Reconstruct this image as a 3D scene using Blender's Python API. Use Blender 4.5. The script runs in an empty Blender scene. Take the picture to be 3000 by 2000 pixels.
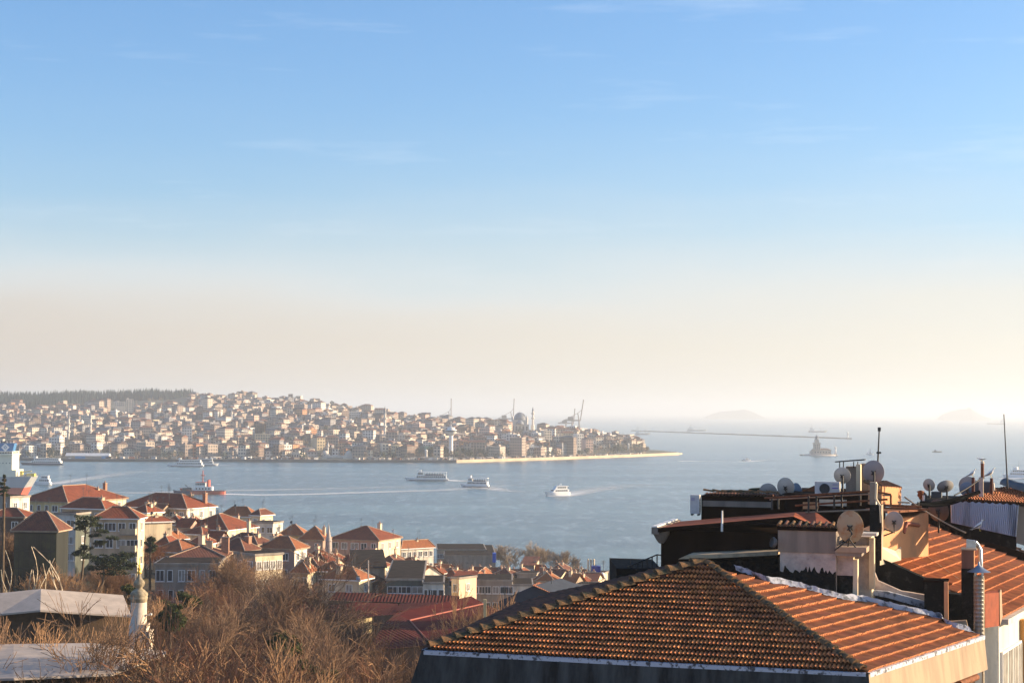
import bpy, bmesh, math, random
from mathutils import Vector, Matrix, noise
R = math.radians
sc = bpy.context.scene
COL = sc.collection

# ------------------------------------------------------------------ camera
F = 5200.0                     # focal length in photo pixels (photo 3000 x 2000)
CAMZ = 55.0
cd = bpy.data.cameras.new('camera')
cd.sensor_width = 36.0
cd.lens = F / 3000.0 * 36.0
cd.clip_start = 0.5
cd.clip_end = 200000.0
cam = bpy.data.objects.new('camera', cd)
COL.objects.link(cam)
ROLL = R(-0.34)
PITCH = math.atan(205.0 / F)
cam.matrix_world = Matrix.Translation((0, 0, CAMZ)) @ Matrix.Rotation(R(90) + PITCH, 4, 'X') @ Matrix.Rotation(-ROLL, 4, 'Z')
sc.camera = cam
CM = cam.matrix_world.to_3x3()
C0 = Vector((0, 0, CAMZ))


def ray(x, y):
    return (CM @ Vector(((x - 1500.0) / F, (1000.0 - y) / F, -1.0)))


def P(x, y, Y):
    """the world point seen at photo pixel (x, y) that is Y metres ahead of the viewpoint"""
    r = ray(x, y)
    return C0 + r * (Y / r.y)


def G(x, y, z=0.0):
    r = ray(x, y)
    return C0 + r * ((z - CAMZ) / r.z)


def on_plane(x, y, a, n):
    r = ray(x, y)
    return C0 + r * ((a - C0).dot(n) / r.dot(n))


# ------------------------------------------------------------------ sky, sun, exposure
SUN_AZ = R(80)     # from the viewing direction towards the right
SUN_EL = R(13.5)
w = bpy.data.worlds.new('World')
sc.world = w
w.use_nodes = True
nt = w.node_tree
nt.nodes.clear()
out = nt.nodes.new('ShaderNodeOutputWorld')
bg = nt.nodes.new('ShaderNodeBackground')
sky = nt.nodes.new('ShaderNodeTexSky')
sky.sky_type = 'NISHITA'
sky.sun_disc = False
sky.sun_elevation = SUN_EL
sky.sun_rotation = SUN_AZ
sky.altitude = 50
sky.air_density = 1.0
sky.dust_density = 1.2
sky.ozone_density = 2.2
tc = nt.nodes.new('ShaderNodeTexCoord')
sep = nt.nodes.new('ShaderNodeSeparateXYZ')
nt.links.new(tc.outputs['Generated'], sep.inputs[0])
# a belt of low haze in the sky: density falls off with height above the horizon
ramp = nt.nodes.new('ShaderNodeValToRGB')
cr = ramp.color_ramp
cr.interpolation = 'B_SPLINE'
cr.elements[0].position = 0.0
cr.elements[0].color = (1, 1, 1, 1)
cr.elements[1].position = 0.24
cr.elements[1].color = (0, 0, 0, 1)
for pos, v in ((0.04, 1.0), (0.062, 0.93), (0.080, 0.74), (0.100, 0.42), (0.125, 0.16), (0.17, 0.03)):
    e = cr.elements.new(pos)
    e.color = (v, v, v, 1)
# faint streaks of high cloud
mp = nt.nodes.new('ShaderNodeMapping')
mp.inputs['Scale'].default_value = (5, 5, 46)
mp.inputs['Rotation'].default_value = (0, R(-5), 0)
nz = nt.nodes.new('ShaderNodeTexNoise')
nz.inputs['Scale'].default_value = 1.6
nz.inputs['Detail'].default_value = 7
nz.inputs['Roughness'].default_value = 0.6
nt.links.new(tc.outputs['Generated'], mp.inputs[0])
nt.links.new(mp.outputs[0], nz.inputs['Vector'])
cl = nt.nodes.new('ShaderNodeMapRange')
cl.inputs['From Min'].default_value = 0.58
cl.inputs['From Max'].default_value = 0.9
cl.inputs['To Max'].default_value = 0.32
nt.links.new(nz.outputs['Fac'], cl.inputs['Value'])
mixc = nt.nodes.new('ShaderNodeMix')
mixc.data_type = 'RGBA'
nt.links.new(cl.outputs[0], mixc.inputs['Factor'])
mixc.inputs['B'].default_value = (6.2, 7.0, 8.0, 1)
# warm haze, brighter towards the sun
hz = nt.nodes.new('ShaderNodeMapRange')
hz.inputs['From Min'].default_value = -0.45
hz.inputs['From Max'].default_value = 0.32
nt.links.new(sep.outputs['X'], hz.inputs['Value'])
hcol = nt.nodes.new('ShaderNodeMix')
hcol.data_type = 'RGBA'
hcol.inputs['A'].default_value = (4.6, 3.95, 3.35, 1)
hcol.inputs['B'].default_value = (6.2, 6.0, 5.2, 1)
nt.links.new(hz.outputs[0], hcol.inputs['Factor'])
mix = nt.nodes.new('ShaderNodeMix')
mix.data_type = 'RGBA'
mp2 = nt.nodes.new('ShaderNodeMapping')
mp2.inputs['Scale'].default_value = (2.2, 2.2, 14)
mp2.inputs['Rotation'].default_value = (0, R(4), 0)
nz2 = nt.nodes.new('ShaderNodeTexNoise')
nz2.inputs['Scale'].default_value = 1.5
nz2.inputs['Detail'].default_value = 4
nt.links.new(tc.outputs['Generated'], mp2.inputs[0])
nt.links.new(mp2.outputs[0], nz2.inputs['Vector'])
ma = nt.nodes.new('ShaderNodeMath'); ma.operation = 'MULTIPLY_ADD'
ma.inputs[1].default_value = 0.05
ma.inputs[2].default_value = -0.025
nt.links.new(nz2.outputs['Fac'], ma.inputs[0])
mz = nt.nodes.new('ShaderNodeMath'); mz.operation = 'ADD'
nt.links.new(ma.outputs[0], mz.inputs[0]); nt.links.new(sep.outputs['Z'], mz.inputs[1])
nt.links.new(mz.outputs[0], ramp.inputs[0])
# below the white top of the haze lies a dustier peach layer
lay = nt.nodes.new('ShaderNodeMapRange'); lay.interpolation_type = 'SMOOTHSTEP'
lay.inputs['From Min'].default_value = 0.030
lay.inputs['From Max'].default_value = 0.090
nt.links.new(mz.outputs[0], lay.inputs['Value'])
wmix = nt.nodes.new('ShaderNodeMix'); wmix.data_type = 'RGBA'
nt.links.new(lay.outputs[0], wmix.inputs['Factor'])
nt.links.new(hcol.outputs['Result'], wmix.inputs['A'])
wmix.inputs['B'].default_value = (5.6, 5.75, 5.8, 1)
nt.links.new(ramp.outputs[0], mix.inputs['Factor'])
tint = nt.nodes.new('ShaderNodeMix')
tint.data_type = 'RGBA'
tint.blend_type = 'MULTIPLY'
tint.inputs['Factor'].default_value = 1.0
tint.inputs['B'].default_value = (0.72, 1.22, 1.9, 1)
nt.links.new(sky.outputs[0], tint.inputs['A'])
# the air around the sun stays warm and pale
dotn = nt.nodes.new('ShaderNodeVectorMath'); dotn.operation = 'DOT_PRODUCT'
nt.links.new(tc.outputs['Generated'], dotn.inputs[0])
dotn.inputs[1].default_value = (math.sin(SUN_AZ) * math.cos(SUN_EL), math.cos(SUN_AZ) * math.cos(SUN_EL), math.sin(SUN_EL))
glow = nt.nodes.new('ShaderNodeMapRange')
glow.inputs['From Min'].default_value = 0.45
glow.inputs['From Max'].default_value = 1.0
nt.links.new(dotn.outputs['Value'], glow.inputs['Value'])
gmix = nt.nodes.new('ShaderNodeMix'); gmix.data_type = 'RGBA'
gmix.inputs['A'].default_value = (0.94, 1.30, 1.70, 1)
gmix.inputs['B'].default_value = (1.5, 1.35, 1.1, 1)
nt.links.new(glow.outputs[0], gmix.inputs['Factor'])
nt.links.new(gmix.outputs['Result'], tint.inputs['B'])
nt.links.new(tint.outputs['Result'], mixc.inputs['A'])
nt.links.new(mixc.outputs['Result'], mix.inputs['A'])
nt.links.new(wmix.outputs['Result'], mix.inputs['B'])
nt.links.new(mix.outputs['Result'], bg.inputs['Color'])
bg.inputs['Strength'].default_value = 0.0595
nt.links.new(bg.outputs[0], out.inputs[0])
SUNV = Vector((math.sin(SUN_AZ) * math.cos(SUN_EL), math.cos(SUN_AZ) * math.cos(SUN_EL), math.sin(SUN_EL)))
sl = bpy.data.lights.new('sun', 'SUN')
sl.energy = 4.3
sl.angle = R(0.6)
sl.color = (1.0, 0.78, 0.53)
so = bpy.data.objects.new('sun', sl)
so.rotation_euler = SUNV.to_track_quat('Z', 'Y').to_euler()
so.location = (0, 0, 300)
COL.objects.link(so)
vs = sc.view_settings
vs.view_transform = 'Standard'
vs.look = 'None'
vs.exposure = 1.3
vs.gamma = 1.0
sc.cycles.use_denoising = True
sc.cycles.max_bounces = 5
sc.cycles.diffuse_bounces = 2
sc.cycles.glossy_bounces = 2
sc.cycles.transparent_max_bounces = 16
sc.cycles.volume_bounces = 3

# ------------------------------------------------------------------ helpers
rnd = random.Random(7)


def tag(o, label=None, cat=None, group=None, kind=None):
    if label: o['label'] = label
    if cat: o['category'] = cat
    if group: o['group'] = group
    if kind: o['kind'] = kind
    return o


def empty(name, loc, label=None, cat=None, group=None, rz=0.0):
    o = bpy.data.objects.new(name, None)
    o.empty_display_size = 0.5
    COL.objects.link(o)
    o.location = loc
    o.rotation_euler = (0, 0, rz)
    return tag(o, label, cat, group)


class MB:
    """collects geometry; build() links it as one mesh object"""
    def __init__(s):
        s.v = []; s.f = []; s.m = []; s.mats = []; s.sm = []

    def mi(s, mat):
        if mat not in s.mats: s.mats.append(mat)
        return s.mats.index(mat)

    def poly(s, pts, mat, smooth=False):
        b = len(s.v)
        s.v += [tuple(p) for p in pts]
        s.f.append(tuple(range(b, b + len(pts))))
        s.m.append(s.mi(mat)); s.sm.append(smooth)

    def mesh(s, vs, fs, mat, smooth=False):
        b = len(s.v)
        s.v += [tuple(p) for p in vs]
        k = s.mi(mat)
        for f in fs:
            s.f.append(tuple(b + i for i in f)); s.m.append(k); s.sm.append(smooth)

    def box(s, c, size, mat, rz=0.0, M=None):
        hx, hy, hz = size[0] / 2, size[1] / 2, size[2] / 2
        vs = [Vector((x, y, z)) for z in (-hz, hz) for y in (-hy, hy) for x in (-hx, hx)]
        if M is None: M = Matrix.Rotation(rz, 3, 'Z')
        vs = [M @ v + Vector(c) for v in vs]
        s.mesh(vs, [(0, 2, 3, 1), (4, 5, 7, 6), (0, 1, 5, 4), (2, 6, 7, 3), (0, 4, 6, 2), (1, 3, 7, 5)], mat)

    def b6(s, x0, y0, z0, x1, y1, z1, mat):
        s.box(((x0 + x1) / 2, (y0 + y1) / 2, (z0 + z1) / 2), (x1 - x0, y1 - y0, z1 - z0), mat)

    def tube(s, pts, r, mat, n=8, r1=None, cap=True, smooth=True):
        pts = [Vector(p) for p in pts]
        vs = []; fs = []
        N = len(pts)
        for i, p in enumerate(pts):
            d = (pts[min(i + 1, N - 1)] - pts[max(i - 1, 0)]).normalized()
            a = d.orthogonal().normalized() if abs(d.z) > .95 else d.cross(Vector((0, 0, 1))).normalized()
            b = d.cross(a)
            rr = r if r1 is None else r + (r1 - r) * i / (N - 1)
            for k in range(n):
                t = 2 * math.pi * k / n
                vs.append(p + a * (rr * math.cos(t)) + b * (rr * math.sin(t)))
        for i in range(N - 1):
            for k in range(n):
                k2 = (k + 1) % n
                fs.append((i * n + k, i * n + k2, (i + 1) * n + k2, (i + 1) * n + k))
        s.mesh(vs, fs, mat, smooth)
        if cap:
            s.mesh(vs[:n], [tuple(range(n))[::-1]], mat)
            s.mesh(vs[-n:], [tuple(range(n))], mat)

    def lathe(s, c, prof, mat, n=16, smooth=True, M=None):
        c = Vector(c); vs = []; fs = []
        for (r, z) in prof:
            for k in range(n):
                t = 2 * math.pi * k / n
                v = Vector((r * math.cos(t), r * math.sin(t), z))
                vs.append(c + (M @ v if M else v))
        for i in range(len(prof) - 1):
            for k in range(n):
                k2 = (k + 1) % n
                fs.append((i * n + k, i * n + k2, (i + 1) * n + k2, (i + 1) * n + k))
        s.mesh(vs, fs, mat, smooth)

    def ext(s, pts, d, mat):
        """a polygon extruded along d"""
        pts = [Vector(p) for p in pts]; d = Vector(d)
        n = len(pts)
        nn = Vector((0, 0, 0))
        for i in range(n):
            nn += pts[i].cross(pts[(i + 1) % n])
        if nn.dot(d) > 0: pts = pts[::-1]
        s.mesh(pts + [p + d for p in pts],
               [tuple(range(n)), tuple(range(2 * n - 1, n - 1, -1))] +
               [(i, i + n, (i + 1) % n + n, (i + 1) % n) for i in range(n)], mat)

    def data(s, name):
        me = bpy.data.meshes.new(name)
        me.from_pydata(s.v, [], s.f)
        for m in s.mats: me.materials.append(m)
        me.polygons.foreach_set('material_index', s.m)
        me.polygons.foreach_set('use_smooth', s.sm)
        me.update()
        return me

    def build(s, name, parent=None, label=None, cat=None, group=None, kind=None):
        o = bpy.data.objects.new(name, s.data(name))
        COL.objects.link(o)
        if parent is not None:
            o.parent = parent
            # vertices are given in the parent's own frame
        return tag(o, label, cat, group, kind)


def to_local(o, root):
    """vertices were written in world space: bring them into the root's frame"""
    o.data.transform(root.matrix_basis.inverted())
    return o


def base_at(o):
    """move a one-mesh thing's origin to its base"""
    me = o.data
    n = len(me.vertices)
    if not n: return o
    xs = [v.co.x for v in me.vertices]; ys = [v.co.y for v in me.vertices]; zs = [v.co.z for v in me.vertices]
    c = Vector(((min(xs) + max(xs)) / 2, (min(ys) + max(ys)) / 2, min(zs)))
    me.transform(Matrix.Translation(-c))
    o.location = c
    return o


def node(nt, t, **kw):
    n = nt.nodes.new(t)
    for k, v in kw.items():
        if k in n.inputs: n.inputs[k].default_value = v
        else: setattr(n, k, v)
    return n


MATS = {}


def mat(name, col, rough=0.8, var=0.0, scale=1.0, col2=None, bump=0.0, bscale=None, metal=0.0, streak=False, spec=0.3, thr=(0.35, 0.65), detail=5, attr=None):
    """procedural material: base colour varied by noise, optional vertical streaks, bump"""
    if name in MATS: return MATS[name]
    m = bpy.data.materials.new(name)
    m.use_nodes = True
    t = m.node_tree
    bs = t.nodes['Principled BSDF']
    bs.inputs['Roughness'].default_value = rough
    bs.inputs['Metallic'].default_value = metal
    bs.inputs['Specular IOR Level'].default_value = spec
    c = tuple(col) + (1,)
    bs.inputs['Base Color'].default_value = c
    tcn = node(t, 'ShaderNodeTexCoord')
    src = tcn.outputs['Object']
    if streak:
        mpn = node(t, 'ShaderNodeMapping')
        mpn.inputs['Scale'].default_value = (1, 1, 0.12)
        t.links.new(src, mpn.inputs[0])
        src = mpn.outputs[0]
    if col2 is None and var > 0:
        col2 = tuple(max(0, x * (1 - var)) for x in col)
        c = tuple(min(1, x * (1 + var * .6)) for x in col) + (1,)
    last = None
    if col2 is not None:
        n = node(t, 'ShaderNodeTexNoise')
        n.inputs['Scale'].default_value = scale
        n.inputs['Detail'].default_value = detail
        n.inputs['Roughness'].default_value = 0.62
        t.links.new(src, n.inputs['Vector'])
        mr = node(t, 'ShaderNodeMapRange')
        mr.inputs['From Min'].default_value = thr[0]
        mr.inputs['From Max'].default_value = thr[1]
        t.links.new(n.outputs['Fac'], mr.inputs['Value'])
        mx = node(t, 'ShaderNodeMix', data_type='RGBA')
        mx.inputs['A'].default_value = c
        mx.inputs['B'].default_value = tuple(col2) + (1,)
        t.links.new(mr.outputs[0], mx.inputs['Factor'])
        last = mx.outputs['Result']
    if attr:
        at = node(t, 'ShaderNodeAttribute', attribute_name=attr)
        m2 = node(t, 'ShaderNodeMix', data_type='RGBA', blend_type='MULTIPLY')
        m2.inputs['Factor'].default_value = 1.0
        if last is not None: t.links.new(last, m2.inputs['A'])
        else: m2.inputs['A'].default_value = c
        t.links.new(at.outputs['Color'], m2.inputs['B'])
        last = m2.outputs['Result']
    if last is not None: t.links.new(last, bs.inputs['Base Color'])
    if bump:
        n2 = node(t, 'ShaderNodeTexNoise')
        n2.inputs['Scale'].default_value = bscale or scale * 4
        n2.inputs['Detail'].default_value = 4
        t.links.new(tcn.outputs['Object'], n2.inputs['Vector'])
        bn = node(t, 'ShaderNodeBump')
        bn.inputs['Strength'].default_value = bump
        bn.inputs['Distance'].default_value = 0.05
        t.links.new(n2.outputs['Fac'], bn.inputs['Height'])
        t.links.new(bn.outputs[0], bs.inputs['Normal'])
    MATS[name] = m
    return m

# ------------------------------------------------------------------ the strait
def water_material():
    m = bpy.data.materials.new('sea_water')
    m.use_nodes = True
    t = m.node_tree
    bs = t.nodes['Principled BSDF']
    bs.inputs['Roughness'].default_value = 0.22
    bs.inputs['IOR'].default_value = 1.42
    g = node(t, 'ShaderNodeNewGeometry')
    # broad slicks and currents
    mp = node(t, 'ShaderNodeMapping'); mp.inputs['Scale'].default_value = (0.003, 0.010, 1); mp.inputs['Rotation'].default_value = (0, 0, R(8))
    t.links.new(g.outputs['Position'], mp.inputs[0])
    n = node(t, 'ShaderNodeTexNoise', Scale=1.0, Detail=6.0)
    t.links.new(mp.outputs[0], n.inputs['Vector'])
    mr = node(t, 'ShaderNodeMapRange'); mr.inputs['From Min'].default_value = 0.42; mr.inputs['From Max'].default_value = 0.66
    t.links.new(n.outputs['Fac'], mr.inputs['Value'])
    mx = node(t, 'ShaderNodeMix', data_type='RGBA')
    mx.inputs['A'].default_value = (0.028, 0.085, 0.098, 1)
    mx.inputs['B'].default_value = (0.10, 0.19, 0.195, 1)
    t.links.new(mr.outputs[0], mx.inputs['Factor'])
    # small wave crests; the light they catch is painted as paler colour
    mp2 = node(t, 'ShaderNodeMapping'); mp2.inputs['Scale'].default_value = (0.11, 0.024, 1)
    t.links.new(g.outputs['Position'], mp2.inputs[0])
    n2 = node(t, 'ShaderNodeTexNoise', Scale=1.0, Detail=7.0, Roughness=0.75)
    t.links.new(mp2.outputs[0], n2.inputs['Vector'])
    mr2 = node(t, 'ShaderNodeMapRange'); mr2.inputs['From Min'].default_value = 0.50; mr2.inputs['From Max'].default_value = 0.78
    mr2.inputs['To Max'].default_value = 0.85
    t.links.new(n2.outputs['Fac'], mr2.inputs['Value'])
    mx2 = node(t, 'ShaderNodeMix', data_type='RGBA')
    t.links.new(mr2.outputs[0], mx2.inputs['Factor'])
    t.links.new(mx.outputs['Result'], mx2.inputs['A'])
    mx2.inputs['B'].default_value = (0.36, 0.45, 0.48, 1)
    t.links.new(mx2.outputs['Result'], bs.inputs['Base Color'])
    mp3 = node(t, 'ShaderNodeMapping'); mp3.inputs['Scale'].default_value = (0.06, 0.10, 1)
    t.links.new(g.outputs['Position'], mp3.inputs[0])
    n3 = node(t, 'ShaderNodeTexNoise', Scale=1.0, Detail=9.0, Roughness=0.72)
    t.links.new(mp3.outputs[0], n3.inputs['Vector'])
    b = node(t, 'ShaderNodeBump'); b.inputs['Strength'].default_value = 1.0; b.inputs['Distance'].default_value = 1.1
    t.links.new(n3.outputs['Fac'], b.inputs['Height'])
    spy = node(t, 'ShaderNodeSeparateXYZ'); t.links.new(g.outputs['Position'], spy.inputs[0])
    cal = node(t, 'ShaderNodeMapRange'); cal.inputs['From Min'].default_value = 1300; cal.inputs['From Max'].default_value = 4500; cal.inputs['To Min'].default_value = 1.0; cal.inputs['To Max'].default_value = .22
    t.links.new(spy.outputs['Y'], cal.inputs['Value']); t.links.new(cal.outputs[0], b.inputs['Strength'])
    t.links.new(b.outputs[0], bs.inputs['Normal'])
    return m


WATER = water_material()
m = MB()
m.poly([(-40000, 500, 0), (60000, 500, 0), (60000, 95000, 0), (-40000, 95000, 0)], WATER)
m.build('water', kind='structure')


def foam_material():
    m = bpy.data.materials.new('foam')
    m.use_nodes = True
    t = m.node_tree
    bs = t.nodes['Principled BSDF']
    bs.inputs['Base Color'].default_value = (0.78, 0.8, 0.8, 1)
    bs.inputs['Roughness'].default_value = 0.7
    at = node(t, 'ShaderNodeAttribute', attribute_name='fade')
    g = node(t, 'ShaderNodeNewGeometry')
    mp = node(t, 'ShaderNodeMapping'); mp.inputs['Scale'].default_value = (0.05, 0.16, 1)
    t.links.new(g.outputs['Position'], mp.inputs[0])
    n = node(t, 'ShaderNodeTexNoise', Scale=1.0, Detail=6.0, Roughness=0.7)
    t.links.new(mp.outputs[0], n.inputs['Vector'])
    a = node(t, 'ShaderNodeMath', operation='MULTIPLY_ADD'); a.inputs[1].default_value = 2.0; a.inputs[2].default_value = -.75
    t.links.new(n.outputs['Fac'], a.inputs[0])
    b = node(t, 'ShaderNodeMath', operation='ADD', use_clamp=False)
    t.links.new(a.outputs[0], b.inputs[0]); t.links.new(at.outputs['Fac'], b.inputs[1])
    c = node(t, 'ShaderNodeMath', operation='MULTIPLY', use_clamp=True)
    t.links.new(b.outputs[0], c.inputs[0]); t.links.new(at.outputs['Fac'], c.inputs[1])
    t.links.new(c.outputs[0], bs.inputs['Alpha'])
    return m


FOAM = foam_material()


def wake(pts, label, z=0.12):
    """pts: (photo x, photo y, half width in metres, strength) along the track, on the water"""
    vs = []; fs = []; fade = []
    P3 = [G(x, y, z) for x, y, w_, s_ in pts]
    # resample
    rows = []
    for i in range(len(pts) - 1):
        for k in range(8):
            t = k / 8
            rows.append((P3[i].lerp(P3[i + 1], t), pts[i][2] * (1 - t) + pts[i + 1][2] * t, pts[i][3] * (1 - t) + pts[i + 1][3] * t))
    rows.append((P3[-1], pts[-1][2], pts[-1][3]))
    n = 7
    for i, (p, hw, s) in enumerate(rows):
        a = rows[max(0, i - 1)][0]; b = rows[min(len(rows) - 1, i + 1)][0]
        d = (b - a).normalized(); q = Vector((-d.y, d.x, 0))
        for k in range(n):
            u = -1 + 2 * k / (n - 1)
            vs.append(p + q * (u * hw * 2.4)); fade.append(s * max(0, 1 - abs(u) ** 1.6))
    for i in range(len(rows) - 1):
        for k in range(n - 1):
            fs.append((i * n + k, i * n + k + 1, (i + 1) * n + k + 1, (i + 1) * n + k))
    mb = MB(); mb.mesh(vs, fs, FOAM)
    me = mb.data('wake')
    at = me.attributes.new('fade', 'FLOAT', 'POINT')
    at.data.foreach_set('value', fade)
    o = bpy.data.objects.new('boat_wake', me); COL.objects.link(o)
    return tag(o, label, None, None, 'stuff')


wake([(655, 1446, 5, 1.0), (760, 1449, 5, 1.0), (900, 1447, 5, .85), (1080, 1441, 6, .75), (1300, 1435, 7, .6), (1420, 1425, 8, .4), (1500, 1418, 8, .2)], 'long white foam trail behind the red tug')
wake([(280, 1441, 5, .3), (420, 1443, 7, .6), (660, 1436, 9, .55), (900, 1432, 10, .45), (1150, 1426, 10, .35), (1350, 1420, 10, .2)], 'broad pale foam streak on the strait beyond the red tug')
wake([(128, 1418, 3, 1.0), (160, 1416, 4, .9), (230, 1405, 6, .7), (320, 1392, 7, .5), (420, 1378, 8, .25)], 'diagonal foam trail behind the small white boat by the cargo ship')
wake([(1312, 1405, 4, 1.0), (1345, 1408, 5, .9), (1400, 1409, 5, .5), (1500, 1412, 6, .3)], 'short foam trail behind the long white ferry')
wake([(1392, 1426, 5, 1.0), (1425, 1427, 6, 1.0), (1470, 1436, 6, .55), (1540, 1441, 6, .3)], 'churned foam behind the small open passenger boat')
wake([(1605, 1452, 3, .8), (1640, 1452, 5, 1.0), (1675, 1447, 6, .9), (1720, 1438, 7, .6), (1800, 1425, 9, .4), (1900, 1416, 10, .2)], 'foam trail behind the white motor yacht')
wake([(1990, 1350, 5, 1.0), (2020, 1350, 5, 1.0), (2070, 1351, 4, .7), (2180, 1350, 3, .3)], 'thin white foam line left by a fast boat off the point')
wake([(2172, 1352, 4, 1.0), (2196, 1351, 4, 1.0), (2250, 1347, 4, .4)], 'foam around the small white speedboat')
wake([(2940, 1402, 5, .8), (2975, 1400, 6, 1.0), (3040, 1396, 6, 1.0)], 'foam around the passenger boat at the right edge')
wake([(628, 1362, 4, .7), (660, 1363, 5, .5), (720, 1362, 6, .25)], 'foam behind the ferries off the far quay')

# ------------------------------------------------------------------ terrain
def lerp_list(L, x):
    if x <= L[0][0]: return L[0][1]
    for (a, b), (c, d) in zip(L, L[1:]):
        if x <= c: return b + (d - b) * (x - a) / (c - a)
    return L[-1][1]


def yhor(u): return 1205 + 0.0059 * (u - 1500)


SHORE = [(-400, 1345), (0, 1346), (190, 1350), (640, 1351), (1340, 1354), (1600, 1346), (1850, 1337), (1990, 1331)]
RIDGED = [(-400, 3500), (600, 3400), (1000, 3000), (1300, 2800), (1500, 2720), (1700, 2600), (1850, 2430), (1990, 2400)]
SKYL = [(-400, 1185), (0, 1178), (150, 1176), (400, 1170), (560, 1164), (600, 1162), (700, 1163), (850, 1171), (950, 1181), (1010, 1196), (1040, 1206),
        (1080, 1199), (1120, 1212), (1200, 1226), (1300, 1236), (1400, 1242), (1500, 1252), (1600, 1262), (1700, 1268), (1760, 1283), (1850, 1294),
        (1880, 1316), (1930, 1325), (1990, 1329)]


def shore_d(u): return CAMZ * F / (lerp_list(SHORE, u) - yhor(u))


def far_pt(u, t):
    """t = 0 at the quay edge, 1 at the ridge; beyond 1 the land falls away"""
    d0 = shore_d(u); d1 = max(d0 + 45, lerp_list(RIDGED, u))
    zr = CAMZ + (yhor(u) - lerp_list(SKYL, u)) * d1 / F
    Y = d0 + (d1 - d0) * t
    z0 = 2.2
    if t <= 1:
        s = 0.0 if t < 0.05 else ((t - 0.05) / 0.95) ** 0.9
        z = z0 + (max(zr, z0 + .5) - z0) * s
        z += 4.0 * noise.noise(Vector((u * 0.012, Y * 0.006, 3))) * min(1, max(0, t - .06) * 4)
    else:
        z = max(zr, z0) - (t - 1) * (zr + 5)
    X = (u - 1500) / F * Y
    return Vector((X, Y, z))


HILLM = mat('hillside_earth', (0.16, 0.145, 0.11), 0.95, col2=(0.07, 0.085, 0.05), scale=0.02)
m = MB()
us = list(range(-400, 1991, 15)); ts = [0, .02, .05, .1, .15, .2, .27, .34, .42, .5, .58, .66, .74, .82, .9, 1, 1.08, 1.5, 2.05]
vs_ = [far_pt(u, t) for u in us for t in ts]
n = len(ts)
m.mesh(vs_, [(i * n + k, (i + 1) * n + k, (i + 1) * n + k + 1, i * n + k + 1) for i in range(len(us) - 1) for k in range(n - 1)], HILLM, True)
m.build('far_hillside', kind='structure')

# quay walls along the far shore
QD = mat('dark_quay_concrete', (0.10, 0.10, 0.10), 0.9, var=.4, scale=.05)
QL = mat('pale_promenade_stone', (0.56, 0.44, 0.31), 0.9, var=.2, scale=.05)


def quay(name, u0, u1, matq, h, dz=0.0):
    m = MB()
    us = [u0 + (u1 - u0) * i / 40 for i in range(41)]
    for a, b in zip(us, us[1:]):
        p = []
        for u in (a, b):
            Y = shore_d(u)
            X = (u - 1500) / F
            p.append((Vector((X * (Y - 8), Y - 8, 0)), Vector((X * (Y + 3), Y + 3, 0))))
        z0 = Vector((0, 0, -1)); z1 = Vector((0, 0, h))
        m.poly([p[0][0] + z0, p[1][0] + z0, p[1][0] + z1, p[0][0] + z1], matq)
        m.poly([p[0][0] + z1, p[1][0] + z1, p[1][1] + z1, p[0][1] + z1], matq)
    return m.build(name, kind='structure')


quay('quay_wall', -400, 1338, QD, 2.6)
quay('promenade', 1340, 1990, QL, 3.0)
# the low spit that ends the promenade
m = MB()
a = G(1880, 1336, 0); b = G(1992, 1331, 0)
m.ext([a + Vector((0, 0, -1)), b + Vector((0, 0, -1)), b + Vector((0, 0, 1.6)), a + Vector((0, 0, 1.8))], (6, 30, 0), QL)
m.build('stone_spit', kind='structure')

# near hillside under the old town: falls to the water beyond the houses
NG = [(-80, 16), (60, 15), (150, 15), (260, 17.5), (330, 18), (420, 10), (520, 5), (600, 1.6), (640, -2), (700, -6)]
def gz(Y, u=9999):
    k = max(0.0, min(1.0, (830 - u) / 230.0)); k = k * k * (3 - 2 * k)
    return lerp_list(NG, Y) + k * lerp_list([(212, 0), (262, 6.5), (345, 7.5), (440, 0)], Y)


m = MB()
ys_ = [-80, 0, 60, 120, 180, 210, 240, 260, 280, 300, 330, 360, 400, 440, 480, 540, 600, 640, 700]
xs_ = [-260 + 10 * i for i in range(54)]
vs_ = [Vector((x, y, gz(y, (x / max(y, 20)) * F + 1500) + 1.0 * noise.noise(Vector((x * .03, y * .03, 0))))) for y in ys_ for x in xs_]
n = len(xs_)
NEARG = mat('winter_ground', (0.13, 0.085, 0.045), 0.95, col2=(0.045, 0.05, 0.025), scale=.25, bump=.6)
m.mesh(vs_, [(i * n + k, i * n + k + 1, (i + 1) * n + k + 1, (i + 1) * n + k) for i in range(len(ys_) - 1) for k in range(n - 1)], NEARG, True)
m.build('ground', kind='structure')




# distant hill and islands, far out in the haze
ISL = mat('island_scrub', (0.06, 0.08, 0.06), 0.95, var=.3, scale=.01)


def island(name, u0, u1, Y, prof):
    """prof: (photo x, photo y) outline of the summit; base on the sea"""
    m = MB()
    vs = []; fs = []
    N = 40
    us = [u0 + (u1 - u0) * i / N for i in range(N + 1)]
    K = [-1, -.6, -.3, 0, .3, .6, 1]
    for u in us:
        top = P(u, lerp_list(prof, u), Y)
        for k in K:
            h = max(0, top.z) * (1 - abs(k) ** 1.5) * (1 + .08 * noise.noise(Vector((u * .3, k * 3, 0))))
            vs.append(Vector((top.x, Y + k * (u1 - u0) / F * Y * .4, h - 2)))
    n = len(K)
    fs = [(i * n + k, (i + 1) * n + k, (i + 1) * n + k + 1, i * n + k + 1) for i in range(N) for k in range(n - 1)]
    m.mesh(vs, fs, ISL, True)
    return m.build(name, kind='structure')


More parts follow.
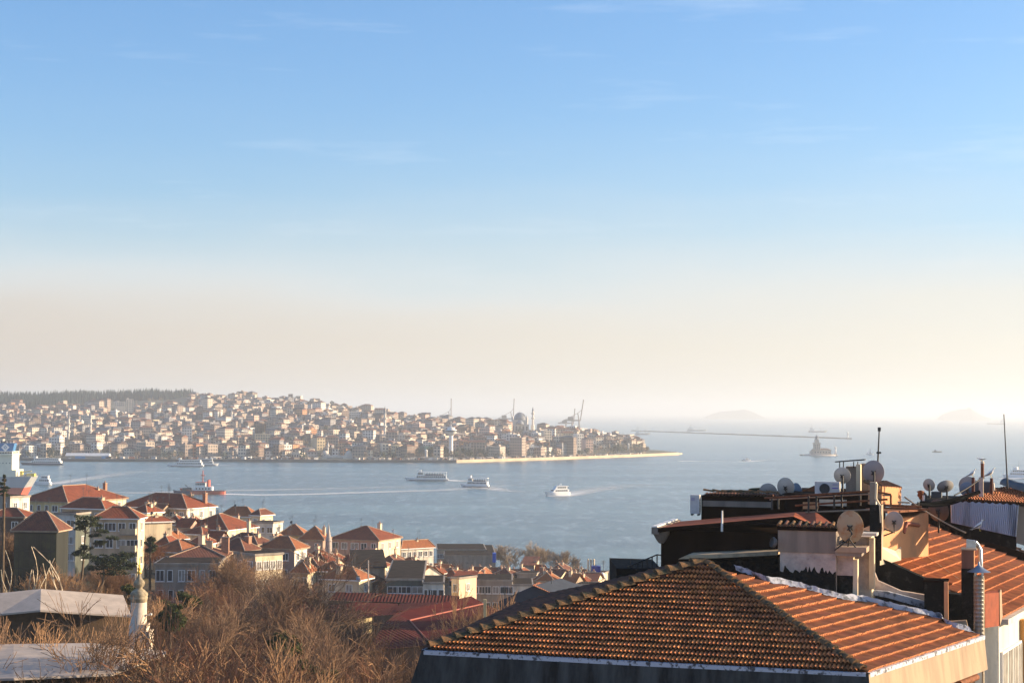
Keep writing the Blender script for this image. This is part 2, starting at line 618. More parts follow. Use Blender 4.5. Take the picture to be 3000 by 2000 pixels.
island('island_hill', 2070, 2235, 17000, [(2060, 1222), (2085, 1212), (2110, 1205), (2150, 1202), (2180, 1198), (2200, 1204), (2225, 1215), (2240, 1222)])
island('island_hill', 2755, 2895, 16000, [(2740, 1228), (2760, 1213), (2785, 1204), (2810, 1198), (2832, 1197), (2838, 1191), (2850, 1200), (2880, 1218), (2910, 1228)])
island('distant_hill', 150, 360, 6500, [(150, 1242), (200, 1150), (230, 1143), (260, 1142), (300, 1150), (360, 1240)])

# ------------------------------------------------------------------ far city
WALLC = [('cream', (0.66, 0.57, 0.46)), ('white', (0.72, 0.68, 0.62)), ('beige', (0.50, 0.41, 0.33)), ('tan', (0.37, 0.29, 0.24)), ('grey', (0.32, 0.31, 0.32)),
         ('pink', (0.60, 0.42, 0.34)), ('yellow', (0.66, 0.53, 0.34)), ('orange', (0.60, 0.30, 0.15)), ('brown', (0.26, 0.19, 0.15))]
WALLM = {k: mat('plaster_' + k, c, 0.9, var=.14, scale=.15) for k, c in WALLC}
ROOFC = [('red tiled', (0.21, 0.095, 0.065)), ('brown tiled', (0.13, 0.085, 0.07)), ('grey', (0.13, 0.125, 0.135)), ('flat pale', (0.42, 0.39, 0.36))]
ROOFM = {k: mat('far_roof_' + k.split()[0], c, 0.9, var=.3, scale=.12) for k, c in ROOFC}
WINM = mat('dark_window_glass', (0.035, 0.04, 0.05), 0.25, spec=.5)
WWIN = [5, 5, 5, 4.5, 3.5, 1.5, .4, .25, 2]
rf = random.Random(11)


def far_house_geo(mw, mr, c, w, d, h, rz, wm, rm, style, base=6.0):
    """walls with window openings into mw, roof into mr; c is the ground point under the front"""
    M = Matrix.Rotation(rz, 3, 'Z')
    c = Vector(c)

    def L(x, y, z): return c + M @ Vector((x, y, z))
    hw, hd = w / 2, d / 2
    a = [(-hw, -hd), (hw, -hd), (hw, hd), (-hw, hd)]
    for (x0, y0), (x1, y1) in zip(a, a[1:] + a[:1]):
        mw.poly([L(x0, y0, -base), L(x1, y1, -base), L(x1, y1, h), L(x0, y0, h)], wm)
    fl = max(1, int(h / 3.0))
    fh = h / fl
    nwx = max(2, int(w / 2.8)); nwy = max(2, int(d / 3.0))
    for f in range(fl):
        z0 = f * fh + fh * .3; z1 = f * fh + fh * .78
        for i in range(nwx):
            x0 = -hw + w * (i + .26) / nwx; x1 = -hw + w * (i + .74) / nwx
            mw.poly([L(x0, -hd - .06, z0), L(x1, -hd - .06, z0), L(x1, -hd - .06, z1), L(x0, -hd - .06, z1)], WINM)
        for i in range(nwy):
            y0 = -hd + d * (i + .3) / nwy; y1 = -hd + d * (i + .7) / nwy
            mw.poly([L(hw + .06, y0, z0), L(hw + .06, y1, z0), L(hw + .06, y1, z1), L(hw + .06, y0, z1)], WINM)
    o = .5
    if style == 'flat':
        for (x0, y0), (x1, y1) in zip(a, a[1:] + a[:1]):
            mw.poly([L(x0, y0, h), L(x1, y1, h), L(x1, y1, h + .7), L(x0, y0, h + .7)], wm)
        mr.poly([L(-hw + .1, -hd + .1, h + .3), L(hw - .1, -hd + .1, h + .3), L(hw - .1, hd - .1, h + .3), L(-hw + .1, hd - .1, h + .3)], rm)
        if w > 9:
            bx = rf.uniform(-hw + 2, hw - 2)
            q = [L(bx + sx, sy, 0) for sx, sy in ((-1.5, -1.5), (1.5, -1.5), (1.5, 1.5), (-1.5, 1.5))]
            up = Vector((0, 0, h + .3)); up2 = Vector((0, 0, h + 2.7))
            for i in range(4): mw.poly([q[i] + up, q[(i + 1) % 4] + up, q[(i + 1) % 4] + up2, q[i] + up2], wm)
            mr.poly([v + up2 for v in q], rm)
    else:
        rh = min(w, d) * .22
        e = [(-hw - o, -hd - o), (hw + o, -hd - o), (hw + o, hd + o), (-hw - o, hd + o)]
        E = [L(x, y, h) for x, y in e]
        k = min(hw, hd) + o if style == 'hip' else 0
        if w >= d: r0, r1 = L(-hw - o + k, 0, h + rh), L(hw + o - k, 0, h + rh)
        else: r0, r1 = L(0, -hd - o + k, h + rh), L(0, hd + o - k, h + rh)
        mr.poly(E[::-1], rm)
        if w >= d:
            F_ = [(E[0], E[1], r1, r0), (E[2], E[3], r0, r1), (E[1], E[2], r1), (E[3], E[0], r0)]
        else:
            F_ = [(E[1], E[2], r1, r0), (E[3], E[0], r0, r1), (E[0], E[1], r0), (E[2], E[3], r1)]
        for f_ in F_: mr.poly(f_, rm)


LM = [(120, 'behind the cargo ship'), (190, 'above the docked ferry'), (330, 'above the blue pier shed'), (470, 'between pier and twin ferries'), (640, 'above the twin ferries'),
      (780, 'above the dark quay'), (900, 'left of waterfront mosque'), (1050, 'above waterfront mosque'), (1180, 'by the lone mid-shore minaret'),
      (1285, 'above dark green dome'), (1360, 'around white round tower'), (1480, 'right of white round tower'), (1600, 'below great domed mosque'),
      (1750, 'between mosque and point'), (2100, 'near tip of the point')]
ORD = ['first', 'second', 'third', 'fourth', 'fifth', 'sixth', 'seventh', 'eighth', 'ninth', 'tenth', 'eleventh', 'twelfth', 'thirteenth', 'fourteenth', 'fifteenth']


def relabel(items):
    """items: (object, u, t, look) -> labels unique by look, row and landmark, else by order from the left"""
    by = {}
    for o, u, t, look in items:
        lm = next(l for x, l in LM if u <= x)
        band = 'waterfront' if t < .1 else 'low slope' if t < .3 else 'halfway up' if t < .62 else 'near ridge'
        by.setdefault((look, band, lm), []).append((u, o))
    for (look, band, lm), L in by.items():
        L.sort(key=lambda q: q[0])
        for i, (u, o) in enumerate(L):
            s = f'{look}, {band}, {lm}'
            if len(L) > 1: s += f', {ORD[min(i, 14)]} from left'
            o['label'] = s


# landmark footprints that generated houses keep clear of (photo x range, t range)
KEEP = [(180, 335, 0, .06), (930, 1045, 0, .07), (1215, 1285, 0, .16), (1295, 1345, 0, .10), (1490, 1585, .38, 1.0), (1830, 1905, .0, .35), (735, 795, .10, .3), (910, 950, .05, .25),
        (325, 395, .55, .85), (1015, 1070, .5, .8), (-100, 560, .82, 1.2), (190, 275, .1, .2), (1345, 1450, .0, .08)]
houses = []
tries = 0
occ = {}
while len(houses) < 2300 and tries < 60000:
    tries += 1
    u = rf.uniform(-60, 1905)
    t = rf.random() ** 1.15 * 1.0
    if t < 0.03 or any(a <= u <= b and c <= t <= d for a, b, c, d in KEEP): continue
    if u > 1880 and t > .5: continue
    if u < 560 and t > .74 + .1 * noise.noise(Vector((u * .02, 0, 0))): continue
    p = far_pt(u, t)
    dr = lerp_list(RIDGED, u) - shore_d(u)
    if noise.noise(Vector((p.x * .006, p.y * .006, 9))) > .33: continue
    key = (int(p.x // 12.5), int(p.y // 15))
    if key in occ: continue
    occ[key] = 1
    big = rf.random() < .10
    w = rf.uniform(12, 18) if big else rf.uniform(6, 10.5)
    d = rf.uniform(9, 13)
    h = rf.choice([7, 9, 10, 12, 12, 15, 15, 18]) * (1.1 if big else .8)
    if u > 1500: h *= 1.15
    if t > .8: h *= .65
    if u > 1760: h = min(h, 12)
    wk = rf.choices(WALLC, WWIN)[0][0]
    rk = rf.choices(['red tiled', 'brown tiled', 'grey', 'flat pale'], [4.5, 3, 2, 2.2])[0]
    st = 'flat' if rk == 'flat pale' or (rk == 'grey' and rf.random() < .5) else rf.choice(['hip', 'hip', 'gable'])
    rz = R(rf.choice([8, -12, -24, -32, -42]) + rf.uniform(-8, 8))
    houses.append((p, u, t, w, d, h, rz, wk, rk, st))
houses.sort(key=lambda q: -(q[3] * q[5]) / q[0].y ** 1.2)
rest_w = MB(); rest_r = MB()
items = []
rest = MB()
for i, (p, u, t, w, d, h, rz, wk, rk, st) in enumerate(houses):
    if i < 270:
        rt = empty('city_house', p, None, 'house', 'houses and blocks across the far hillside')
        mw, mr = MB(), MB()
        far_house_geo(mw, mr, (0, 0, 0), w, d, h, rz, WALLM[wk], ROOFM[rk], st)
        mw.build('wall', rt); mr.build('roof', rt)
        size = 'broad ' if w > 14 and h < 12 else 'tall ' if h >= 14 else ''
        items.append((rt, u, t, f'{size}{wk} house, {rk} roof'))
    else:
        far_house_geo(rest, rest, p, w, d, h, rz, WALLM[wk], ROOFM[rk], st)
relabel(items)
rest.build('distant_houses', None, 'mass of small hazy houses packed over the far hillside', None, None, 'stuff')


def block(u0, u1, ytop, ybase, Y, dep, rz, wk, rk, st, label, name='apartment_block'):
    """a block whose front spans the photo columns u0..u1, from ytop down to ybase"""
    a = P(u0, ybase, Y); b = P(u1, ybase, Y); tp = P((u0 + u1) / 2, ytop, Y)
    w = (b - a).length * .92; h = tp.z - a.z
    rt = empty(name, ((a.x + b.x) / 2, Y + dep / 2, a.z), label, 'building')
    mw, mr = MB(), MB()
    far_house_geo(mw, mr, (0, 0, 0), w, dep, h, R(rz), WALLM[wk], ROOFM[rk], st, base=12)
    mw.build('wall', rt); mr.build('roof', rt)
    return rt


def yt(u, t):   # depth at t
    return far_pt(u, t).y


for a in [
    (743, 790, 1272, 1302, 2080, 14, 10, 'yellow', 'flat pale', 'flat', 'broad lit yellow apartment block left of the orange house'),
    (797, 830, 1286, 1306, 2070, 12, 18, 'orange', 'red tiled', 'gable', 'orange gabled house right of the broad yellow block'),
    (916, 944, 1282, 1318, 2020, 16, 30, 'yellow', 'red tiled', 'hip', 'tall yellow house with orange roof left of the waterfront mosque'),
    (630, 702, 1230, 1243, 2450, 14, 6, 'white', 'grey', 'flat', 'long low white building with a row of openings halfway uphill'),
    (1018, 1066, 1206, 1234, 2700, 16, 12, 'white', 'flat pale', 'flat', 'large bright white apartment block below the second crest'),
    (336, 356, 1206, 1224, 2750, 14, 10, 'white', 'flat pale', 'flat', 'square white block beside the tall white tower block below the wood'),
    (366, 388, 1170, 1225, 2800, 14, 14, 'cream', 'flat pale', 'flat', 'tall bright cream tower block below the dark wood'),
    (332, 364, 1178, 1190, 2900, 14, 12, 'cream', 'flat pale', 'flat', 'long cream block adjoining the tower block below the wood'),
    (528, 560, 1250, 1290, 2080, 14, 10, 'white', 'grey', 'hip', 'tall white framed block with glazed front above the ferries'),
    (500, 556, 1306, 1328, 1975, 12, 6, 'grey', 'grey', 'flat', 'dark glazed waterfront block left of the striped building'),
    (582, 616, 1298, 1330, 1975, 14, 12, 'pink', 'brown tiled', 'flat', 'striped pink and white waterfront block above the twin ferries'),
    (652, 692, 1300, 1326, 1985, 14, 12, 'cream', 'brown tiled', 'hip', 'pale cream waterfront block with brown roof right of the striped one'),
    (724, 762, 1308, 1330, 1985, 14, 8, 'cream', 'red tiled', 'hip', 'pale waterfront house below the broad yellow block'),
    (1535, 1576, 1308, 1338, 2060, 14, 16, 'white', 'flat pale', 'flat', 'bright white blind-walled block on the promenade below the mosque'),
    (1505, 1530, 1298, 1338, 2080, 14, 20, 'cream', 'flat pale', 'flat', 'narrow tall cream block just left of the blind white one'),
    (1588, 1612, 1262, 1308, 2250, 16, 18, 'cream', 'flat pale', 'flat', 'tall cream balconied tower right below the great mosque'),
    (1535, 1584, 1266, 1306, 2260, 16, 12, 'grey', 'flat pale', 'flat', 'wide grey apartment block below the great domed mosque'),
    (1684, 1706, 1272, 1312, 2240, 14, 22, 'white', 'flat pale', 'flat', 'brightest slim white tower midway between mosque and point'),
    (1738, 1764, 1280, 1312, 2260, 14, 24, 'cream', 'red tiled', 'hip', 'cream block at the left of the row near the point'),
    (1768, 1794, 1278, 1310, 2290, 14, 24, 'beige', 'brown tiled', 'hip', 'beige block in the middle of the row near the point'),
    (1798, 1822, 1280, 1308, 2310, 14, 24, 'cream', 'brown tiled', 'hip', 'cream block at the right of the row near the point'),
    (1826, 1852, 1284, 1308, 2340, 14, 24, 'tan', 'brown tiled', 'hip', 'tan block closing the row nearest the point'),
    (1455, 1500, 1316, 1330, 2040, 12, 10, 'white', 'flat pale', 'flat', 'long low white pavilion on the promenade'),
    (1616, 1650, 1312, 1336, 2110, 12, 20, 'beige', 'red tiled', 'hip', 'beige promenade house with red roof beside the blind block'),
    (1450, 1512, 1270, 1300, 2240, 16, 8, 'grey', 'flat pale', 'flat', 'dim grey terraced block left of the tall cream tower'),
    (1640, 1676, 1282, 1308, 2200, 14, 20, 'cream', 'flat pale', 'flat', 'cream balconied block left of the slim white tower'),
    (1708, 1734, 1286, 1318, 2190, 14, 22, 'pink', 'brown tiled', 'hip', 'pinkish block just right of the slim white tower'),
    (1060, 1110, 1240, 1256, 2500, 14, 10, 'brown', 'red tiled', 'hip', 'dark red-brown house right of the mid-hill orange roofs'),
    (985, 1022, 1290, 1310, 2060, 12, 14, 'cream', 'red tiled', 'hip', 'bright cream villa with red trim above the waterfront mosque'),
]: block(*a)

# ---- minarets
STONE = mat('minaret_stone', (0.66, 0.60, 0.52), 0.85, var=.15, scale=.5)
LEAD = mat('lead_cladding', (0.20, 0.22, 0.25), 0.6, var=.25, scale=.3)


def minaret_far(x, ytop, ybase, Y, label, r=1.5, nb=1):
    b = P(x, ybase, Y); tp = P(x, ytop, Y); H = tp.z - b.z
    rt = empty('minaret', b, label, 'minaret')
    m = MB()
    m.lathe((0, 0, 0), [(r * 1.7, -8), (r * 1.7, H * .08), (r, H * .14), (r * .93, H * .80)], STONE, 10)
    m.build('shaft', rt)
    for i in range(nb):
        zz = H * (.66 - .22 * i)
        m = MB(); m.lathe((0, 0, zz), [(r, -1.2), (r * 1.8, 0), (r * 1.8, 1.1), (r, 1.1)], STONE, 10); m.build('balcony', rt)
    m = MB(); m.lathe((0, 0, H * .8), [(r * 1.05, 0), (r * .9, .6), (.05, H * .2)], LEAD, 10); m.build('spire', rt)


for a in [(200, 1205, 1312, 2180, 'left of two tall slim minarets above the blue pier shed', 1.5, 2),
          (264, 1203, 1310, 2180, 'right of two tall slim minarets above the blue pier shed', 1.5, 2),
          (363, 1268, 1303, 2060, 'short white minaret standing on a small mosque near the shore', 1.3, 1),
          (515, 1196, 1234, 2600, 'small minaret on the upper slope right of the cream tower block', 1.3, 1),
          (678, 1198, 1236, 2550, 'small minaret beside the long low white building', 1.3, 1),
          (855, 1200, 1242, 2600, 'pale minaret high on the slope below the crest', 1.3, 1),
          (1127, 1188, 1298, 2150, 'tall lone minaret standing among mid-shore trees', 1.6, 2),
          (960, 1288, 1342, 1960, 'slim minaret of the domed waterfront mosque', 1.0, 1),
          (1561, 1190, 1252, 2560, 'minaret beside the great domed mosque on the skyline', 1.5, 2)]: minaret_far(*a)

# ---- great mosque on the skyline
b = P(1523, 1254, 2560)
rt = empty('domed_mosque', b, 'great mosque with big grey dome on the far skyline', 'mosque')
m = MB(); m.b6(-13, -12, -20, 13, 12, 6, STONE); m.b6(-10.5, -10, 6, 10.5, 10, 12, STONE)
for i in range(4):
    m.lathe(((-1) ** i * 10, -9 if i < 2 else 9, 6), [(1.6, 0), (1.6, 9), (.1, 12)], STONE, 8)
m.build('wall', rt)
m = MB(); m.lathe((0, 0, 12), [(9, 0), (9, 2.4), (8.6, 3), (7.9, 5.6), (6.2, 8.2), (3.6, 10.0), (.3, 10.8), (.1, 13.2)], LEAD, 20); m.build('dome', rt)
for k in range(7):
    a = R(200 + k * 23)
m = MB(); m.lathe((0, -11, 3), [(6, 3), (5.2, 6), (3, 8), (.1, 9)], LEAD, 14); m.build('half_dome', rt)
m = MB()
for k in range(5): m.b6(-11 + k * 5, -12.12, -3, -9 + k * 5, -12.02, 3, WINM)
m.build('window', rt)

# ---- waterfront mosque
b = P(985, 1347, 1950)
rt = empty('waterfront_mosque', b, 'small pale stone mosque with low domes right on the far quay', 'mosque')
m = MB(); m.b6(-16, -5, -3, 14, 7, 5, STONE); m.build('wall', rt)
for (dx, r) in ((-12, 4.2), (14, 4.6)):
    m = MB(); m.b6(dx - r, -r, -2, dx + r, r, 6.5, STONE); m.lathe((dx, 0, 6.5), [(r * .95, 0), (r * .9, 1), (r * .6, 3), (.1, 4)], STONE, 14); m.build('domed_hall', rt)
m = MB()
for k in range(8): m.b6(-9 + 2.2 * k, -5.1, 0, -8 + 2.2 * k, -5.02, 3, WINM)
m.build('window', rt)

# ---- dark green dome by the shore park
b = P(1246, 1342, 2010)
rt = empty('domed_hall', b, 'round hall with dark green dome behind the far quay', 'building')
m = MB(); m.lathe((0, 0, -6), [(9.5, 0), (9.5, 11)], STONE, 18); m.build('wall', rt)
m = MB(); m.lathe((0, 0, 5), [(10.2, 0), (9.4, 3), (7.4, 6), (4.2, 8.2), (.2, 9.2)], mat('green_copper', (0.06, 0.13, 0.11), .6, var=.2), 18); m.build('dome', rt)
# ---- white traffic tower
b = P(1321, 1345, 1960)
WHITE = mat('white_paint', (0.80, 0.78, 0.74), 0.6, var=.08, scale=.3)
rt = empty('signal_tower', b, 'tall white round tower with drum-shaped top on the far quay', 'tower')
m = MB(); m.lathe((0, 0, -3), [(2.2, 0), (2.2, 31)], WHITE, 14); m.build('shaft', rt)
m = MB(); m.lathe((0, 0, 26), [(2.2, 0), (5.2, 2.6), (6.2, 3), (6.2, 6.8), (4, 7.2), (4, 9), (.1, 9.6)], WHITE, 16); m.build('drum', rt)
m = MB(); m.lathe((0, 0, 30), [(6.26, 0), (6.26, 1.8)], WINM, 16); m.build('window', rt)
m = MB(); m.tube([(0, 0, 35), (0, 0, 42)], .25, WHITE, 6); m.build('mast', rt)
b = P(1248, 1349, 1950)
m = MB(); m.lathe(b, [(1.6, 0), (1.5, 10), (1.7, 10.2), (1.7, 11.6), (.2, 12.4)], WHITE, 10); base_at(m.build('quay_beacon', None, 'short white beacon post left of the tall white tower', 'beacon'))
# pillar near the point
b = P(1841, 1332, 2240)
m = MB(); m.lathe(b, [(1.3, 0), (1.1, 13), (1.5, 13.2), (.2, 15)], WHITE, 10); base_at(m.build('quay_beacon', None, 'white column standing on the promenade near the point', 'beacon'))

# ---- blue pier shed
BLUE = mat('blue_panels', (0.10, 0.34, 0.62), .6, var=.15, scale=.3)
b = P(258, 1354, 1900)
rt = empty('pier_shed', b, 'long pier terminal with white roof and blue end walls', 'pier building')
w2 = 22.5
m = MB(); m.b6(-w2, -4, .5, w2, 6, 7, WALLM['beige']); m.b6(-w2 - 1, -9, -2, w2 + 3, 8, .5, QD); m.build('wall', rt)
for x0, x1 in ((-13, -2), (15, w2 + .4)):
    m = MB(); m.b6(x0, -4.3, .5, x1, -4.02, 7, BLUE); m.build('blue_panel', rt)
m = MB(); m.poly([(-w2 - 1, -5, 7), (w2 + .6, -5, 7), (w2 + .6, 1, 10), (-w2 - 1, 1, 10)], WHITE); m.poly([(-w2 - 1, 1, 10), (w2 + .6, 1, 10), (w2 + .6, 7, 7), (-w2 - 1, 7, 7)], WHITE)
m.poly([(w2 + .6, -5, 7), (w2 + .6, 7, 7), (w2 + .6, 1, 10)], WHITE); m.poly([(-w2 - 1, -5, 7), (-w2 - 1, 1, 10), (-w2 - 1, 7, 7)], LEAD); m.build('roof', rt)
m = MB(); m.b6(-20, -4.4, .5, -17, -4.03, 5, WHITE); m.build('door', rt)

# ---- gantry cranes beyond the hill
CRM = mat('crane_steel', (0.20, 0.14, 0.13), .6, var=.2, scale=.1)


def crane(x, ytop, Y, label, lean):
    b = P(x, yhor(x), Y); b.z = 2
    H = P(x, ytop, Y).z - 2
    rt = empty('gantry_crane', b, label, 'crane', 'container cranes behind the far hill')
    m = MB()
    for sx in (-12, 6):
        for sy in (-8, 8): m.tube([(sx, sy, 0), (sx * .85, sy, H * .42)], 1.3, CRM, 6)
    m.tube([(-12, -8, 16), (6, -8, 16)], 1, CRM, 6); m.tube([(-12, 8, 16), (6, 8, 16)], 1, CRM, 6)
    m.tube([(5, -8, H * .42), (2, 0, H * .62)], 1, CRM, 6); m.tube([(5, 8, H * .42), (2, 0, H * .62)], 1, CRM, 6)
    m.build('portal_frame', rt)
    m = MB(); m.tube([(-30, 0, H * .42), (8, 0, H * .42)], 1.7, CRM, 6); m.b6(-20, -4, H * .43, -8, 4, H * .52, CRM); m.build('rear_girder', rt)
    m = MB()
    m.tube([(8, -2, H * .42), (8 + lean, -2, H)], 1.1, CRM, 6); m.tube([(8, 2, H * .42), (8 + lean, 2, H)], 1.1, CRM, 6)
    for k in range(7):
        z = H * .42 + H * .58 * k / 7; z2 = z + H * .58 / 7
        m.tube([(8 + lean * k / 7, -2, z), (8 + lean * (k + 1) / 7, 2, z2)], .5, CRM, 5)
    m.build('boom', rt)
    m = MB(); m.tube([(2, 0, H * .62), (8 + lean * .5, 0, H * .72)], .5, CRM, 5); m.tube([(2, 0, H * .62), (-28, 0, H * .43)], .5, CRM, 5); m.build('stay', rt)


crane(1312, 1167, 4300, 'leftmost raised-boom port crane on the hazy skyline', 0)
crane(1494, 1167, 4300, 'raised-boom port crane just left of the great dome', 2)
crane(1690, 1170, 4000, 'largest raised-boom port crane right of the mosque', 7)
crane(1671, 1196, 4300, 'lower crane tucked behind the largest one', 3)
# breakwater
BW = mat('breakwater_rock', (0.13, 0.125, 0.12), .95, var=.4, scale=.05)
a = G(1850, 1262); c = G(2496, 1286)
m = MB()
N = 30
for i in range(N):
    p = a.lerp(c, i / N); q = a.lerp(c, (i + 1) / N)
    d = Vector((0, 14, 0)); h1 = Vector((0, 3, 2.6 + .5 * math.sin(i * 2.1))); h2 = Vector((0, 3, 2.6 + .5 * math.sin((i + 1) * 2.1)))
    m.poly([p - Vector((0, 0, 1)), q - Vector((0, 0, 1)), q + h2, p + h1], BW); m.poly([p + h1, q + h2, q + d, p + d], BW)
m.build('breakwater', kind='structure')
b = G(2484, 1285)
m = MB(); m.lathe(b + Vector((0, 4, 2)), [(1.6, 0), (1.3, 10), (2, 10.4), (1.6, 13), (.1, 14)], WHITE, 8); base_at(m.build('harbour_light', None, 'tiny light post at the right end of the breakwater', 'beacon'))

# ---- dark wood on the ridge
PINE = mat('conifer_needles', (0.014, 0.032, 0.030), .9, var=.4, scale=.08)
m = MB()
rw = random.Random(5)
ntree = 0
for i in range(5200):
    u = rw.uniform(-80, 568); t = rw.uniform(.70, 1.03)
    lo = lerp_list([(-80, .82), (0, .82), (60, .80), (120, .70), (165, .74), (200, .88), (330, .955), (420, .93), (500, .94), (568, .985)], u)
    if t < lo: continue
    p = far_pt(u, t)
    h = rw.uniform(13, 24) * (1 if u < 470 else .8); r = rw.uniform(1.6, 3.4)
    k0 = rw.uniform(0, 6)
    for (z0, z1, rr) in ((.08, .62, 1.0), (.42, 1.0, .62)):
        rr *= r
        q = [p + Vector((rr * math.cos(k0 + a) * rw.uniform(.7, 1.25), rr * math.sin(k0 + a), h * z0)) for a in (0, 1.25, 2.5, 3.77, 5.0)]
        tp = p + Vector((rw.uniform(-.5, .5), 0, h * z1))
        m.mesh(q + [tp], [(j, (j + 1) % 5, 5) for j in range(5)], PINE)
m.build('far_wood', None, 'dark conifer wood along the ridge of the far hill', None, None, 'stuff')

# ---- trees among the houses
BARE = mat('bare_twigs_far', (0.17, 0.125, 0.09), .95, var=.35, scale=.1)
EVER = mat('evergreen_far', (0.045, 0.06, 0.045), .9, var=.4, scale=.1)
BARK = mat('bark', (0.12, 0.085, 0.055), .95, var=.35, scale=2)


def clump(seed, mt, n=150, sx=1.0, sz=.8, leaf=.9):
    r = random.Random(seed); m = MB()
    for i in range(n):
        v = Vector((r.gauss(0, 1), r.gauss(0, 1), r.gauss(0, 1))).normalized() * r.uniform(.45, 1) ** .6
        k = .75 + .5 * noise.noise(v * 1.6 + Vector((seed, 0, 0)))
        c = Vector((v.x * sx * k, v.y * sx * k, v.z * sz * k)) * 5 + Vector((0, 0, 5.6))
        a = Vector((r.gauss(0, 1), r.gauss(0, 1), r.gauss(0, 1))).normalized(); b = a.orthogonal().normalized()
        s = leaf * r.uniform(.5, 1.2)
        m.poly([c - a * s, c + b * s * .8, c + a * s, c - b * s * .7], mt)
    return m.data('crown')


mtk = MB(); mtk.tube([(0, 0, -3), (.1, 0, 3), (0, .2, 6)], .35, BARK, 6, .15)
for a, b in (((0, 0, 2.5), (2, .5, 6.5)), ((0, 0, 3), (-2, -.4, 7)), ((0, 0, 3.5), (.3, -1.8, 8))): mtk.tube([a, b], .18, BARK, 5, .05)
TRK = mtk.data('trunk')
BC = [clump(s, BARE, 330, .95, .85, .42) for s in (1, 2, 3)]
EC = [clump(s, EVER, 200, .9, .9, .9) for s in (4, 5)] + [clump(6, EVER, 130, .4, 1.25, .7)]


def far_tree(p, kind, s, k):
    rt = empty('shore_tree', p, None, 'tree', 'trees among the far houses')
    rt.scale = (s, s, s * (1 if kind == 'bare' else 1.05)); rt.rotation_euler = (0, 0, k * 1.7)
    for nm, me in (('trunk', TRK), ('crown', (BC if kind == 'bare' else EC)[k % 3])):
        o = bpy.data.objects.new(nm, me); COL.objects.link(o); o.parent = rt
    return rt


items = []
spots = [(u, rf.uniform(.09, .16), 'bare', 1.5) for u in (150, 165, 182, 215, 232, 250, 280, 298, 312)]
spots += [(u, rf.uniform(.03, .1), 'green', 1.15) for u in (1270, 1290, 1345, 1360, 1378, 1395, 1410, 1425, 1440)]
spots += [(u, rf.uniform(.1, .2), 'green', 1.2) for u in (1005, 1025, 1045, 1065, 1085, 830, 850, 870, 890)]
spots += [(u, rf.uniform(.05, .2), 'bare', 1.1) for u in (1090, 1105, 1120, 1140, 1155, 1172, 1850, 1865, 1880, 1893, 1870, 905, 880, 860)]
spots += [(160, .03, 'green', 1.3), (150, .035, 'green', 1.1)]
while len(spots) < 290:
    u = rf.uniform(-40, 1890); t = rf.random() ** 1.2 * .95
    if u < 560 and t > .7: continue
    spots.append((u, t, 'bare' if rf.random() < .55 else 'green', rf.uniform(.6, 1.2)))
for i, (u, t, kd, s) in enumerate(spots):
    o = far_tree(far_pt(u, t), kd, s, i)
    items.append((o, u, t, ('bare brown tree' if kd == 'bare' else 'dark evergreen tree')))
relabel(items)

m = MB()
for i in range(1100):
    u = rf.uniform(-60, 1900); t = rf.random() ** 1.1 * .97
    if noise.noise(Vector((u * .02, t * 7, 4))) < -.12: continue
    p = far_pt(u, t); s_ = rf.uniform(.5, 1.1); g_ = rf.random() < .5
    mt_ = BARE if g_ else EVER
    for j in range(46 if g_ else 34):
        v = Vector((rf.gauss(0, 1), rf.gauss(0, 1), rf.gauss(0, .8))).normalized() * rf.uniform(.4, 1) * 4.2 * s_
        c = p + v + Vector((0, 0, 5.0 * s_)); a = Vector((rf.gauss(0, 1), rf.gauss(0, 1), rf.gauss(0, 1))).normalized(); b = a.orthogonal().normalized(); q = rf.uniform(.5, 1.1) * (1.0 if g_ else 1.5) * s_
        m.poly([c - a * q, c + b * q * .7, c + a * q, c - b * q * .7], mt_)
m.build('hillside_greenery', None, 'tangle of small bare and evergreen trees between the far houses', None, None, 'stuff')

# clutter on the quay: stalls, cars, people, too small and many to count
m = MB()
for i in range(900):
    u = rf.uniform(320, 1880)
    if 930 < u < 1045: continue
    p = far_pt(u, rf.uniform(.004, .045))
    c = rf.choice([WALLM['white'], WALLM['grey'], WALLM['brown'], WALLM['beige'], WINM, ROOFM['red tiled'], WALLM['cream']])
    m.box(p + Vector((0, 0, 1)), (rf.uniform(1.5, 6), rf.uniform(1.5, 3), rf.uniform(1.5, 3.5)), c, R(rf.uniform(-30, 30)))
m.build('quayside_clutter', None, 'stalls, cars and people crowded along the far quay', None, None, 'stuff')

# ------------------------------------------------------------------ boats and ships
HULLW = mat('boat_white', (0.82, 0.81, 0.78), .45, var=.06, scale=.4)
NAVY = mat('boat_navy', (0.03, 0.05, 0.10), .5)
REDP = mat('red_hull_paint', (0.62, 0.12, 0.07), .6, var=.2, scale=.3)
GREYP = mat('grey_hull_paint', (0.36, 0.37, 0.38), .6, var=.12, scale=.12, streak=True)
DKG = mat('dark_grey_paint', (0.09, 0.10, 0.11), .6)
YEL = mat('yellow_paint', (0.75, 0.58, 0.12), .6)
LBLUE = mat('funnel_blue', (0.06, 0.20, 0.42), .5)
CREAMP = mat('ship_cream', (0.84, 0.79, 0.64), .5, var=.08, scale=.2)


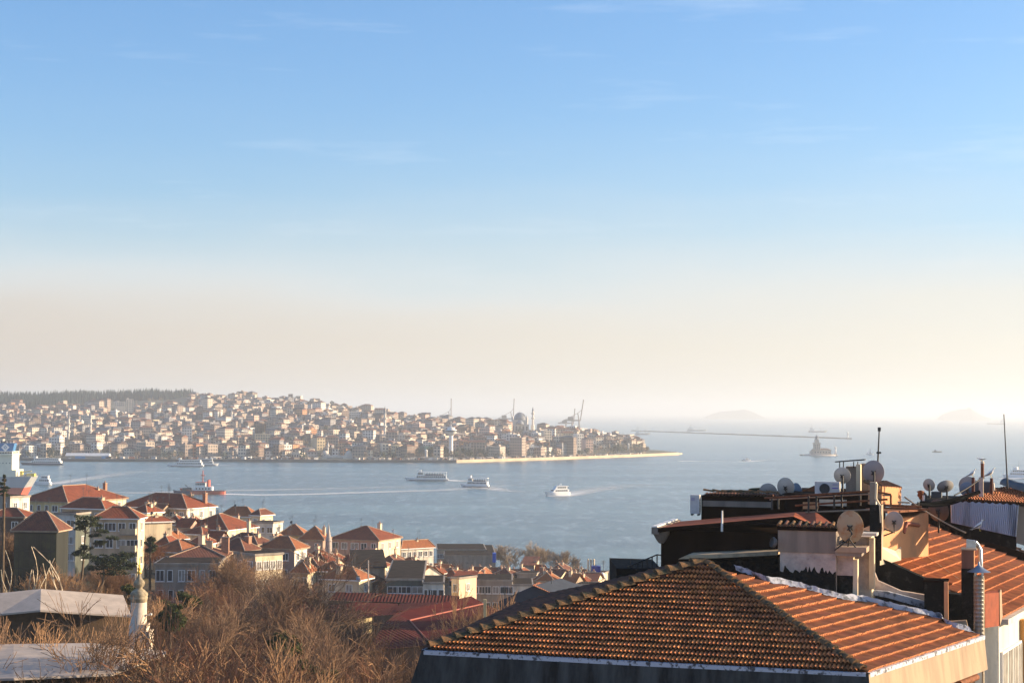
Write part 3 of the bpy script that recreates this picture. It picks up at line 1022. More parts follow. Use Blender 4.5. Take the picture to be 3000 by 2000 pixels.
def hull(m, L, B, H, mt, bow=.28, stern=.08, sheer=.25, z0=-1.2, flare=1.0, rake=.06):
    """bow towards +X, waterline at z = 0"""
    N = 22; vs = []; rings = []
    for i in range(N + 1):
        s = i / N
        x = -L / 2 + L * s
        k = 1.0
        if s > 1 - bow: k = max(0, math.cos((s - (1 - bow)) / bow * math.pi / 2)) ** .75
        if s < stern: k = .78 + .22 * s / stern
        hb = B / 2 * max(k, .02)
        top = H * (1 + sheer * max(0, (s - .55) / .45) ** 2 + .04 * (1 - s))
        xr = x + (L * rake * (s - .8) / .2 if s > .8 else 0)
        rings.append([(x, -hb * .72, z0), (x, -hb * .93, 0), (xr, -hb * flare, top), (xr, hb * flare, top), (x, hb * .93, 0), (x, hb * .72, z0)])
    b = []
    for r in rings: b += r
    fs = []
    for i in range(N):
        for k in range(5):
            fs.append((i * 6 + k, (i + 1) * 6 + k, (i + 1) * 6 + k + 1, i * 6 + k + 1))
    fs.append(tuple(range(6))[::-1])
    m.mesh(b, fs, mt)


def deck(m, x0, x1, B, z0, z1, mt, taper=0.0):
    """deck house with slanted front"""
    h = B / 2
    t = taper
    m.mesh([(x0, -h, z0), (x1, -h, z0), (x1, h, z0), (x0, h, z0), (x0, -h, z1), (x1 - t, -h, z1), (x1 - t, h, z1), (x0, h, z1)],
           [(0, 3, 2, 1), (4, 5, 6, 7), (0, 1, 5, 4), (1, 2, 6, 5), (2, 3, 7, 6), (3, 0, 4, 7)], mt)


def windows(m, x0, x1, B, z0, z1, n, mt=None, gap=.3):
    mt = mt or WINM
    w_ = (x1 - x0) / n
    for sy in (-1, 1):
        for i in range(n):
            a = x0 + w_ * (i + gap / 2); b = x0 + w_ * (i + 1 - gap / 2)
            m.box(((a + b) / 2, sy * (B / 2 + .03), (z0 + z1) / 2), (b - a, .06, z1 - z0), mt)


def root_at(name, x, y, head, label, group=None, cat='boat'):
    return empty(name, G(x, y, 0), label, cat, group, R(head))


def ferry(x, y, L, head, label, two=True, openb=True, cat='ferry', dark=False):
    rt = root_at('passenger_ferry', x, y, head, label, None, cat)
    B = L * .2
    m = MB(); hull(m, L, B, 1.7, NAVY if dark else HULLW, bow=.3, sheer=.35); m.build('hull', rt)
    m = MB(); hull(m, L * 1.002, B * 1.01, .55, NAVY, bow=.3, sheer=.0, rake=.0); m.build('waterline_band', rt)
    m = MB(); deck(m, -L * .46, L * .27, B * .9, 1.7, 4.1, HULLW); m.build('lower_deck', rt)
    m = MB(); windows(m, -L * .44, L * .25, B * .9, 2.4, 3.6, 14); m.build('window', rt)
    if two:
        m = MB()
        if openb:
            deck(m, -L * .47, L * .24, B * .94, 6.4, 6.75, HULLW)
            for i in range(12):
                xx = -L * .46 + L * .69 * i / 11
                for sy in (-1, 1): m.tube([(xx, sy * B * .44, 4.1), (xx, sy * B * .44, 6.4)], .09, HULLW, 5)
            deck(m, L * .10, L * .24, B * .7, 4.1, 6.4, HULLW, .4)
            m.build('sun_roof', rt)
            m = MB(); windows(m, L * .11, L * .225, B * .7, 4.8, 6.0, 4); deck(m, -L * .40, L * .06, B * .5, 4.1, 5.2, NAVY); m.build('bench_rows', rt)
        else:
            deck(m, -L * .42, L * .2, B * .84, 4.1, 6.4, HULLW, .6)
            m.build('upper_deck', rt)
            m = MB(); windows(m, -L * .40, L * .17, B * .84, 4.8, 5.9, 12); m.build('upper_window', rt)
    m = MB(); deck(m, L * .14, L * .22, B * .45, 6.7, 8.3, HULLW, .5); m.build('wheelhouse', rt)
    m = MB(); m.tube([(L * .12, 0, 6.7), (L * .11, 0, 10)], .12, DKG, 5); m.tube([(-L * .5, 0, 2), (-L * .52, 0, 4.4)], .07, DKG, 5); m.build('mast', rt)
    return rt


ferry(1252, 1407, 33, 180, 'long white two-deck ferry with open roof in mid strait')
ferry(1392, 1426, 21, 162, 'small open-roofed passenger boat just right of the long ferry')
ferry(545, 1366, 34, 180, 'long low white ferry in front of the far quay', True, False)
ferry(608, 1363, 20, 4, 'short two-deck boat right behind the long low ferry', True, True)
ferry(125, 1361, 40, 180, 'dark-hulled ferry docked at the far quay beside the cargo ship', True, False, dark=True)

# white motor yacht
rt = root_at('motor_yacht', 1633, 1450, 205, 'white motor yacht with rounded decks heading across the strait', cat='yacht')
m = MB(); hull(m, 17, 5.4, 2.0, HULLW, bow=.4, sheer=.3); m.build('hull', rt)
m = MB(); deck(m, -7.5, 4.6, 4.8, 2.0, 4.0, HULLW, 1.6); m.build('cabin', rt)
m = MB(); windows(m, -6.4, 2.6, 4.8, 2.7, 3.5, 6, gap=.15); windows(m, -5.4, 1.0, 4.2, 4.7, 5.5, 5, gap=.2); m.box((3.9, 0, 3.2), (.1, 4.0, .8), WINM); m.build('window', rt)
m = MB(); deck(m, -6.4, 2.6, 4.2, 4.0, 5.9, HULLW, 1.2); deck(m, -7.2, 1.4, 4.6, 5.9, 6.15, HULLW, .2); m.build('upper_deck', rt)
m = MB(); m.tube([(-2, -1.4, 6.1), (-2.4, -.6, 7.6), (-2.4, .6, 7.6), (-2, 1.4, 6.1)], .12, HULLW, 6); m.tube([(-2.4, 0, 7.6), (-2.5, 0, 9)], .05, DKG, 5); m.build('radar_arch', rt)

# speedboats
for (x, y, L, hd, lb) in ((2186, 1349, 10, 195, 'tiny white speedboat between the point and the island tower'), (2548, 1331, 9, 180, 'tiny white sailing dinghy right of the island tower'),
                          (2446, 1334, 8, 180, 'small white boat moored at the right end of the tower islet')):
    rt = root_at('small_boat', x, y, hd, lb)
    m = MB(); hull(m, L, 3.2, 1.3, HULLW, bow=.5, sheer=.4); m.build('hull', rt)
    m = MB(); deck(m, -2.4, 1.8, 2.4, 1.3, 3.0, HULLW, .9); m.build('cabin', rt)
    m = MB(); windows(m, -2, 1, 2.4, 2.0, 2.6, 3, gap=.2); m.build('window', rt)
    if x > 2400:
        m = MB(); m.tube([(0, 0, 1), (0, 0, 11)], .12, HULLW, 5); m.mesh([(0, 0, 10.5), (0, 0, 3), (-2.6, .3, 3), (0, .15, 6)], [(0, 1, 2)], HULLW); m.build('mast', rt)

# white boat behind the cargo ship
rt = root_at('small_boat', 126, 1419, 178, 'white cabin boat just right of the cargo ship stern')
m = MB(); hull(m, 12, 4.4, 1.8, HULLW, bow=.4); m.build('hull', rt)
m = MB(); deck(m, -5, 3.2, 3.8, 1.8, 4.2, HULLW, .5); deck(m, -4, 1.5, 3.3, 4.2, 6.4, HULLW, .5); deck(m, -4.4, 1.8, 3.6, 6.4, 6.6, HULLW); m.build('cabin', rt)
m = MB(); windows(m, -4.6, 2.4, 3.8, 2.6, 3.6, 5); windows(m, -3.8, .8, 3.3, 4.9, 5.8, 4); m.build('window', rt)

# red and white tug
rt = root_at('tugboat', 596, 1447, 180, 'red and white tugboat with tall mast and long wake', cat='tug')
m = MB(); hull(m, 28, 9, 2.3, REDP, bow=.35, sheer=.75); m.build('hull', rt)
m = MB(); hull(m, 28.6, 9.5, .35, DKG, bow=.35, sheer=.75, z0=-.3); m.o = 1
for v in range(len(m.v)): m.v[v] = (m.v[v][0], m.v[v][1], m.v[v][2] + 2.2)
m.build('fender', rt)
m = MB(); deck(m, -6, 6.5, 6.4, 2.3, 5.0, HULLW, .6); m.build('deckhouse', rt)
m = MB(); deck(m, -1.5, 5, 5, 5.0, 7.6, HULLW, .5); deck(m, -1.9, 5.2, 5.6, 7.6, 7.9, REDP, .5); m.build('wheelhouse', rt)
m = MB(); windows(m, -1.2, 4.4, 5, 6.0, 7.1, 5, gap=.2); windows(m, -5, 5, 6.4, 3.2, 4.2, 5, gap=.5); m.box((5.0, 0, 6.5), (.3, 4.4, 1.0), WINM); m.build('window', rt)
m = MB(); m.tube([(.5, 0, 7.9), (.5, 0, 15.5)], .28, REDP, 6); m.tube([(.5, -2.2, 11), (.5, 2.2, 11)], .15, DKG, 5); m.tube([(.5, -1.4, 13), (.5, 1.4, 13)], .13, DKG, 5)
m.tube([(-1.4, 0, 10), (2.2, 0, 10)], .14, DKG, 5); m.tube([(-1, 0, 12.2), (1.8, 0, 12.2)], .3, REDP, 5); m.build('mast', rt)
for sy in (-1.8, 1.8):
    m = MB(); m.lathe((-3.4, sy, 5), [(.75, 0), (.75, 4.2), (.5, 4.4)], REDP, 10); m.build('funnel', rt)
m = MB(); m.lathe((8.8, 0, 2.8), [(1.1, 0), (1.1, 1.2), (.7, 1.6), (.1, 1.7)], DKG, 10); m.tube([(9, 0, 3.5), (12, 0, 6)], .25, DKG, 6); m.build('water_cannon', rt)
rt2 = root_at('pilot_boat', 542, 1447, 180, 'low dark pilot boat just ahead of the red tug')
m = MB(); hull(m, 14, 4.5, 2.0, NAVY, bow=.4, sheer=.4); m.build('hull', rt2)
m = MB(); deck(m, -3, 2, 3, 2, 4.2, DKG, .6); m.build('cabin', rt2)

# ---- big cargo ship cut by the left edge
rt = root_at('cargo_ship', -150, 1446, 0, 'huge grey and red hulled cargo ship with cream superstructure', cat='ship')
rt.location = G(-330, 1448, 0)
SX = G(118, 1448, 0).x - rt.location.x
m = MB()
L2 = SX - 4.2
prof = [(-60, -2), (L2 - 2, -2), (L2 + 1.2, 3.2)]
m.mesh([(-60, -9, -2), (L2 - 4, -9, -2), (L2 - .5, -9, 5.2), (-60, -9, 5.2), (-60, 9, -2), (L2 - 4, 9, -2), (L2 - .5, 9, 5.2), (-60, 9, 5.2)],
       [(0, 1, 2, 3), (5, 4, 7, 6), (1, 5, 6, 2), (0, 4, 5, 1)], REDP)
m.build('red_boot', rt)
m = MB()
m.mesh([(-60, -9.6, 5.2), (L2 - .5, -9.6, 5.2), (L2 + 3.4, -8.4, 11.6), (L2 + 3.8, -8.2, 12.4), (-60, -9.9, 11.8), (-60, 9.6, 5.2), (L2 - .5, 9.6, 5.2), (L2 + 3.4, 8.4, 11.6), (L2 + 3.8, 8.2, 12.4), (-60, 9.9, 11.8)],
       [(0, 1, 2, 4), (2, 3, 4), (6, 5, 9, 7), (7, 9, 8), (1, 6, 7, 2), (2, 7, 8, 3), (4, 3, 8, 9)], GREYP)
m.build('hull', rt)
X0 = G(8, 1448, 0).x - rt.location.x; X1 = G(57, 1448, 0).x - rt.location.x; X2 = G(70, 1448, 0).x - rt.location.x
m = MB(); m.b6(X0 - 14, -8.5, 12, X2, 8.5, 16.3, CREAMP); m.b6(X0 - 1, -8, 16.3, X1, 8, 25.6, CREAMP); m.b6(X0 - 24, -7, 12, X0 - 10, 7, 22, CREAMP)
m.b6(X0 - 1, -9.6, 25.6, X1 + .8, 9.6, 26.1, CREAMP); m.b6(X0 + 2, -8, 26.1, X1, 8, 27.9, CREAMP); m.build('superstructure', rt)
m = MB()
for k in range(4): m.box((X0 + 2.6 + k * 2.1, -8.05, 20.6), (.5, .1, .6), WINM)
for k in range(4): m.box((X1 + .05, -5 + 3.2 * k, 27.1), (.1, 2.2, .8), WINM)
for k in range(5): m.box((X0 + 3 + 1.7 * k, -8.06, 27.1), (1.2, .1, .8), WINM)
m.build('window', rt)
m = MB(); cx = (X0 + X1) / 2 - 1
m.mesh([(cx - 4.2, -3, 28), (cx + 5, -3, 28), (cx + 6.2, -3, 33), (cx - 5.4, -3, 33), (cx - 4.2, 3, 28), (cx + 5, 3, 28), (cx + 6.2, 3, 33), (cx - 5.4, 3, 33)],
       [(0, 1, 2, 3), (5, 4, 7, 6), (1, 5, 6, 2), (4, 0, 3, 7), (3, 2, 6, 7)], LBLUE)
m.build('funnel', rt)
m = MB()
for k, (s, mt_) in enumerate(((2.7, HULLW), (1.1, LBLUE), (.65, HULLW))):
    m.mesh([(cx + .4, -3.1 - k * .05, 30.4 - s), (cx + .4 + s, -3.1 - k * .05, 30.4), (cx + .4, -3.1 - k * .05, 30.4 + s), (cx + .4 - s, -3.1 - k * .05, 30.4)], [(0, 1, 2, 3)], mt_)
m.build('funnel_emblem', rt)
m = MB()
for dx in (-3, -.5, 1.8, 4): m.tube([(cx + dx, 0, 33), (cx + dx, 0, 34.8)], .5, DKG, 6)
m.tube([(X0 - 3, 0, 26), (X0 - 3, 0, 36)], .3, HULLW, 6); m.build('exhaust_pipe', rt)
m = MB(); m.lathe((X2 + 2.6, -5, 12), [(1.2, 0), (1.2, 3.4), (.3, 3.8)], YEL, 10); m.b6(X2 + 6, -6, 12.2, X2 + 11, -2, 14, YEL); m.b6(X2 + 4.6, -6, 12.2, X2 + 6, -4, 13.6, DKG); m.tube([(X2 + 2.6, -5, 15), (X2 + 9, -6, 15.5)], .3, YEL, 6)
m.build('deck_gear', rt)
m = MB()
for k in range(16):
    xx = X2 + k * 1.0
    if xx < L2 + 3.5: m.tube([(xx, -8.6, 12), (xx, -8.6, 13.2)], .06, HULLW, 4)
m.tube([(X2, -8.6, 13.2), (L2 + 3.4, -8.3, 13.4)], .07, HULLW, 4); m.build('railing', rt)

# ---- tower on its islet
TST = mat('tower_stone', (0.52, 0.45, 0.38), .9, var=.15, scale=.3)
b = G(2395, 1334, 0)
rt = empty('island_tower', b, 'stepped stone tower with low fort on a tiny sea islet', 'tower')
m = MB(); m.lathe((2, 0, -2), [(24, 0), (23, 3.0), (20, 3.6), (.1, 3.7)], TST, 20)
for v in range(len(m.v)): m.v[v] = (m.v[v][0] * 1.0 - 1, m.v[v][1] * .7, m.v[v][2])
m.build('islet', rt)
m = MB(); m.b6(-7, -6, 1.5, 17, 8, 7.5, TST); m.b6(-9.5, -4, 1.5, -7, 6, 6, TST); m.build('fort_wall', rt)
m = MB(); m.poly([(-7.5, -6.5, 7.5), (17.5, -6.5, 7.5), (13, 1, 9.6), (-3, 1, 9.6)], ROOFM['brown tiled']); m.poly([(17.5, -6.5, 7.5), (17.5, 8.5, 7.5), (13, 1, 9.6)], ROOFM['brown tiled'])
m.poly([(-7.5, 8.5, 7.5), (-7.5, -6.5, 7.5), (-3, 1, 9.6)], ROOFM['brown tiled']); m.poly([(17.5, 8.5, 7.5), (-7.5, 8.5, 7.5), (-3, 1, 9.6), (13, 1, 9.6)], ROOFM['brown tiled']); m.build('roof', rt)
m = MB(); m.b6(-5.2, -5, 1.5, 3, 3.5, 15.5, TST); m.b6(-6, -5.8, 15.5, 3.8, 4.3, 16.6, TST); m.b6(-3.6, -3.4, 16.6, 1.4, 1.8, 21, TST); m.build('tower_shaft', rt)
m = MB(); m.lathe((-1.1, -.8, 21), [(2.9, 0), (2.9, .5), (1.9, .6), (1.9, 2.6), (2.6, 3), (1.6, 4.4), (.15, 5.4), (.1, 9)], LEAD, 12); m.build('lantern_dome', rt)
m = MB()
for k in range(6): m.box((-4 + k * 3.6, -6.05, 4.6), (1.1, .1, 1.8), WINM)
for k in range(3):
    for j in range(3): m.box((-3.8 + 2.6 * k, -5.05, 9.5 + 2.2 * j), (.8, .1, 1.3), WINM)
m.build('window', rt)
m = MB(); m.lathe(G(2449, 1330, 0) - b + Vector((0, 4, 0)), [(1.9, -1), (1.9, 3), (1.3, 3.2), (1.1, 8.6), (1.6, 8.8), (.2, 10.4)], HULLW, 10); m.build('white_beacon', rt)
m = MB(); m.b6(-24, -5, .2, -9, -3, 1.6, TST); m.build('landing_jetty', rt)

# ---- far ships
for (x, y, L, hgt, hd, lb) in ((2040, 1262, 56, 8, 0, 'faint low ship beyond the breakwater, left of the tower'), (2394, 1266, 52, 9, 0, 'faint grey ship behind the breakwater above the island tower'),
                              (1882, 1273, 36, 8, 0, 'hazy ship just off the tip of the point'), (2920, 1243, 100, 14, 185, 'hazy grey cargo ship on the horizon at the right')):
    rt = root_at('distant_ship', x, y, hd, lb, cat='ship')
    m = MB(); hull(m, L, L * .18, hgt * .45, DKG if x > 2800 else GREYP, bow=.2, sheer=.3); m.build('hull', rt)
    m = MB(); deck(m, -L * .42, -L * .2, L * .14, hgt * .4, hgt * 1.4, HULLW, .5)
    if x > 2800: deck(m, -L * .42, -L * .26, L * .12, hgt * 1.4, hgt * 2.0, HULLW, .5)
    m.build('superstructure', rt)
    m = MB(); m.tube([(-L * .3, 0, hgt), (-L * .3, 0, hgt * 2.6)], .5, DKG, 5); m.tube([(L * .2, 0, 2), (L * .2, 0, hgt * 1.6)], .5, DKG, 5)
    if x > 2800: m.tube([(-L * .1, 0, 2), (0, 0, hgt * 2.6), (L * .1, 0, 2)], .7, DKG, 5)
    m.build('mast', rt)

# passenger boat at the right edge
rt = root_at('passenger_boat', 2985, 1399, 150, 'three-deck passenger boat cut by the right edge')
m = MB(); hull(m, 26, 8, 2.2, HULLW, bow=.35, sheer=.35); m.build('hull', rt)
m = MB(); deck(m, -11, 7.5, 7.2, 2.2, 4.6, HULLW, .6); deck(m, -10, 5.6, 6.6, 4.6, 7, HULLW, .7); deck(m, -11, 5.6, 7, 7, 7.3, HULLW); m.build('decks', rt)
m = MB(); windows(m, -10.6, 6.6, 7.2, 2.9, 4.0, 10); windows(m, -9.6, 4.6, 6.6, 5.3, 6.4, 8); m.build('window', rt)
m = MB(); deck(m, 1, 4.5, 4, 7.3, 9.4, HULLW, .7); m.build('wheelhouse', rt)
m = MB(); m.tube([(0, 0, 7), (0, 0, 15)], .15, DKG, 5); m.build('mast', rt)
# small low dark boat
rt = root_at('fishing_boat', 2745, 1324, 0, 'tiny dark fishing boat alone on the pale water')
m = MB(); hull(m, 14, 3.5, 1.4, DKG, bow=.4); m.build('hull', rt)
m = MB(); deck(m, -4, -1, 2, 1.4, 3.2, DKG, .3); m.build('cabin', rt)

# ------------------------------------------------------------------ the old town on the near slope
def tile_mat(name, col, col2, s=9.0):
    m = bpy.data.materials.new(name); m.use_nodes = True
    t = m.node_tree; bs = t.nodes['Principled BSDF']; bs.inputs['Roughness'].default_value = .85
    bs.inputs['Specular IOR Level'].default_value = .2
    tc_ = node(t, 'ShaderNodeTexCoord')
    n = node(t, 'ShaderNodeTexNoise', Scale=.9, Detail=6.0, Roughness=.7); t.links.new(tc_.outputs['Object'], n.inputs['Vector'])
    n2 = node(t, 'ShaderNodeTexNoise', Scale=7.0, Detail=3.0); t.links.new(tc_.outputs['Object'], n2.inputs['Vector'])
    a = node(t, 'ShaderNodeMath', operation='ADD'); t.links.new(n.outputs['Fac'], a.inputs[0]); t.links.new(n2.outputs['Fac'], a.inputs[1])
    mr = node(t, 'ShaderNodeMapRange'); mr.inputs['From Min'].default_value = .75; mr.inputs['From Max'].default_value = 1.3; t.links.new(a.outputs[0], mr.inputs['Value'])
    mx = node(t, 'ShaderNodeMix', data_type='RGBA'); mx.inputs['A'].default_value = tuple(col) + (1,); mx.inputs['B'].default_value = tuple(col2) + (1,)
    t.links.new(mr.outputs[0], mx.inputs['Factor']); t.links.new(mx.outputs['Result'], bs.inputs['Base Color'])
    uv = node(t, 'ShaderNodeUVMap')
    sp = node(t, 'ShaderNodeSeparateXYZ'); t.links.new(uv.outputs[0], sp.inputs[0])
    f1 = node(t, 'ShaderNodeMath', operation='MULTIPLY'); f1.inputs[1].default_value = 2 * math.pi / .25; t.links.new(sp.outputs['X'], f1.inputs[0])
    s1 = node(t, 'ShaderNodeMath', operation='SINE'); t.links.new(f1.outputs[0], s1.inputs[0])
    f2 = node(t, 'ShaderNodeMath', operation='DIVIDE'); f2.inputs[1].default_value = .36; t.links.new(sp.outputs['Y'], f2.inputs[0])
    s2 = node(t, 'ShaderNodeMath', operation='FRACT'); t.links.new(f2.outputs[0], s2.inputs[0])
    ad = node(t, 'ShaderNodeMath', operation='MULTIPLY_ADD'); ad.inputs[1].default_value = .6; t.links.new(s1.outputs[0], ad.inputs[0])
    ng = node(t, 'ShaderNodeMath', operation='MULTIPLY'); ng.inputs[1].default_value = -.8; t.links.new(s2.outputs[0], ng.inputs[0]); t.links.new(ng.outputs[0], ad.inputs[2])
    b = node(t, 'ShaderNodeBump'); b.inputs['Strength'].default_value = .8; b.inputs['Distance'].default_value = .06
    t.links.new(ad.outputs[0], b.inputs['Height']); t.links.new(b.outputs[0], bs.inputs['Normal'])
    MATS[name] = m
    return m


TR = tile_mat('red_roof_tiles', (0.36, 0.10, 0.048), (0.14, 0.05, 0.032))
TO = tile_mat('orange_roof_tiles', (0.46, 0.165, 0.07), (0.20, 0.08, 0.042))
TB = tile_mat('brown_roof_tiles', (0.24, 0.09, 0.055), (0.10, 0.05, 0.04))
TD = mat('dark_bitumen_roof', (0.045, 0.036, 0.03), .95, spec=.05, var=.4, scale=.6)
RIDGE = mat('ridge_mortar', (0.40, 0.28, 0.20), .9, var=.3, scale=3)
GDIRT = 0
WC = {k: mat('render_' + k, c, .9, col2=tuple(x * .60 for x in c), scale=.7, thr=(.40, .70), streak=True, bump=.15, bscale=6) for k, c in
      dict(cream=(0.78, 0.64, 0.44), white=(0.74, 0.68, 0.58), beige=(0.58, 0.45, 0.31), tan=(0.42, 0.31, 0.22), grey=(0.36, 0.31, 0.26), pink=(0.55, 0.36, 0.28),
           mauve=(0.40, 0.29, 0.25), yellow=(0.70, 0.56, 0.30), dark=(0.03, 0.032, 0.028), red=(0.36, 0.07, 0.05), darkred=(0.17, 0.035, 0.025), brown=(.16, .10, .07), teal=(0.12, .135, .115)).items()}
FRAME = mat('window_frame_white', (0.80, 0.79, 0.76), .5)
GLASS = mat('window_glass', (0.04, 0.055, 0.07), .12, spec=.8)
CURT = mat('curtain_glass', (0.32, 0.30, 0.27), .35, var=.3, scale=1.5)
BRICK = mat('chimney_brick', (0.38, 0.20, 0.13), .9, var=.3, scale=4)
METAL = mat('galvanised_metal', (0.42, 0.44, 0.47), .35, metal=.85, var=.2, scale=2)
rt_ = random.Random(21)


def uvface(m, pts, mt, reg):
    """roof face with uv metres: x along the eave (first edge), y up the slope"""
    m.poly(pts, mt)
    o = pts[0]; a = (pts[1] - pts[0]).normalized(); nrm = None
    for k in range(2, len(pts)):
        c = (pts[1] - pts[0]).cross(pts[k] - pts[0])
        if c.length > 1e-6: nrm = c.normalized(); break
    b = nrm.cross(a)
    reg.append((len(m.f) - 1, [((p - o).dot(a), (p - o).dot(b)) for p in pts]))


def set_uv(o, reg):
    me = o.data
    uv = me.uv_layers.new(name='UVMap')
    for fi, co in reg:
        pl = me.polygons[fi]
        for li, c in zip(pl.loop_indices, co): uv.data[li].uv = c


def window(parent, c, M, w, h, style=0):
    """frame + pane set on a wall; c = centre, M = rotation whose -Y looks out of the wall"""
    m = MB()

    def B(x, y, z, sx, sy, sz, mt, mm): mm.box(Vector(c) + M @ Vector((x, y, z)), (sx, sy, sz), mt, M=M)
    f = .09
    B(0, -.05, h / 2 - f / 2, w, .12, f, FRAME, m); B(0, -.05, -h / 2 + f / 2, w, .12, f, FRAME, m)
    B(-w / 2 + f / 2, -.05, 0, f, .12, h - 2 * f, FRAME, m); B(w / 2 - f / 2, -.05, 0, f, .12, h - 2 * f, FRAME, m)
    n = 1 if w < 1.0 else 2 if w < 2 else max(3, int(w / .8))
    for k in range(1, n): B(-w / 2 + w * k / n, -.05, 0, .07, .10, h - 2 * f, FRAME, m)
    B(0, -.09, -h / 2 - .06, w + .2, .22, .07, FRAME, m)
    fr = m.build('window', parent)
    m = MB(); B(0, -.015, 0, w - .08, .03, h - .08, CURT if style == 2 or rt_.random() < .22 else GLASS, m)
    m.build('pane', fr)
    return fr


def house(label, A, Y, rz, wf, ws, h, rise=2.4, style='hip', wall='beige', roof=None, side=None, name='town_house', win=(3, 4, 2), chims=(), over=.45, zb=None, winsz=(1.2, 1.35), balc=(), skip=(), ridge=True):
    """A: photo pixel of the eave at the nearest right-hand corner, Y its distance; wf / ws: pixels spanned by the front and the right side"""
    roof = roof or TR
    rz = R(rz)
    Aw = P(A[0], A[1], Y)
    fx = Vector((-math.cos(rz), -math.sin(rz), 0)); sx = Vector((-math.sin(rz), math.cos(rz), 0))

    def span(dirv, px):
        lo, hi = .2, 80.0
        for _ in range(40):
            md = (lo + hi) / 2
            q = Aw + dirv * md
            du = abs((q.x / q.y - Aw.x / Aw.y) * F)
            if du < px: lo = md
            else: hi = md
        return lo
    w = min(span(fx, wf), 40); d = span(sx, ws)
    if d > 45: d = 12.0
    d = max(d, 5.0)
    ctr = Aw + fx * (w / 2) + sx * (d / 2)
    ground = gz(ctr.y, ctr.x / ctr.y * F + 1500)
    top = Aw.z
    h = top - ground if h is None else h
    r = empty(name, (ctr.x, ctr.y, top - h), label, 'house', None, rz)
    z1 = h
    hw, hd = w / 2, d / 2
    W = WC[wall]; S = WC[side or wall]  # side is mostly a paler render: sunlight on right walls put into the colour
    m = MB()
    dn = -(top - h - ground) - 3 if top - h > ground else -1
    m.mesh([(-hw, -hd, dn), (hw, -hd, dn), (hw, hd, dn), (-hw, hd, dn), (-hw, -hd, z1), (hw, -hd, z1), (hw, hd, z1), (-hw, hd, z1)],
           [(0, 1, 5, 4), (2, 3, 7, 6), (3, 0, 4, 7)], W)
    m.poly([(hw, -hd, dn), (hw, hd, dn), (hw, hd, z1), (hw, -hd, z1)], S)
    if style == 'gable':
        m.poly([(hw, -hd, z1), (hw, hd, z1), (hw, 0, z1 + rise)], S); m.poly([(-hw, hd, z1), (-hw, -hd, z1), (-hw, 0, z1 + rise)], W)
    m.build('wall', r)
    # roof
    m = MB(); reg = []
    o = over
    V = lambda x, y, z: Vector((x, y, z))
    if style == 'flat':
        t_ = .35
        m.b6(-hw - o * .4, -hd - o * .4, z1, hw + o * .4, hd + o * .4, z1 + t_, WC['grey'])
        m.b6(-hw + .1, -hd + .1, z1 + t_, hw - .1, hd - .1, z1 + t_ + .03, TD)
        m.build('roof', r)
    elif style == 'shed':
        z2 = z1 + rise
        uvface(m, [V(-hw - o, -hd - o, z1), V(hw + o, -hd - o, z1), V(hw + o, hd + o, z2), V(-hw - o, hd + o, z2)], roof, reg)
        m.poly([(hw, -hd, z1), (hw, hd, z1), (hw, hd, z2 - .1)], S); m.poly([(-hw, hd, z1), (-hw, -hd, z1), (-hw, hd, z2 - .1)], W)
        set_uv(m.build('roof', r), reg)
    else:
        z0 = z1 - .05
        k = min(hw, hd) + o if style == 'hip' else 0
        e = [V(-hw - o, -hd - o, z0), V(hw + o, -hd - o, z0), V(hw + o, hd + o, z0), V(-hw - o, hd + o, z0)]
        zt = z0 + rise
        if w >= d: a_, b_ = V(-hw - o + k, 0, zt), V(hw + o - k, 0, zt)
        else: a_, b_ = V(0, -hd - o + k, zt), V(0, hd + o - k, zt)
        if style == 'gable': a_, b_ = V(-hw - o, 0, zt), V(hw + o, 0, zt)
        if w >= d or style == 'gable':
            fs = [[e[0], e[1], b_, a_], [e[2], e[3], a_, b_]]
            if style == 'hip': fs += [[e[1], e[2], b_], [e[3], e[0], a_]]
        else:
            fs = [[e[1], e[2], b_, a_], [e[3], e[0], a_, b_], [e[0], e[1], a_], [e[2], e[3], b_]]
        for f_ in fs: uvface(m, f_, roof, reg)
        # soffit and fascia
        m.poly([v - V(0, 0, .22) for v in e[::-1]], WC['tan'])
        for i in range(4):
            a0, b0 = e[i], e[(i + 1) % 4]
            if style == 'gable' and i in (1, 3): continue
            m.poly([a0 - V(0, 0, .22), b0 - V(0, 0, .22), b0 - V(0, 0, .004), a0 - V(0, 0, .004)], FRAME if wall in ('white', 'cream', 'beige') else WC['tan'])
        ro = m.build('roof', r)
        set_uv(ro, reg)
        if ridge:
            m = MB()
            rr = .13
            m.tube([a_, b_], rr, RIDGE, 6)
            if style == 'hip':
                if w >= d: L_ = [(e[0], a_), (e[3], a_), (e[1], b_), (e[2], b_)]
                else: L_ = [(e[0], a_), (e[1], a_), (e[2], b_), (e[3], b_)]
                for p, q in L_: m.tube([p, q], rr, RIDGE, 6)
            m.build('ridge_tiles', ro)
        for (cx, cy, ch, cw) in chims:
            x = cx * hw; y = cy * hd
            zr = z0 + rise * .5
            m = MB(); mt_ = rt_.choice([WC['cream'], BRICK, WC['beige']])
            m.b6(x - cw / 2, y - cw / 2, z0, x + cw / 2, y + cw / 2, zr + ch, mt_); m.b6(x - cw / 2 - .08, y - cw / 2 - .08, zr + ch, x + cw / 2 + .08, y + cw / 2 + .08, zr + ch + .12, WC['grey'])
            m.lathe((x, y, zr + ch + .12), [(.15, 0), (.15, .4), (.02, .42)], BRICK, 8)
            m.build('chimney', ro)
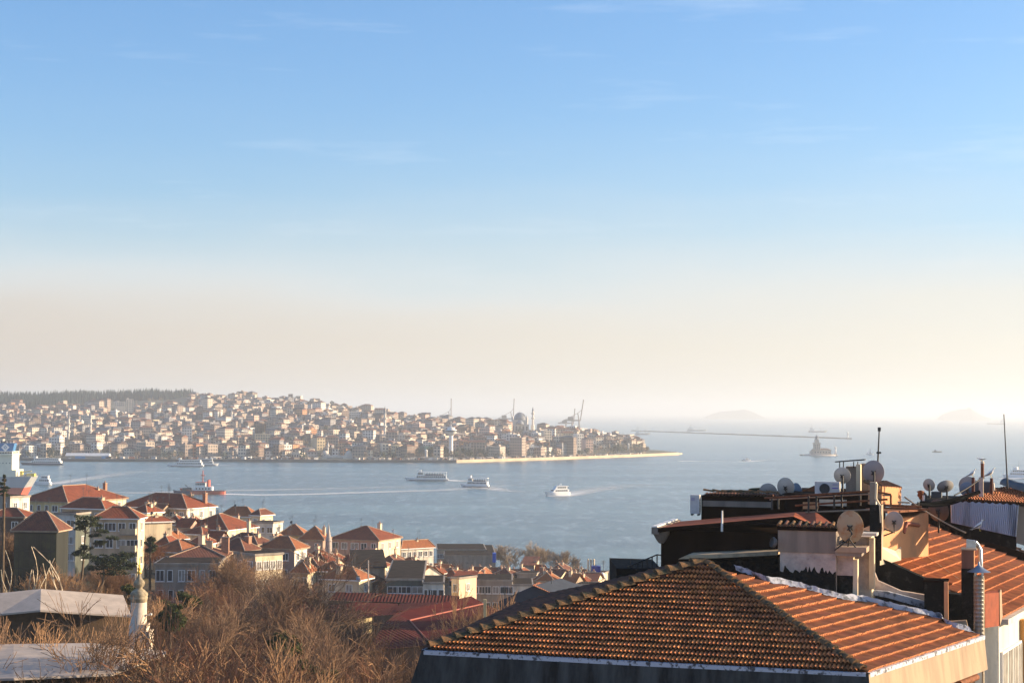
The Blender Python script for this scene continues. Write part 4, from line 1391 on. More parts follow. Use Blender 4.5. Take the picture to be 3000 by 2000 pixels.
    if style in ('hip', 'gable'):
        m = MB()
        for k in range(2):
            x = rt_.uniform(-.5, .5) * hw; y = rt_.uniform(-.2, .3) * hd; zr = z1 + rise * .6; hh = rt_.uniform(1.2, 2.4)
            m.tube([(x, y, zr), (x, y, zr + rise * .4 + hh)], .03, DKG, 4)
            for j in range(4): m.tube([(x - .45 + .06 * j, y, zr + rise * .4 + hh - .12 * j), (x + .45 - .06 * j, y, zr + rise * .4 + hh - .12 * j)], .018, DKG, 3)
        m.build('roof_antenna', r)
    # windows
    nf, nc, ns = win
    MF = Matrix.Identity(3); MS = Matrix.Rotation(R(90), 3, 'Z')
    ww, wh = winsz
    for f in range(nf):
        zc = z1 - 1.55 - f * 2.95
        for i in range(nc):
            if ('f', f, i) in skip: continue
            window(r, (-hw + w * (i + .5) / nc + rt_.uniform(-.15, .15), -hd, zc), MF, ww * rt_.choice([.8, 1, 1.3]), wh)
        for i in range(ns):
            if ('s', f, i) in skip: continue
            window(r, (hw, -hd + d * (i + .5) / ns, zc), MS, ww * .85, wh)
    for (f, x0, x1, kind) in balc:
        zc = z1 - 2.75 - f * 2.95
        X0 = -hw + w * x0; X1 = -hw + w * x1
        m = MB()
        m.b6(X0, -hd - 1.1, zc - .18, X1, -hd - .005, zc, WC['grey'])
        if kind == 'wall':
            m.b6(X0, -hd - 1.1, zc, X1, -hd - 1.0, zc + .95, W); m.b6(X1 - .1, -hd - 1.0, zc, X1, -hd - .005, zc + .95, S)
        else:
            n = int((X1 - X0) / .35)
            for k in range(n + 1): m.tube([(X0 + (X1 - X0) * k / n, -hd - 1.05, zc), (X0 + (X1 - X0) * k / n, -hd - 1.05, zc + .95)], .025, DKG, 4)
            m.tube([(X0, -hd - 1.05, zc + .95), (X1, -hd - 1.05, zc + .95)], .035, DKG, 4)
        m.build('balcony', r)
    return r, w, d, h


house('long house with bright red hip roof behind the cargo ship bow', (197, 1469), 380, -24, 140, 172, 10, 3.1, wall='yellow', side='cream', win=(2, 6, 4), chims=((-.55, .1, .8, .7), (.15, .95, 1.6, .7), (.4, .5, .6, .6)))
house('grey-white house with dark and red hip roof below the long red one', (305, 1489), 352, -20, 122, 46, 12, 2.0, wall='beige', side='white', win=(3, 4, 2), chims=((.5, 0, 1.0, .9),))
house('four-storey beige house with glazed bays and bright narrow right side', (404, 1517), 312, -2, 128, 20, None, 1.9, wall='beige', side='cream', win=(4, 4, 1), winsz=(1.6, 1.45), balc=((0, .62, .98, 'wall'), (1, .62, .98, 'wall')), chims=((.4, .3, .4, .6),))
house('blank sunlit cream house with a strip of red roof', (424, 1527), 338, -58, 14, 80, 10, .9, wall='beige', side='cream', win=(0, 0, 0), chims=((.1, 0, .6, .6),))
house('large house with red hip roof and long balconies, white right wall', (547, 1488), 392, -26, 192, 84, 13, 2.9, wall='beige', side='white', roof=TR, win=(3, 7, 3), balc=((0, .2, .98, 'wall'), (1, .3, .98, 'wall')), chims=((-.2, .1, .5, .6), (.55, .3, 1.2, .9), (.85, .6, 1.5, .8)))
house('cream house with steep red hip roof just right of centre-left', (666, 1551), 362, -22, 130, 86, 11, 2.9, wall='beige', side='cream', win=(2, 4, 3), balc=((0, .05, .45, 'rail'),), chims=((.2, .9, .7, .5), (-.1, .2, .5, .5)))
house('distant cream house with orange roof nearest the water on the left', (740, 1512), 445, -14, 96, 14, 9, 2.3, wall='cream', roof=TO, win=(2, 4, 1), chims=((-.4, .2, .9, 1.0), (.2, .4, .9, .9)))
house('small corner house with dark gable and white terrace by the water', (762, 1508), 428, -30, 26, 26, 9, 1.4, wall='cream', roof=TB, win=(2, 1, 2))
house('pale stepped terrace house left of the small water-side villas', (800, 1533), 420, -20, 60, 10, 8, .8, 'flat', wall='white', win=(1, 3, 1))
house('low house with orange and dark hip roof above the grey block', (533, 1616), 322, -26, 84, 72, 8, 2.0, wall='beige', side='cream', roof=TO, win=(2, 3, 2), chims=((.9, .7, 1.6, .9), (-.2, 0, .4, .5)))
house('long grey stone block with heavy cornice behind bare trees', (640, 1655), 268, 4, 184, 18, None, .5, 'flat', wall='grey', side='beige', win=(4, 6, 1), winsz=(1.0, 1.7))
house('dark brown roofed house directly behind the grey cornice block', (655, 1630), 292, 2, 150, 20, 7, 1.6, wall='brown', roof=TB, win=(1, 3, 1), chims=((.3, 0, 1.4, 1.0), (.9, .2, 2.0, 1.2)))
house('tall cream apartment house sunlit through the bare branches', (748, 1628), 285, -48, 60, 80, None, .6, 'flat', wall='tan', side='cream', win=(4, 2, 4))
house('pinkish brick house with orange hip roof and sunlit right gable wall', (863, 1606), 322, -20, 98, 36, 12, 2.0, wall='mauve', side='white', roof=TO, win=(2, 2, 2), chims=((-.6, -.2, .9, .8),))
house('dark red roofed house with tall white chimney in the middle of the town', (752, 1592), 345, -24, 96, 38, 9, 1.9, wall='tan', side='cream', roof=TB, win=(1, 4, 2), chims=((0, .2, 3.2, .6), (.6, .1, .8, .8)))
house('brown roofed low house in front of the white chimney', (715, 1612), 318, -24, 80, 40, 7, 2.1, wall='brown', side='tan', roof=TB, win=(1, 2, 1), chims=((.5, .4, 1.2, 1.0),))
house('yellowish gabled house with broad orange roof left of the grey spire', (890, 1566), 392, -6, 72, 14, 9, 2.2, wall='yellow', roof=TO, win=(2, 4, 1), chims=((.1, .2, .7, .7),))
house('mauve house with orange hip roof directly behind the grey spire', (946, 1579), 378, -10, 66, 12, 12, 2.7, wall='mauve', side='pink', roof=TO, win=(3, 2, 1), chims=((.8, 0, 1.0, .6),))
house('large pink house with hip roof right of the grey spire', (1109, 1581), 398, -22, 140, 64, 13, 2.7, wall='pink', side='cream', roof=TR, win=(3, 5, 3), winsz=(1.5, 1.5), balc=((0, .76, .98, 'wall'),), chims=((-.3, .2, .8, .8), (.3, .6, 1.7, .8)))
house('white balconied house with orange roof nearest the shore', (1176, 1606), 432, -52, 14, 94, 9, 1.9, wall='beige', side='white', roof=TO, win=(2, 1, 6), chims=((.1, .1, .9, .5),))
house('long beige house with flat dark roof and dark windows by the shore', (1424, 1612), 500, 3, 142, 8, 7, .4, 'flat', wall='beige', win=(1, 6, 1), winsz=(2.2, 1.3))
house('blank grey terrace wall building below the long beige house', (1452, 1630), 485, 2, 150, 10, 9, .3, 'flat', wall='grey', win=(0, 0, 0))
house('low house with broken orange roof and curved cream wall', (1052, 1697), 300, -20, 108, 30, 5, 2.0, wall='cream', roof=TO, win=(1, 2, 1), chims=((-.2, -.6, 1.0, .9), (-.75, -.5, .6, .5)))
house('low orange roofed house behind the one with the curved wall', (1000, 1672), 318, -16, 80, 30, 6, 1.5, wall='beige', roof=TO, win=(1, 2, 1), chims=((.3, .1, 1.2, .5),))
house('tall blank beige gable wall with slanting dark top', (1128, 1662), 335, 6, 92, 12, None, 1.5, 'shed', wall='beige', side='cream', roof=TD, win=(0, 0, 0))
house('white house with dark gable and striped orange tiled slope', (1222, 1690), 330, -48, 50, 76, 8, 2.0, 'gable', wall='white', roof=TO, win=(1, 1, 2))
house('low dark green-grey workshop with flat roof in front of the white gable', (1240, 1700), 300, 2, 108, 8, 6, .3, 'flat', wall='teal', side='cream', win=(1, 3, 1), winsz=(2.4, 1.2))
house('white house with dark red window frames at the edge of the red roofs', (1300, 1710), 296, 2, 60, 12, 7, .4, 'flat', wall='white', side='cream', win=(1, 3, 1))
house('narrow sunlit cream house between red roof and white house', (1345, 1696), 310, -35, 22, 28, 8, .5, 'flat', wall='cream', win=(1, 1, 1))
house('small house with red lean-to roof right of the narrow cream one', (1378, 1700), 320, -12, 52, 10, 7, 1.2, 'shed', wall='pink', roof=TR, win=(1, 2, 1))
house('long low grey flat-roofed building behind the bare saplings', (1500, 1703), 330, 0, 138, 10, 8, .3, 'flat', wall='grey', side='white', win=(2, 7, 1))
house('white parapet building right of the long grey one', (1560, 1716), 330, 0, 58, 8, 8, .3, 'flat', wall='white', win=(1, 3, 1))
SM = [('small slate-roofed house with angular grey gable', 1565, 1655, 430, 'grey', TB, 'shed', 38), ('bluish flat-roofed house below the angular grey gable', 1572, 1682, 400, 'grey', TD, 'flat', 58),
      ('dim teal-walled house with many chimneys', 1640, 1690, 380, 'teal', TB, 'gable', 60), ('mauve house with pale dormer under the last bare tree', 1655, 1672, 420, 'mauve', TB, 'hip', 46),
      ('small cream gabled house left of the blue water tank', 1702, 1688, 410, 'cream', TO, 'gable', 30), ('pinkish cottage with shutters below the bare tree', 1620, 1700, 350, 'pink', TO, 'hip', 44),
      ('grey cube house under the blue water tank', 1766, 1682, 400, 'grey', TD, 'flat', 34), ('dark roofed house at the left of the shore cluster', 1530, 1690, 410, 'mauve', TB, 'hip', 52),
      ('low white shed with pale roof close to the dark tiled hip', 1735, 1716, 340, 'white', TD, 'flat', 48), ('dark red roofed shore house behind the long grey building', 1450, 1682, 420, 'tan', TR, 'gable', 80),
      ('brown-roofed shore house with bright round dish', 1500, 1686, 400, 'grey', TB, 'hip', 60), ('sunlit tan house between cluster and white shed', 1690, 1700, 365, 'tan', TO, 'hip', 36)]
for lb, x, y, Y, wl, rf_, st, wf in SM:
    house(lb, (x, y), Y, rt_.uniform(-28, -6), wf, 14, 8, 1.5, st, wall=wl, side='cream', roof=rf_, win=(2, 2, 1), chims=((.3, 0, .9, .6), (-.5, .2, .8, .5)))
house('dark glass-fronted building with brown hip roof behind pale branches', (166, 1553), 262, -6, 124, 15, None, 2.7, wall='dark', side='dark', roof=TB, win=(0, 0, 0), chims=((-.2, 0, .2, .5),))
gb = [o for o in COL.objects if o.get('label', '').startswith('dark glass-fronted')][0]
wl_ = [c for c in gb.children if c.name.startswith('wall')][0]
xs = [v.co.x for v in wl_.data.vertices]; ys = [v.co.y for v in wl_.data.vertices]; zs = [v.co.z for v in wl_.data.vertices]
m = MB()
for k in range(8):
    x0 = min(xs) + (max(xs) - min(xs)) * k / 8; x1 = min(xs) + (max(xs) - min(xs)) * (k + 1) / 8
    for j in range(5):
        z1_ = max(zs) - .5 - j * 2.6
        m.b6(x0 + .05, min(ys) - .07, z1_ - 2.45, x1 - .05, min(ys) - .01, z1_, mat('dark_curtain_glass', (.02, .028, .022), .18, col2=(.05, .055, .03), scale=.25, thr=(.45, .6), spec=.6))
m.build('glass_front', gb)
house('grey flat house at the left edge with white side wall', (30, 1458), 335, -30, 60, 34, None, .4, 'flat', wall='grey', side='white', win=(3, 2, 2))
house('low roofed house at the left edge beside the dark glass building', (70, 1512), 300, -10, 110, 30, None, 1.3, 'hip', wall='brown', side='tan', roof=TR, win=(1, 2, 1))
house('white balconied house between the yellow wall and the dark glass front', (222, 1508), 318, -16, 60, 24, None, .4, 'flat', wall='white', side='teal', win=(3, 2, 1))
# filler houses whose roofs show between the named ones
FL = [(455, 1575, 345, 40, TR, 'cream'), (505, 1580, 352, 34, TO, 'cream'), (610, 1592, 340, 60, TR, 'beige'), (880, 1640, 330, 40, TB, 'tan'), (930, 1660, 322, 50, TB, 'mauve'), (985, 1640, 345, 50, TR, 'pink'),
      (1075, 1660, 365, 60, TR, 'pink'), (1160, 1650, 385, 50, TB, 'beige'), (1215, 1655, 400, 60, TB, 'white'), (1290, 1680, 400, 50, TR, 'cream'), (1340, 1684, 430, 60, TB, 'tan'), (1395, 1684, 440, 60, TR, 'grey'),
      (585, 1560, 372, 40, TB, 'cream'), (430, 1500, 372, 44, TR, 'cream')]
FLN = ['tiny red-roofed house by the dark tree beside the beige block', 'small orange-roofed house beside the blank cream wall', 'house with deep red roof behind the low orange hips', 'brown-roofed annex right of the sunlit gable wall',
       'low dark-roofed house with antennas in front of the mauve house', 'red-roofed pink house below the grey spire', 'pink-walled low house in front of the large pink house', 'beige house with dark roof under the white balconies',
       'white low house with dark roof left of the striped slope', 'cream house with red roof under the bare shrubs', 'tan house with brown roof below the blank grey terrace', 'grey house with red roof right of the tan one',
       'small brown-roofed house between the two large red hips', 'small red-roofed house tucked behind the four-storey beige one']
for (x, y, Y, wf, rf_, wl), lb in zip(FL, FLN):
    house(lb, (x, y), Y, rt_.uniform(-30, -8), wf, 22, 8, 1.6, 'hip', wall=wl, side='cream', roof=rf_, win=(1, 2, 1), chims=((.4, .1, .8, .6),))

rz_ = random.Random(314)
AREAS = [('below the long red hips', 430, 640, 1490, 1600, 400, 330), ('in mid town', 560, 820, 1560, 1650, 400, 310), ('left of the grey spire', 770, 1000, 1590, 1700, 370, 300),
         ('below the large pink house', 980, 1180, 1640, 1720, 400, 310), ('beyond the red metal roofs', 1180, 1480, 1672, 1716, 450, 340), ('in the shore cluster', 1480, 1760, 1676, 1712, 430, 350)]
auto = {}
for wh, xa, xb, ya, yb, Ya, Yb in AREAS:
    for k in range(8):
        x = xa + (xb - xa) * (k + .5) / 8 + rz_.uniform(-12, 12); t = rz_.random(); y = ya + (yb - ya) * t; Y = Ya + (Yb - Ya) * t + rz_.uniform(-8, 8)
        rk = rz_.choice([('red', TR), ('orange', TO), ('brown', TB), ('red', TR)]); wl = rz_.choice(['cream', 'beige', 'tan', 'pink', 'white', 'mauve'])
        o_, _w, _d, _h = house('x', (x, y), Y, rz_.uniform(-34, -4), rz_.uniform(28, 60), rz_.uniform(12, 30), 7, rz_.uniform(1.2, 2.0), rz_.choice(['hip', 'gable', 'hip']), wall=wl, side=rz_.choice(['cream', wl]), roof=rk[1], win=(1, 2, 1), chims=((rz_.uniform(-.6, .6), rz_.uniform(-.3, .5), rz_.uniform(.6, 1.6), rz_.uniform(.5, .9)),))
        auto.setdefault((wl, rk[0], wh), []).append((x, o_))
for (wl, rk, wh), L in auto.items():
    L.sort(key=lambda q: q[0])
    for i, (x, o_) in enumerate(L):
        o_['label'] = f'small {wl} house with {rk} roof {wh}' + (f', {ORD[i]} from left' if len(L) > 1 else '')

# blue panel, tanks, flues by the shore
m = MB(); m.box(P(1448, 1632, 470), (.9, 3, 2.4), mat('bright_blue_panel', (.02, .10, .50), .5)); base_at(m.build('blue_sign_panel', None, 'upright bright blue panel at the end of the grey terrace', 'panel'))
m = MB(); b = P(1747, 1682, 392); m.b6(b.x - 1.1, b.y - 1, b.z, b.x + .9, b.y + 1, b.z + 1.9, mat('tank_blue', (.02, .04, .30), .5)); m.lathe((b.x + 1.3, b.y - .9, b.z - .4), [(.1, 0), (.5, .1), (.6, .5), (.3, .9), (.02, 1)], WHITE, 10)
base_at(m.build('water_tank', None, 'dark blue rooftop water tank beside three pale flues', 'tank'))
for i, (x, y0, y1) in enumerate(((1723, 1640, 1674), (1731, 1641, 1680), (1740, 1640, 1676), (1686, 1670, 1700), (1700, 1670, 1702))):
    b = P(x, y1 + 12, 395); tp = P(x, y0, 395)
    m = MB(); m.tube([b, tp], .19 if i < 3 else .3, WC['cream'], 8); m.lathe(tp, [(.2, 0), (.28, .05), (.02, .35)], WC['cream'], 8)
    base_at(m.build('roof_flue', None, ['left of three slim pale flues beside the blue tank', 'middle of three slim pale flues beside the blue tank', 'right of three slim pale flues beside the blue tank', 'left of two short cream flues under the bare tree', 'right of two short cream flues under the bare tree'][i], 'flue'))


def small_dish(x, y, Y, r, label, mt):
    c = P(x, y, Y)
    q = Vector((-.45, -.85, .3)).normalized().to_track_quat('Z', 'Y').to_matrix()
    rt0 = empty('satellite_dish', c - Vector((0, 0, r + .6)), label, 'satellite dish')
    m = MB(); m.lathe((0, 0, r + .6), [(.01, 0), (r * .5, r * .08), (r, r * .3), (r * .98, r * .34)], mt, 14, M=q); m.build('reflector', rt0)
    m = MB(); m.tube([(0, .15, -1.0), (0, .15, r + .5)], .05, DKG, 5); m.tube([(0, 0, r * .3), Vector((0, 0, r + .6)) + q @ Vector((0, 0, r))], .03, DKG, 4); m.build('mount', rt0)


small_dish(854, 1529, 385, .33, 'small black round dish standing against the water', DKG)
small_dish(690, 1480, 440, .32, 'small dark dish on the water-side orange roof', DKG)
small_dish(445, 1503, 336, .33, 'dark dish above the blank cream wall', DKG)
small_dish(1050, 1692, 296, .4, 'grey dish on the curved cream wall', METAL)
small_dish(1152, 1553, 398, .32, 'pale dish on the roof of the large pink house', WHITE)
small_dish(1450, 1690, 380, .4, 'bright round dish on a dark roof in the shore cluster', WHITE)

# small grey-spired minaret in the town
b = P(962, 1634, 345)
rt = empty('town_minaret', b, 'little grey stone minaret with pointed cone rising among the houses', 'minaret')
GST = mat('grey_minaret_stone', (0.44, 0.38, 0.34), .9, var=.2, scale=1.5)
zz = lambda y: P(962, y, 345).z - b.z
m = MB(); m.b6(-.9, -.9, -8, .9, .9, zz(1625), GST); m.lathe((0, 0, zz(1625)), [(.66, 0), (.60, zz(1585) - zz(1625))], GST, 14); m.build('shaft', rt)
m = MB(); m.lathe((0, 0, zz(1625)), [(.6, -.3), (1.0, 0), (1.0, .5), (.9, .5), (.9, .02)], GST, 14); m.build('balcony', rt)
m = MB(); m.lathe((0, 0, zz(1584)), [(.74, 0), (.60, .25), (.36, 1.3), (.14, 2.6), (.03, 3.2)], GST, 14); m.build('spire', rt)
m = MB(); m.tube([(0, 0, zz(1584) + 3.1), (0, 0, zz(1530))], .035, METAL, 5); m.build('finial', rt)

# big minaret beside the grey roofs
b = P(405, 1905, 175)
CRS = mat('minaret_render', (0.62, 0.52, 0.41), .9, var=.14, scale=1.5, bump=.2, bscale=8)
MOS = mat('mossy_lead', (0.34, 0.28, 0.19), .85, var=.45, scale=2.5, bump=.4, bscale=10)
GOLD = mat('gilded_metal', (0.90, 0.55, 0.08), .4, metal=.35)
rt = empty('mosque_minaret', b, 'white stone minaret with dark ringed balcony and golden finial in front', 'minaret')
zz = lambda y: P(405, y, 175).z - b.z
m = MB(); m.lathe((0, 0, -9), [(.95, 0), (.92, zz(1826) + 9), (.78, zz(1826) + 9), (.78, zz(1756) + 9)], CRS, 24)
m.build('shaft', rt)
m = MB(); z = zz(1762)
m.lathe((0, 0, z), [(.74, -.05), (.80, 0), (.80, .22), (.86, .28), (.86, .44), (.80, .5), (.86, .66), (.86, .80), (.78, .95), (.55, 1.15), (.42, 1.25)], MOS, 24); m.build('balcony', rt)
m = MB(); z = zz(1733)
m.lathe((0, 0, z), [(.62, 0), (.60, .12), (.36, .30), (.30, .42), (.50, .62), (.56, .88), (.44, 1.12), (.22, 1.35), (.15, 1.9), (.10, 2.0)], MOS, 20); m.build('cap', rt)
m = MB(); z = zz(1682)
m.lathe((0, 0, z), [(.07, -.6), (.07, 0), (.20, .08), (.25, .24), (.12, .38), (.15, .44), (.21, .56), (.12, .70), (.06, .76), (.14, .88), (.05, 1.0), (.03, 1.6)], GOLD, 12); m.build('finial', rt)
m = MB(); m.tube([(.76, 0, zz(1800)), (1.2, -.2, zz(1799))], .05, WHITE, 6); m.lathe((1.2, -.2, zz(1801)), [(.02, 0), (.14, .03), (.16, .2), (.02, .24)], WHITE, 8); m.build('loudspeaker', rt)
m = MB(); m.b6(-.2, -.9, zz(1850), .95, .9, zz(1826), CRS); m.b6(.3, -1.1, zz(1900), 1.3, .9, zz(1845), CRS); m.b6(-.9, -1.3, zz(1915), -.1, .4, zz(1872), CRS); m.build('stone_base', rt)

# grey sheet-metal roofs at the lower left
SHEET = mat('grey_sheet_roof', (0.47, 0.395, 0.33), .7, var=.16, scale=.8, streak=False, bump=.15, bscale=3)
SOFF = mat('soffit_brown', (0.10, 0.065, 0.04), .9, var=.3, scale=2)


def sheet_roof(name, lower, upper, label, drop=.18, wallh=5.0):
    """lower / upper: (x, y, Y) runs of the eave and of the ridge behind it"""
    lo = [P(*p) for p in lower]; up = [P(*p) for p in upper]
    m = MB()
    b = sum(lo, Vector()) / len(lo); b.z = gz(b.y)
    n = len(lo)
    for i in range(n - 1):
        m.poly([lo[i], lo[i + 1], up[i + 1], up[i]], SHEET)
        m.poly([lo[i] - Vector((0, 0, drop)), lo[i + 1] - Vector((0, 0, drop)), lo[i + 1], lo[i]], SHEET)
        m.poly([lo[i] - Vector((0, 0, drop)), up[i] - Vector((0, 0, drop)), up[i + 1] - Vector((0, 0, drop)), lo[i + 1] - Vector((0, 0, drop))], SOFF)
        bk = Vector((0, 8, -2))
        m.poly([up[i], up[i + 1], up[i + 1] + bk, up[i] + bk], SHEET)
    m.poly([lo[-1], lo[-1] - Vector((0, 0, drop)), up[-1] - Vector((0, 0, drop)), up[-1]], SHEET)
    rt = empty(name, b, label, 'roofed hall')
    o = m.build('roof', rt); o.data.transform(Matrix.Translation(-b))
    m = MB()
    for i in range(n - 1):
        a = lo[i].lerp(up[i], .4) - Vector((0, 0, drop + .02)); c = lo[i + 1].lerp(up[i + 1], .4) - Vector((0, 0, drop + .02))
        m.poly([Vector((a.x, a.y, b.z - 2)), Vector((c.x, c.y, b.z - 2)), c, a], SOFF)
    o = m.build('wall', rt); o.data.transform(Matrix.Translation(-b))
    return rt


sheet_roof('grey_roofed_hall', [(-120, 1803, 186), (0, 1797, 186), (118, 1786, 186), (385, 1803, 190)], [(-120, 1746, 191), (0, 1736, 191), (120, 1724, 192), (361, 1742, 196)], 'upper of two pale grey sheet roofs left of the minaret')
sheet_roof('grey_roofed_hall', [(-120, 1990, 138), (40, 1985, 138), (330, 1972, 142), (490, 1912, 152)], [(-120, 1888, 150), (40, 1885, 151), (270, 1882, 153), (486, 1906, 155)], 'lower grey sheet roof half hidden by branches at the left')

# dark red ribbed metal roofs
def rib_mat(name, col, col2, width, rough=.55):
    m = bpy.data.materials.new(name); m.use_nodes = True
    t = m.node_tree; bs = t.nodes['Principled BSDF']; bs.inputs['Roughness'].default_value = rough; bs.inputs['Specular IOR Level'].default_value = .05
    uv = node(t, 'ShaderNodeUVMap'); sp = node(t, 'ShaderNodeSeparateXYZ'); t.links.new(uv.outputs[0], sp.inputs[0])
    d = node(t, 'ShaderNodeMath', operation='DIVIDE'); d.inputs[1].default_value = width; t.links.new(sp.outputs['X'], d.inputs[0])
    f = node(t, 'ShaderNodeMath', operation='PINGPONG'); f.inputs[1].default_value = .5; t.links.new(d.outputs[0], f.inputs[0])
    n = node(t, 'ShaderNodeTexNoise', Scale=1.2, Detail=5.0); tc_ = node(t, 'ShaderNodeTexCoord'); t.links.new(tc_.outputs['Object'], n.inputs['Vector'])
    mx = node(t, 'ShaderNodeMix', data_type='RGBA'); mx.inputs['A'].default_value = tuple(col) + (1,); mx.inputs['B'].default_value = tuple(col2) + (1,)
    t.links.new(n.outputs['Fac'], mx.inputs['Factor']); t.links.new(mx.outputs['Result'], bs.inputs['Base Color'])
    b = node(t, 'ShaderNodeBump'); b.inputs['Strength'].default_value = 1; b.inputs['Distance'].default_value = .12
    t.links.new(f.outputs[0], b.inputs['Height']); t.links.new(b.outputs[0], bs.inputs['Normal'])
    return m


RIB = rib_mat('ribbed_red_metal', (0.12, 0.03, 0.022), (0.07, 0.021, 0.017), .5, .9)
RED = mat('smooth_red_metal', (0.135, 0.024, 0.017), .9, spec=.05, var=.22, scale=.6)


def pxroof(m, pts, mt, reg):
    q = [P(*p) for p in pts]
    nn = (q[1] - q[0]).cross(q[2] - q[1])
    if nn.z < 0: q = [q[1], q[0]] + q[:1:-1]
    uvface(m, q, mt, reg)
    return q


def red_roof(label, faces, name='red_roofed_hall', wall='brown', eaves=()):
    m = MB(); reg = []
    allp = []
    for pts, mt in faces: allp += pxroof(m, pts, mt, reg)
    b = sum(allp, Vector()) / len(allp); b.z = gz(b.y)
    rt = empty(name, b, label, 'roofed hall')
    o = m.build('roof', rt); set_uv(o, reg); o.data.transform(Matrix.Translation(-b))
    m = MB()
    for (p, q) in eaves:
        p = P(*p) + Vector((0, .5, -.1)); q = P(*q) + Vector((0, .5, -.1))
        m.poly([Vector((p.x, p.y, b.z - 2)), Vector((q.x, q.y, b.z - 2)), q, p], WC[wall])
    if m.v:
        o = m.build('wall', rt); o.data.transform(Matrix.Translation(-b))
    return rt


red_roof('longest dark red ribbed roof strip below the town', [([(960, 1757, 262), (1330, 1768, 262), (1345, 1744, 268), (985, 1733, 268)], RIB), ([(1345, 1744, 268), (985, 1733, 268), (985, 1745, 274), (1345, 1756, 274)], RIB)],
         eaves=(((960, 1757, 262), (1330, 1768, 262)),))
red_roof('dark red ribbed roof at the left behind the bare tree', [([(735, 1829, 232), (895, 1829, 232), (925, 1772, 246), (775, 1768, 246)], RIB), ([(775, 1768, 246), (925, 1772, 246), (925, 1790, 254), (775, 1788, 254)], RIB)],
         eaves=(((735, 1829, 232), (895, 1829, 232)),))
red_roof('ribbed red roof with smooth gable end and yellow wall below', [([(895, 1826, 234), (1046, 1815, 234), (1006, 1769, 246), (920, 1774, 246)], RIB), ([(1006, 1769, 246), (1046, 1815, 234), (1090, 1804, 236), (1042, 1762, 248)], RED),
         ([(1090, 1804, 236), (1168, 1798, 238), (1166, 1767, 250), (1042, 1762, 248)], RIB)], wall='yellow', eaves=(((1046, 1815, 234), (1090, 1804, 236)), ((895, 1826, 234), (1046, 1815, 234))))
red_roof('small ribbed red roof panel beside the big smooth red roof', [([(1156, 1790, 240), (1230, 1789, 242), (1290, 1762, 252), (1172, 1766, 252)], RIB)], eaves=(((1156, 1790, 240), (1230, 1789, 242)),))
red_roof('big smooth red metal hip roof beside the tiled foreground roof', [([(1160, 1795, 222), (1200, 1817, 214), (1420, 1768, 236), (1380, 1745, 244)], RED), ([(1200, 1817, 214), (1264, 1888, 188), (1490, 1800, 214), (1420, 1768, 236)], RED),
         ([(1075, 1905, 186), (1264, 1888, 188), (1200, 1817, 214), (1160, 1795, 222), (1130, 1822, 208)], RIB)], eaves=(((1075, 1905, 186), (1264, 1888, 188)),))
m = MB(); a = P(1200, 1816, 213.8); b_ = P(1420, 1767, 235.8); m.tube([a, b_], .12, mat('pale_red_flashing', (.32, .10, .07), .8), 6); m.tube([a, P(1264, 1887, 187.8)], .1, MATS['pale_red_flashing'], 6)
base_at(m.build('ridge_flashing', None, 'pale ridge flashing strip on the big smooth red roof', 'flashing'))

# house with dark blue gable end and orange tiles in front of the town
b0 = [P(1462, 1760, 205), P(1560, 1716, 205), P(1640, 1745, 205), P(1650, 1800, 205), P(1462, 1800, 205)]
rt = empty('gabled_house', (b0[0].x + 3, 206, gz(205)), 'near house with dark slate-blue gable wall and orange tiled slope', 'house')
m = MB(); m.ext(b0, Vector((3.5, 10, 0)), mat('slate_blue_render', (0.045, 0.055, 0.075), .8, var=.2)); o = m.build('wall', rt); o.data.transform(Matrix.Translation(-rt.location))
m = MB(); reg = []
pxroof(m, [(1642, 1748, 204.6), (1560, 1713, 204.6), (1578, 1704, 214), (1668, 1733, 216)], TO, reg)
o = m.build('roof', rt); set_uv(o, reg); o.data.transform(Matrix.Translation(-rt.location))
m = MB(); p = P(1616, 1722, 210); m.tube([p, p + Vector((0, 0, 1.1))], .06, DKG, 5); o = m.build('chimney_pipe', rt); o.data.transform(Matrix.Translation(-rt.location))
# brick pillar among the saplings
p = P(1419, 1818, 175)
m = MB(); m.b6(p.x - .1, p.y - .2, gz(175) - 1, p.x + .2, p.y + .2, p.z + 2.1, WC['yellow']); base_at(m.build('stone_post', None, 'sunlit yellow post standing before the smooth red roof', 'post'))
# tall dark pole in the town
p = P(1080, 1740, 285)
m = MB(); m.tube([Vector((p.x, p.y, gz(285))), P(1079, 1640, 285)], .16, GST, 6, .1); base_at(m.build('utility_pole', None, 'tall pole in front of the blank beige gable wall', 'pole'))
for i, (x, y, y2, Y) in enumerate(((927, 1700, 1672, 318), (1025, 1668, 1640, 330), (820, 1560, 1535, 392), (496, 1447, 1425, 392), (637, 1520, 1490, 365), (1768, 1670, 1640, 400))):
    a = P(x, y, Y); c = P(x, y2, Y)
    m = MB(); m.tube([a - Vector((0, 0, 1.5)), c], .05, DKG, 5)
    for k in range(4): m.tube([c + Vector((-.5 + .05 * k, 0, -.15 - .2 * k)), c + Vector((.5 - .05 * k, 0, -.15 - .2 * k))], .03, DKG, 4)
    base_at(m.build('tv_antenna', None, ['comb antenna over the broken orange roof', 'comb antenna left of the blank gable wall', 'thin antenna on the yellowish gabled house', 'antenna on the large red hip roof under the tug', 'antenna on the steep red hip roof', 'thin antenna right of the blue tank'][i], 'antenna'))

# ------------------------------------------------------------------ the near roofs
def clay(name, col, col2):
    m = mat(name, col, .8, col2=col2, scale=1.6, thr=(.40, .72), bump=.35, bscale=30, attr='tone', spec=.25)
    return m


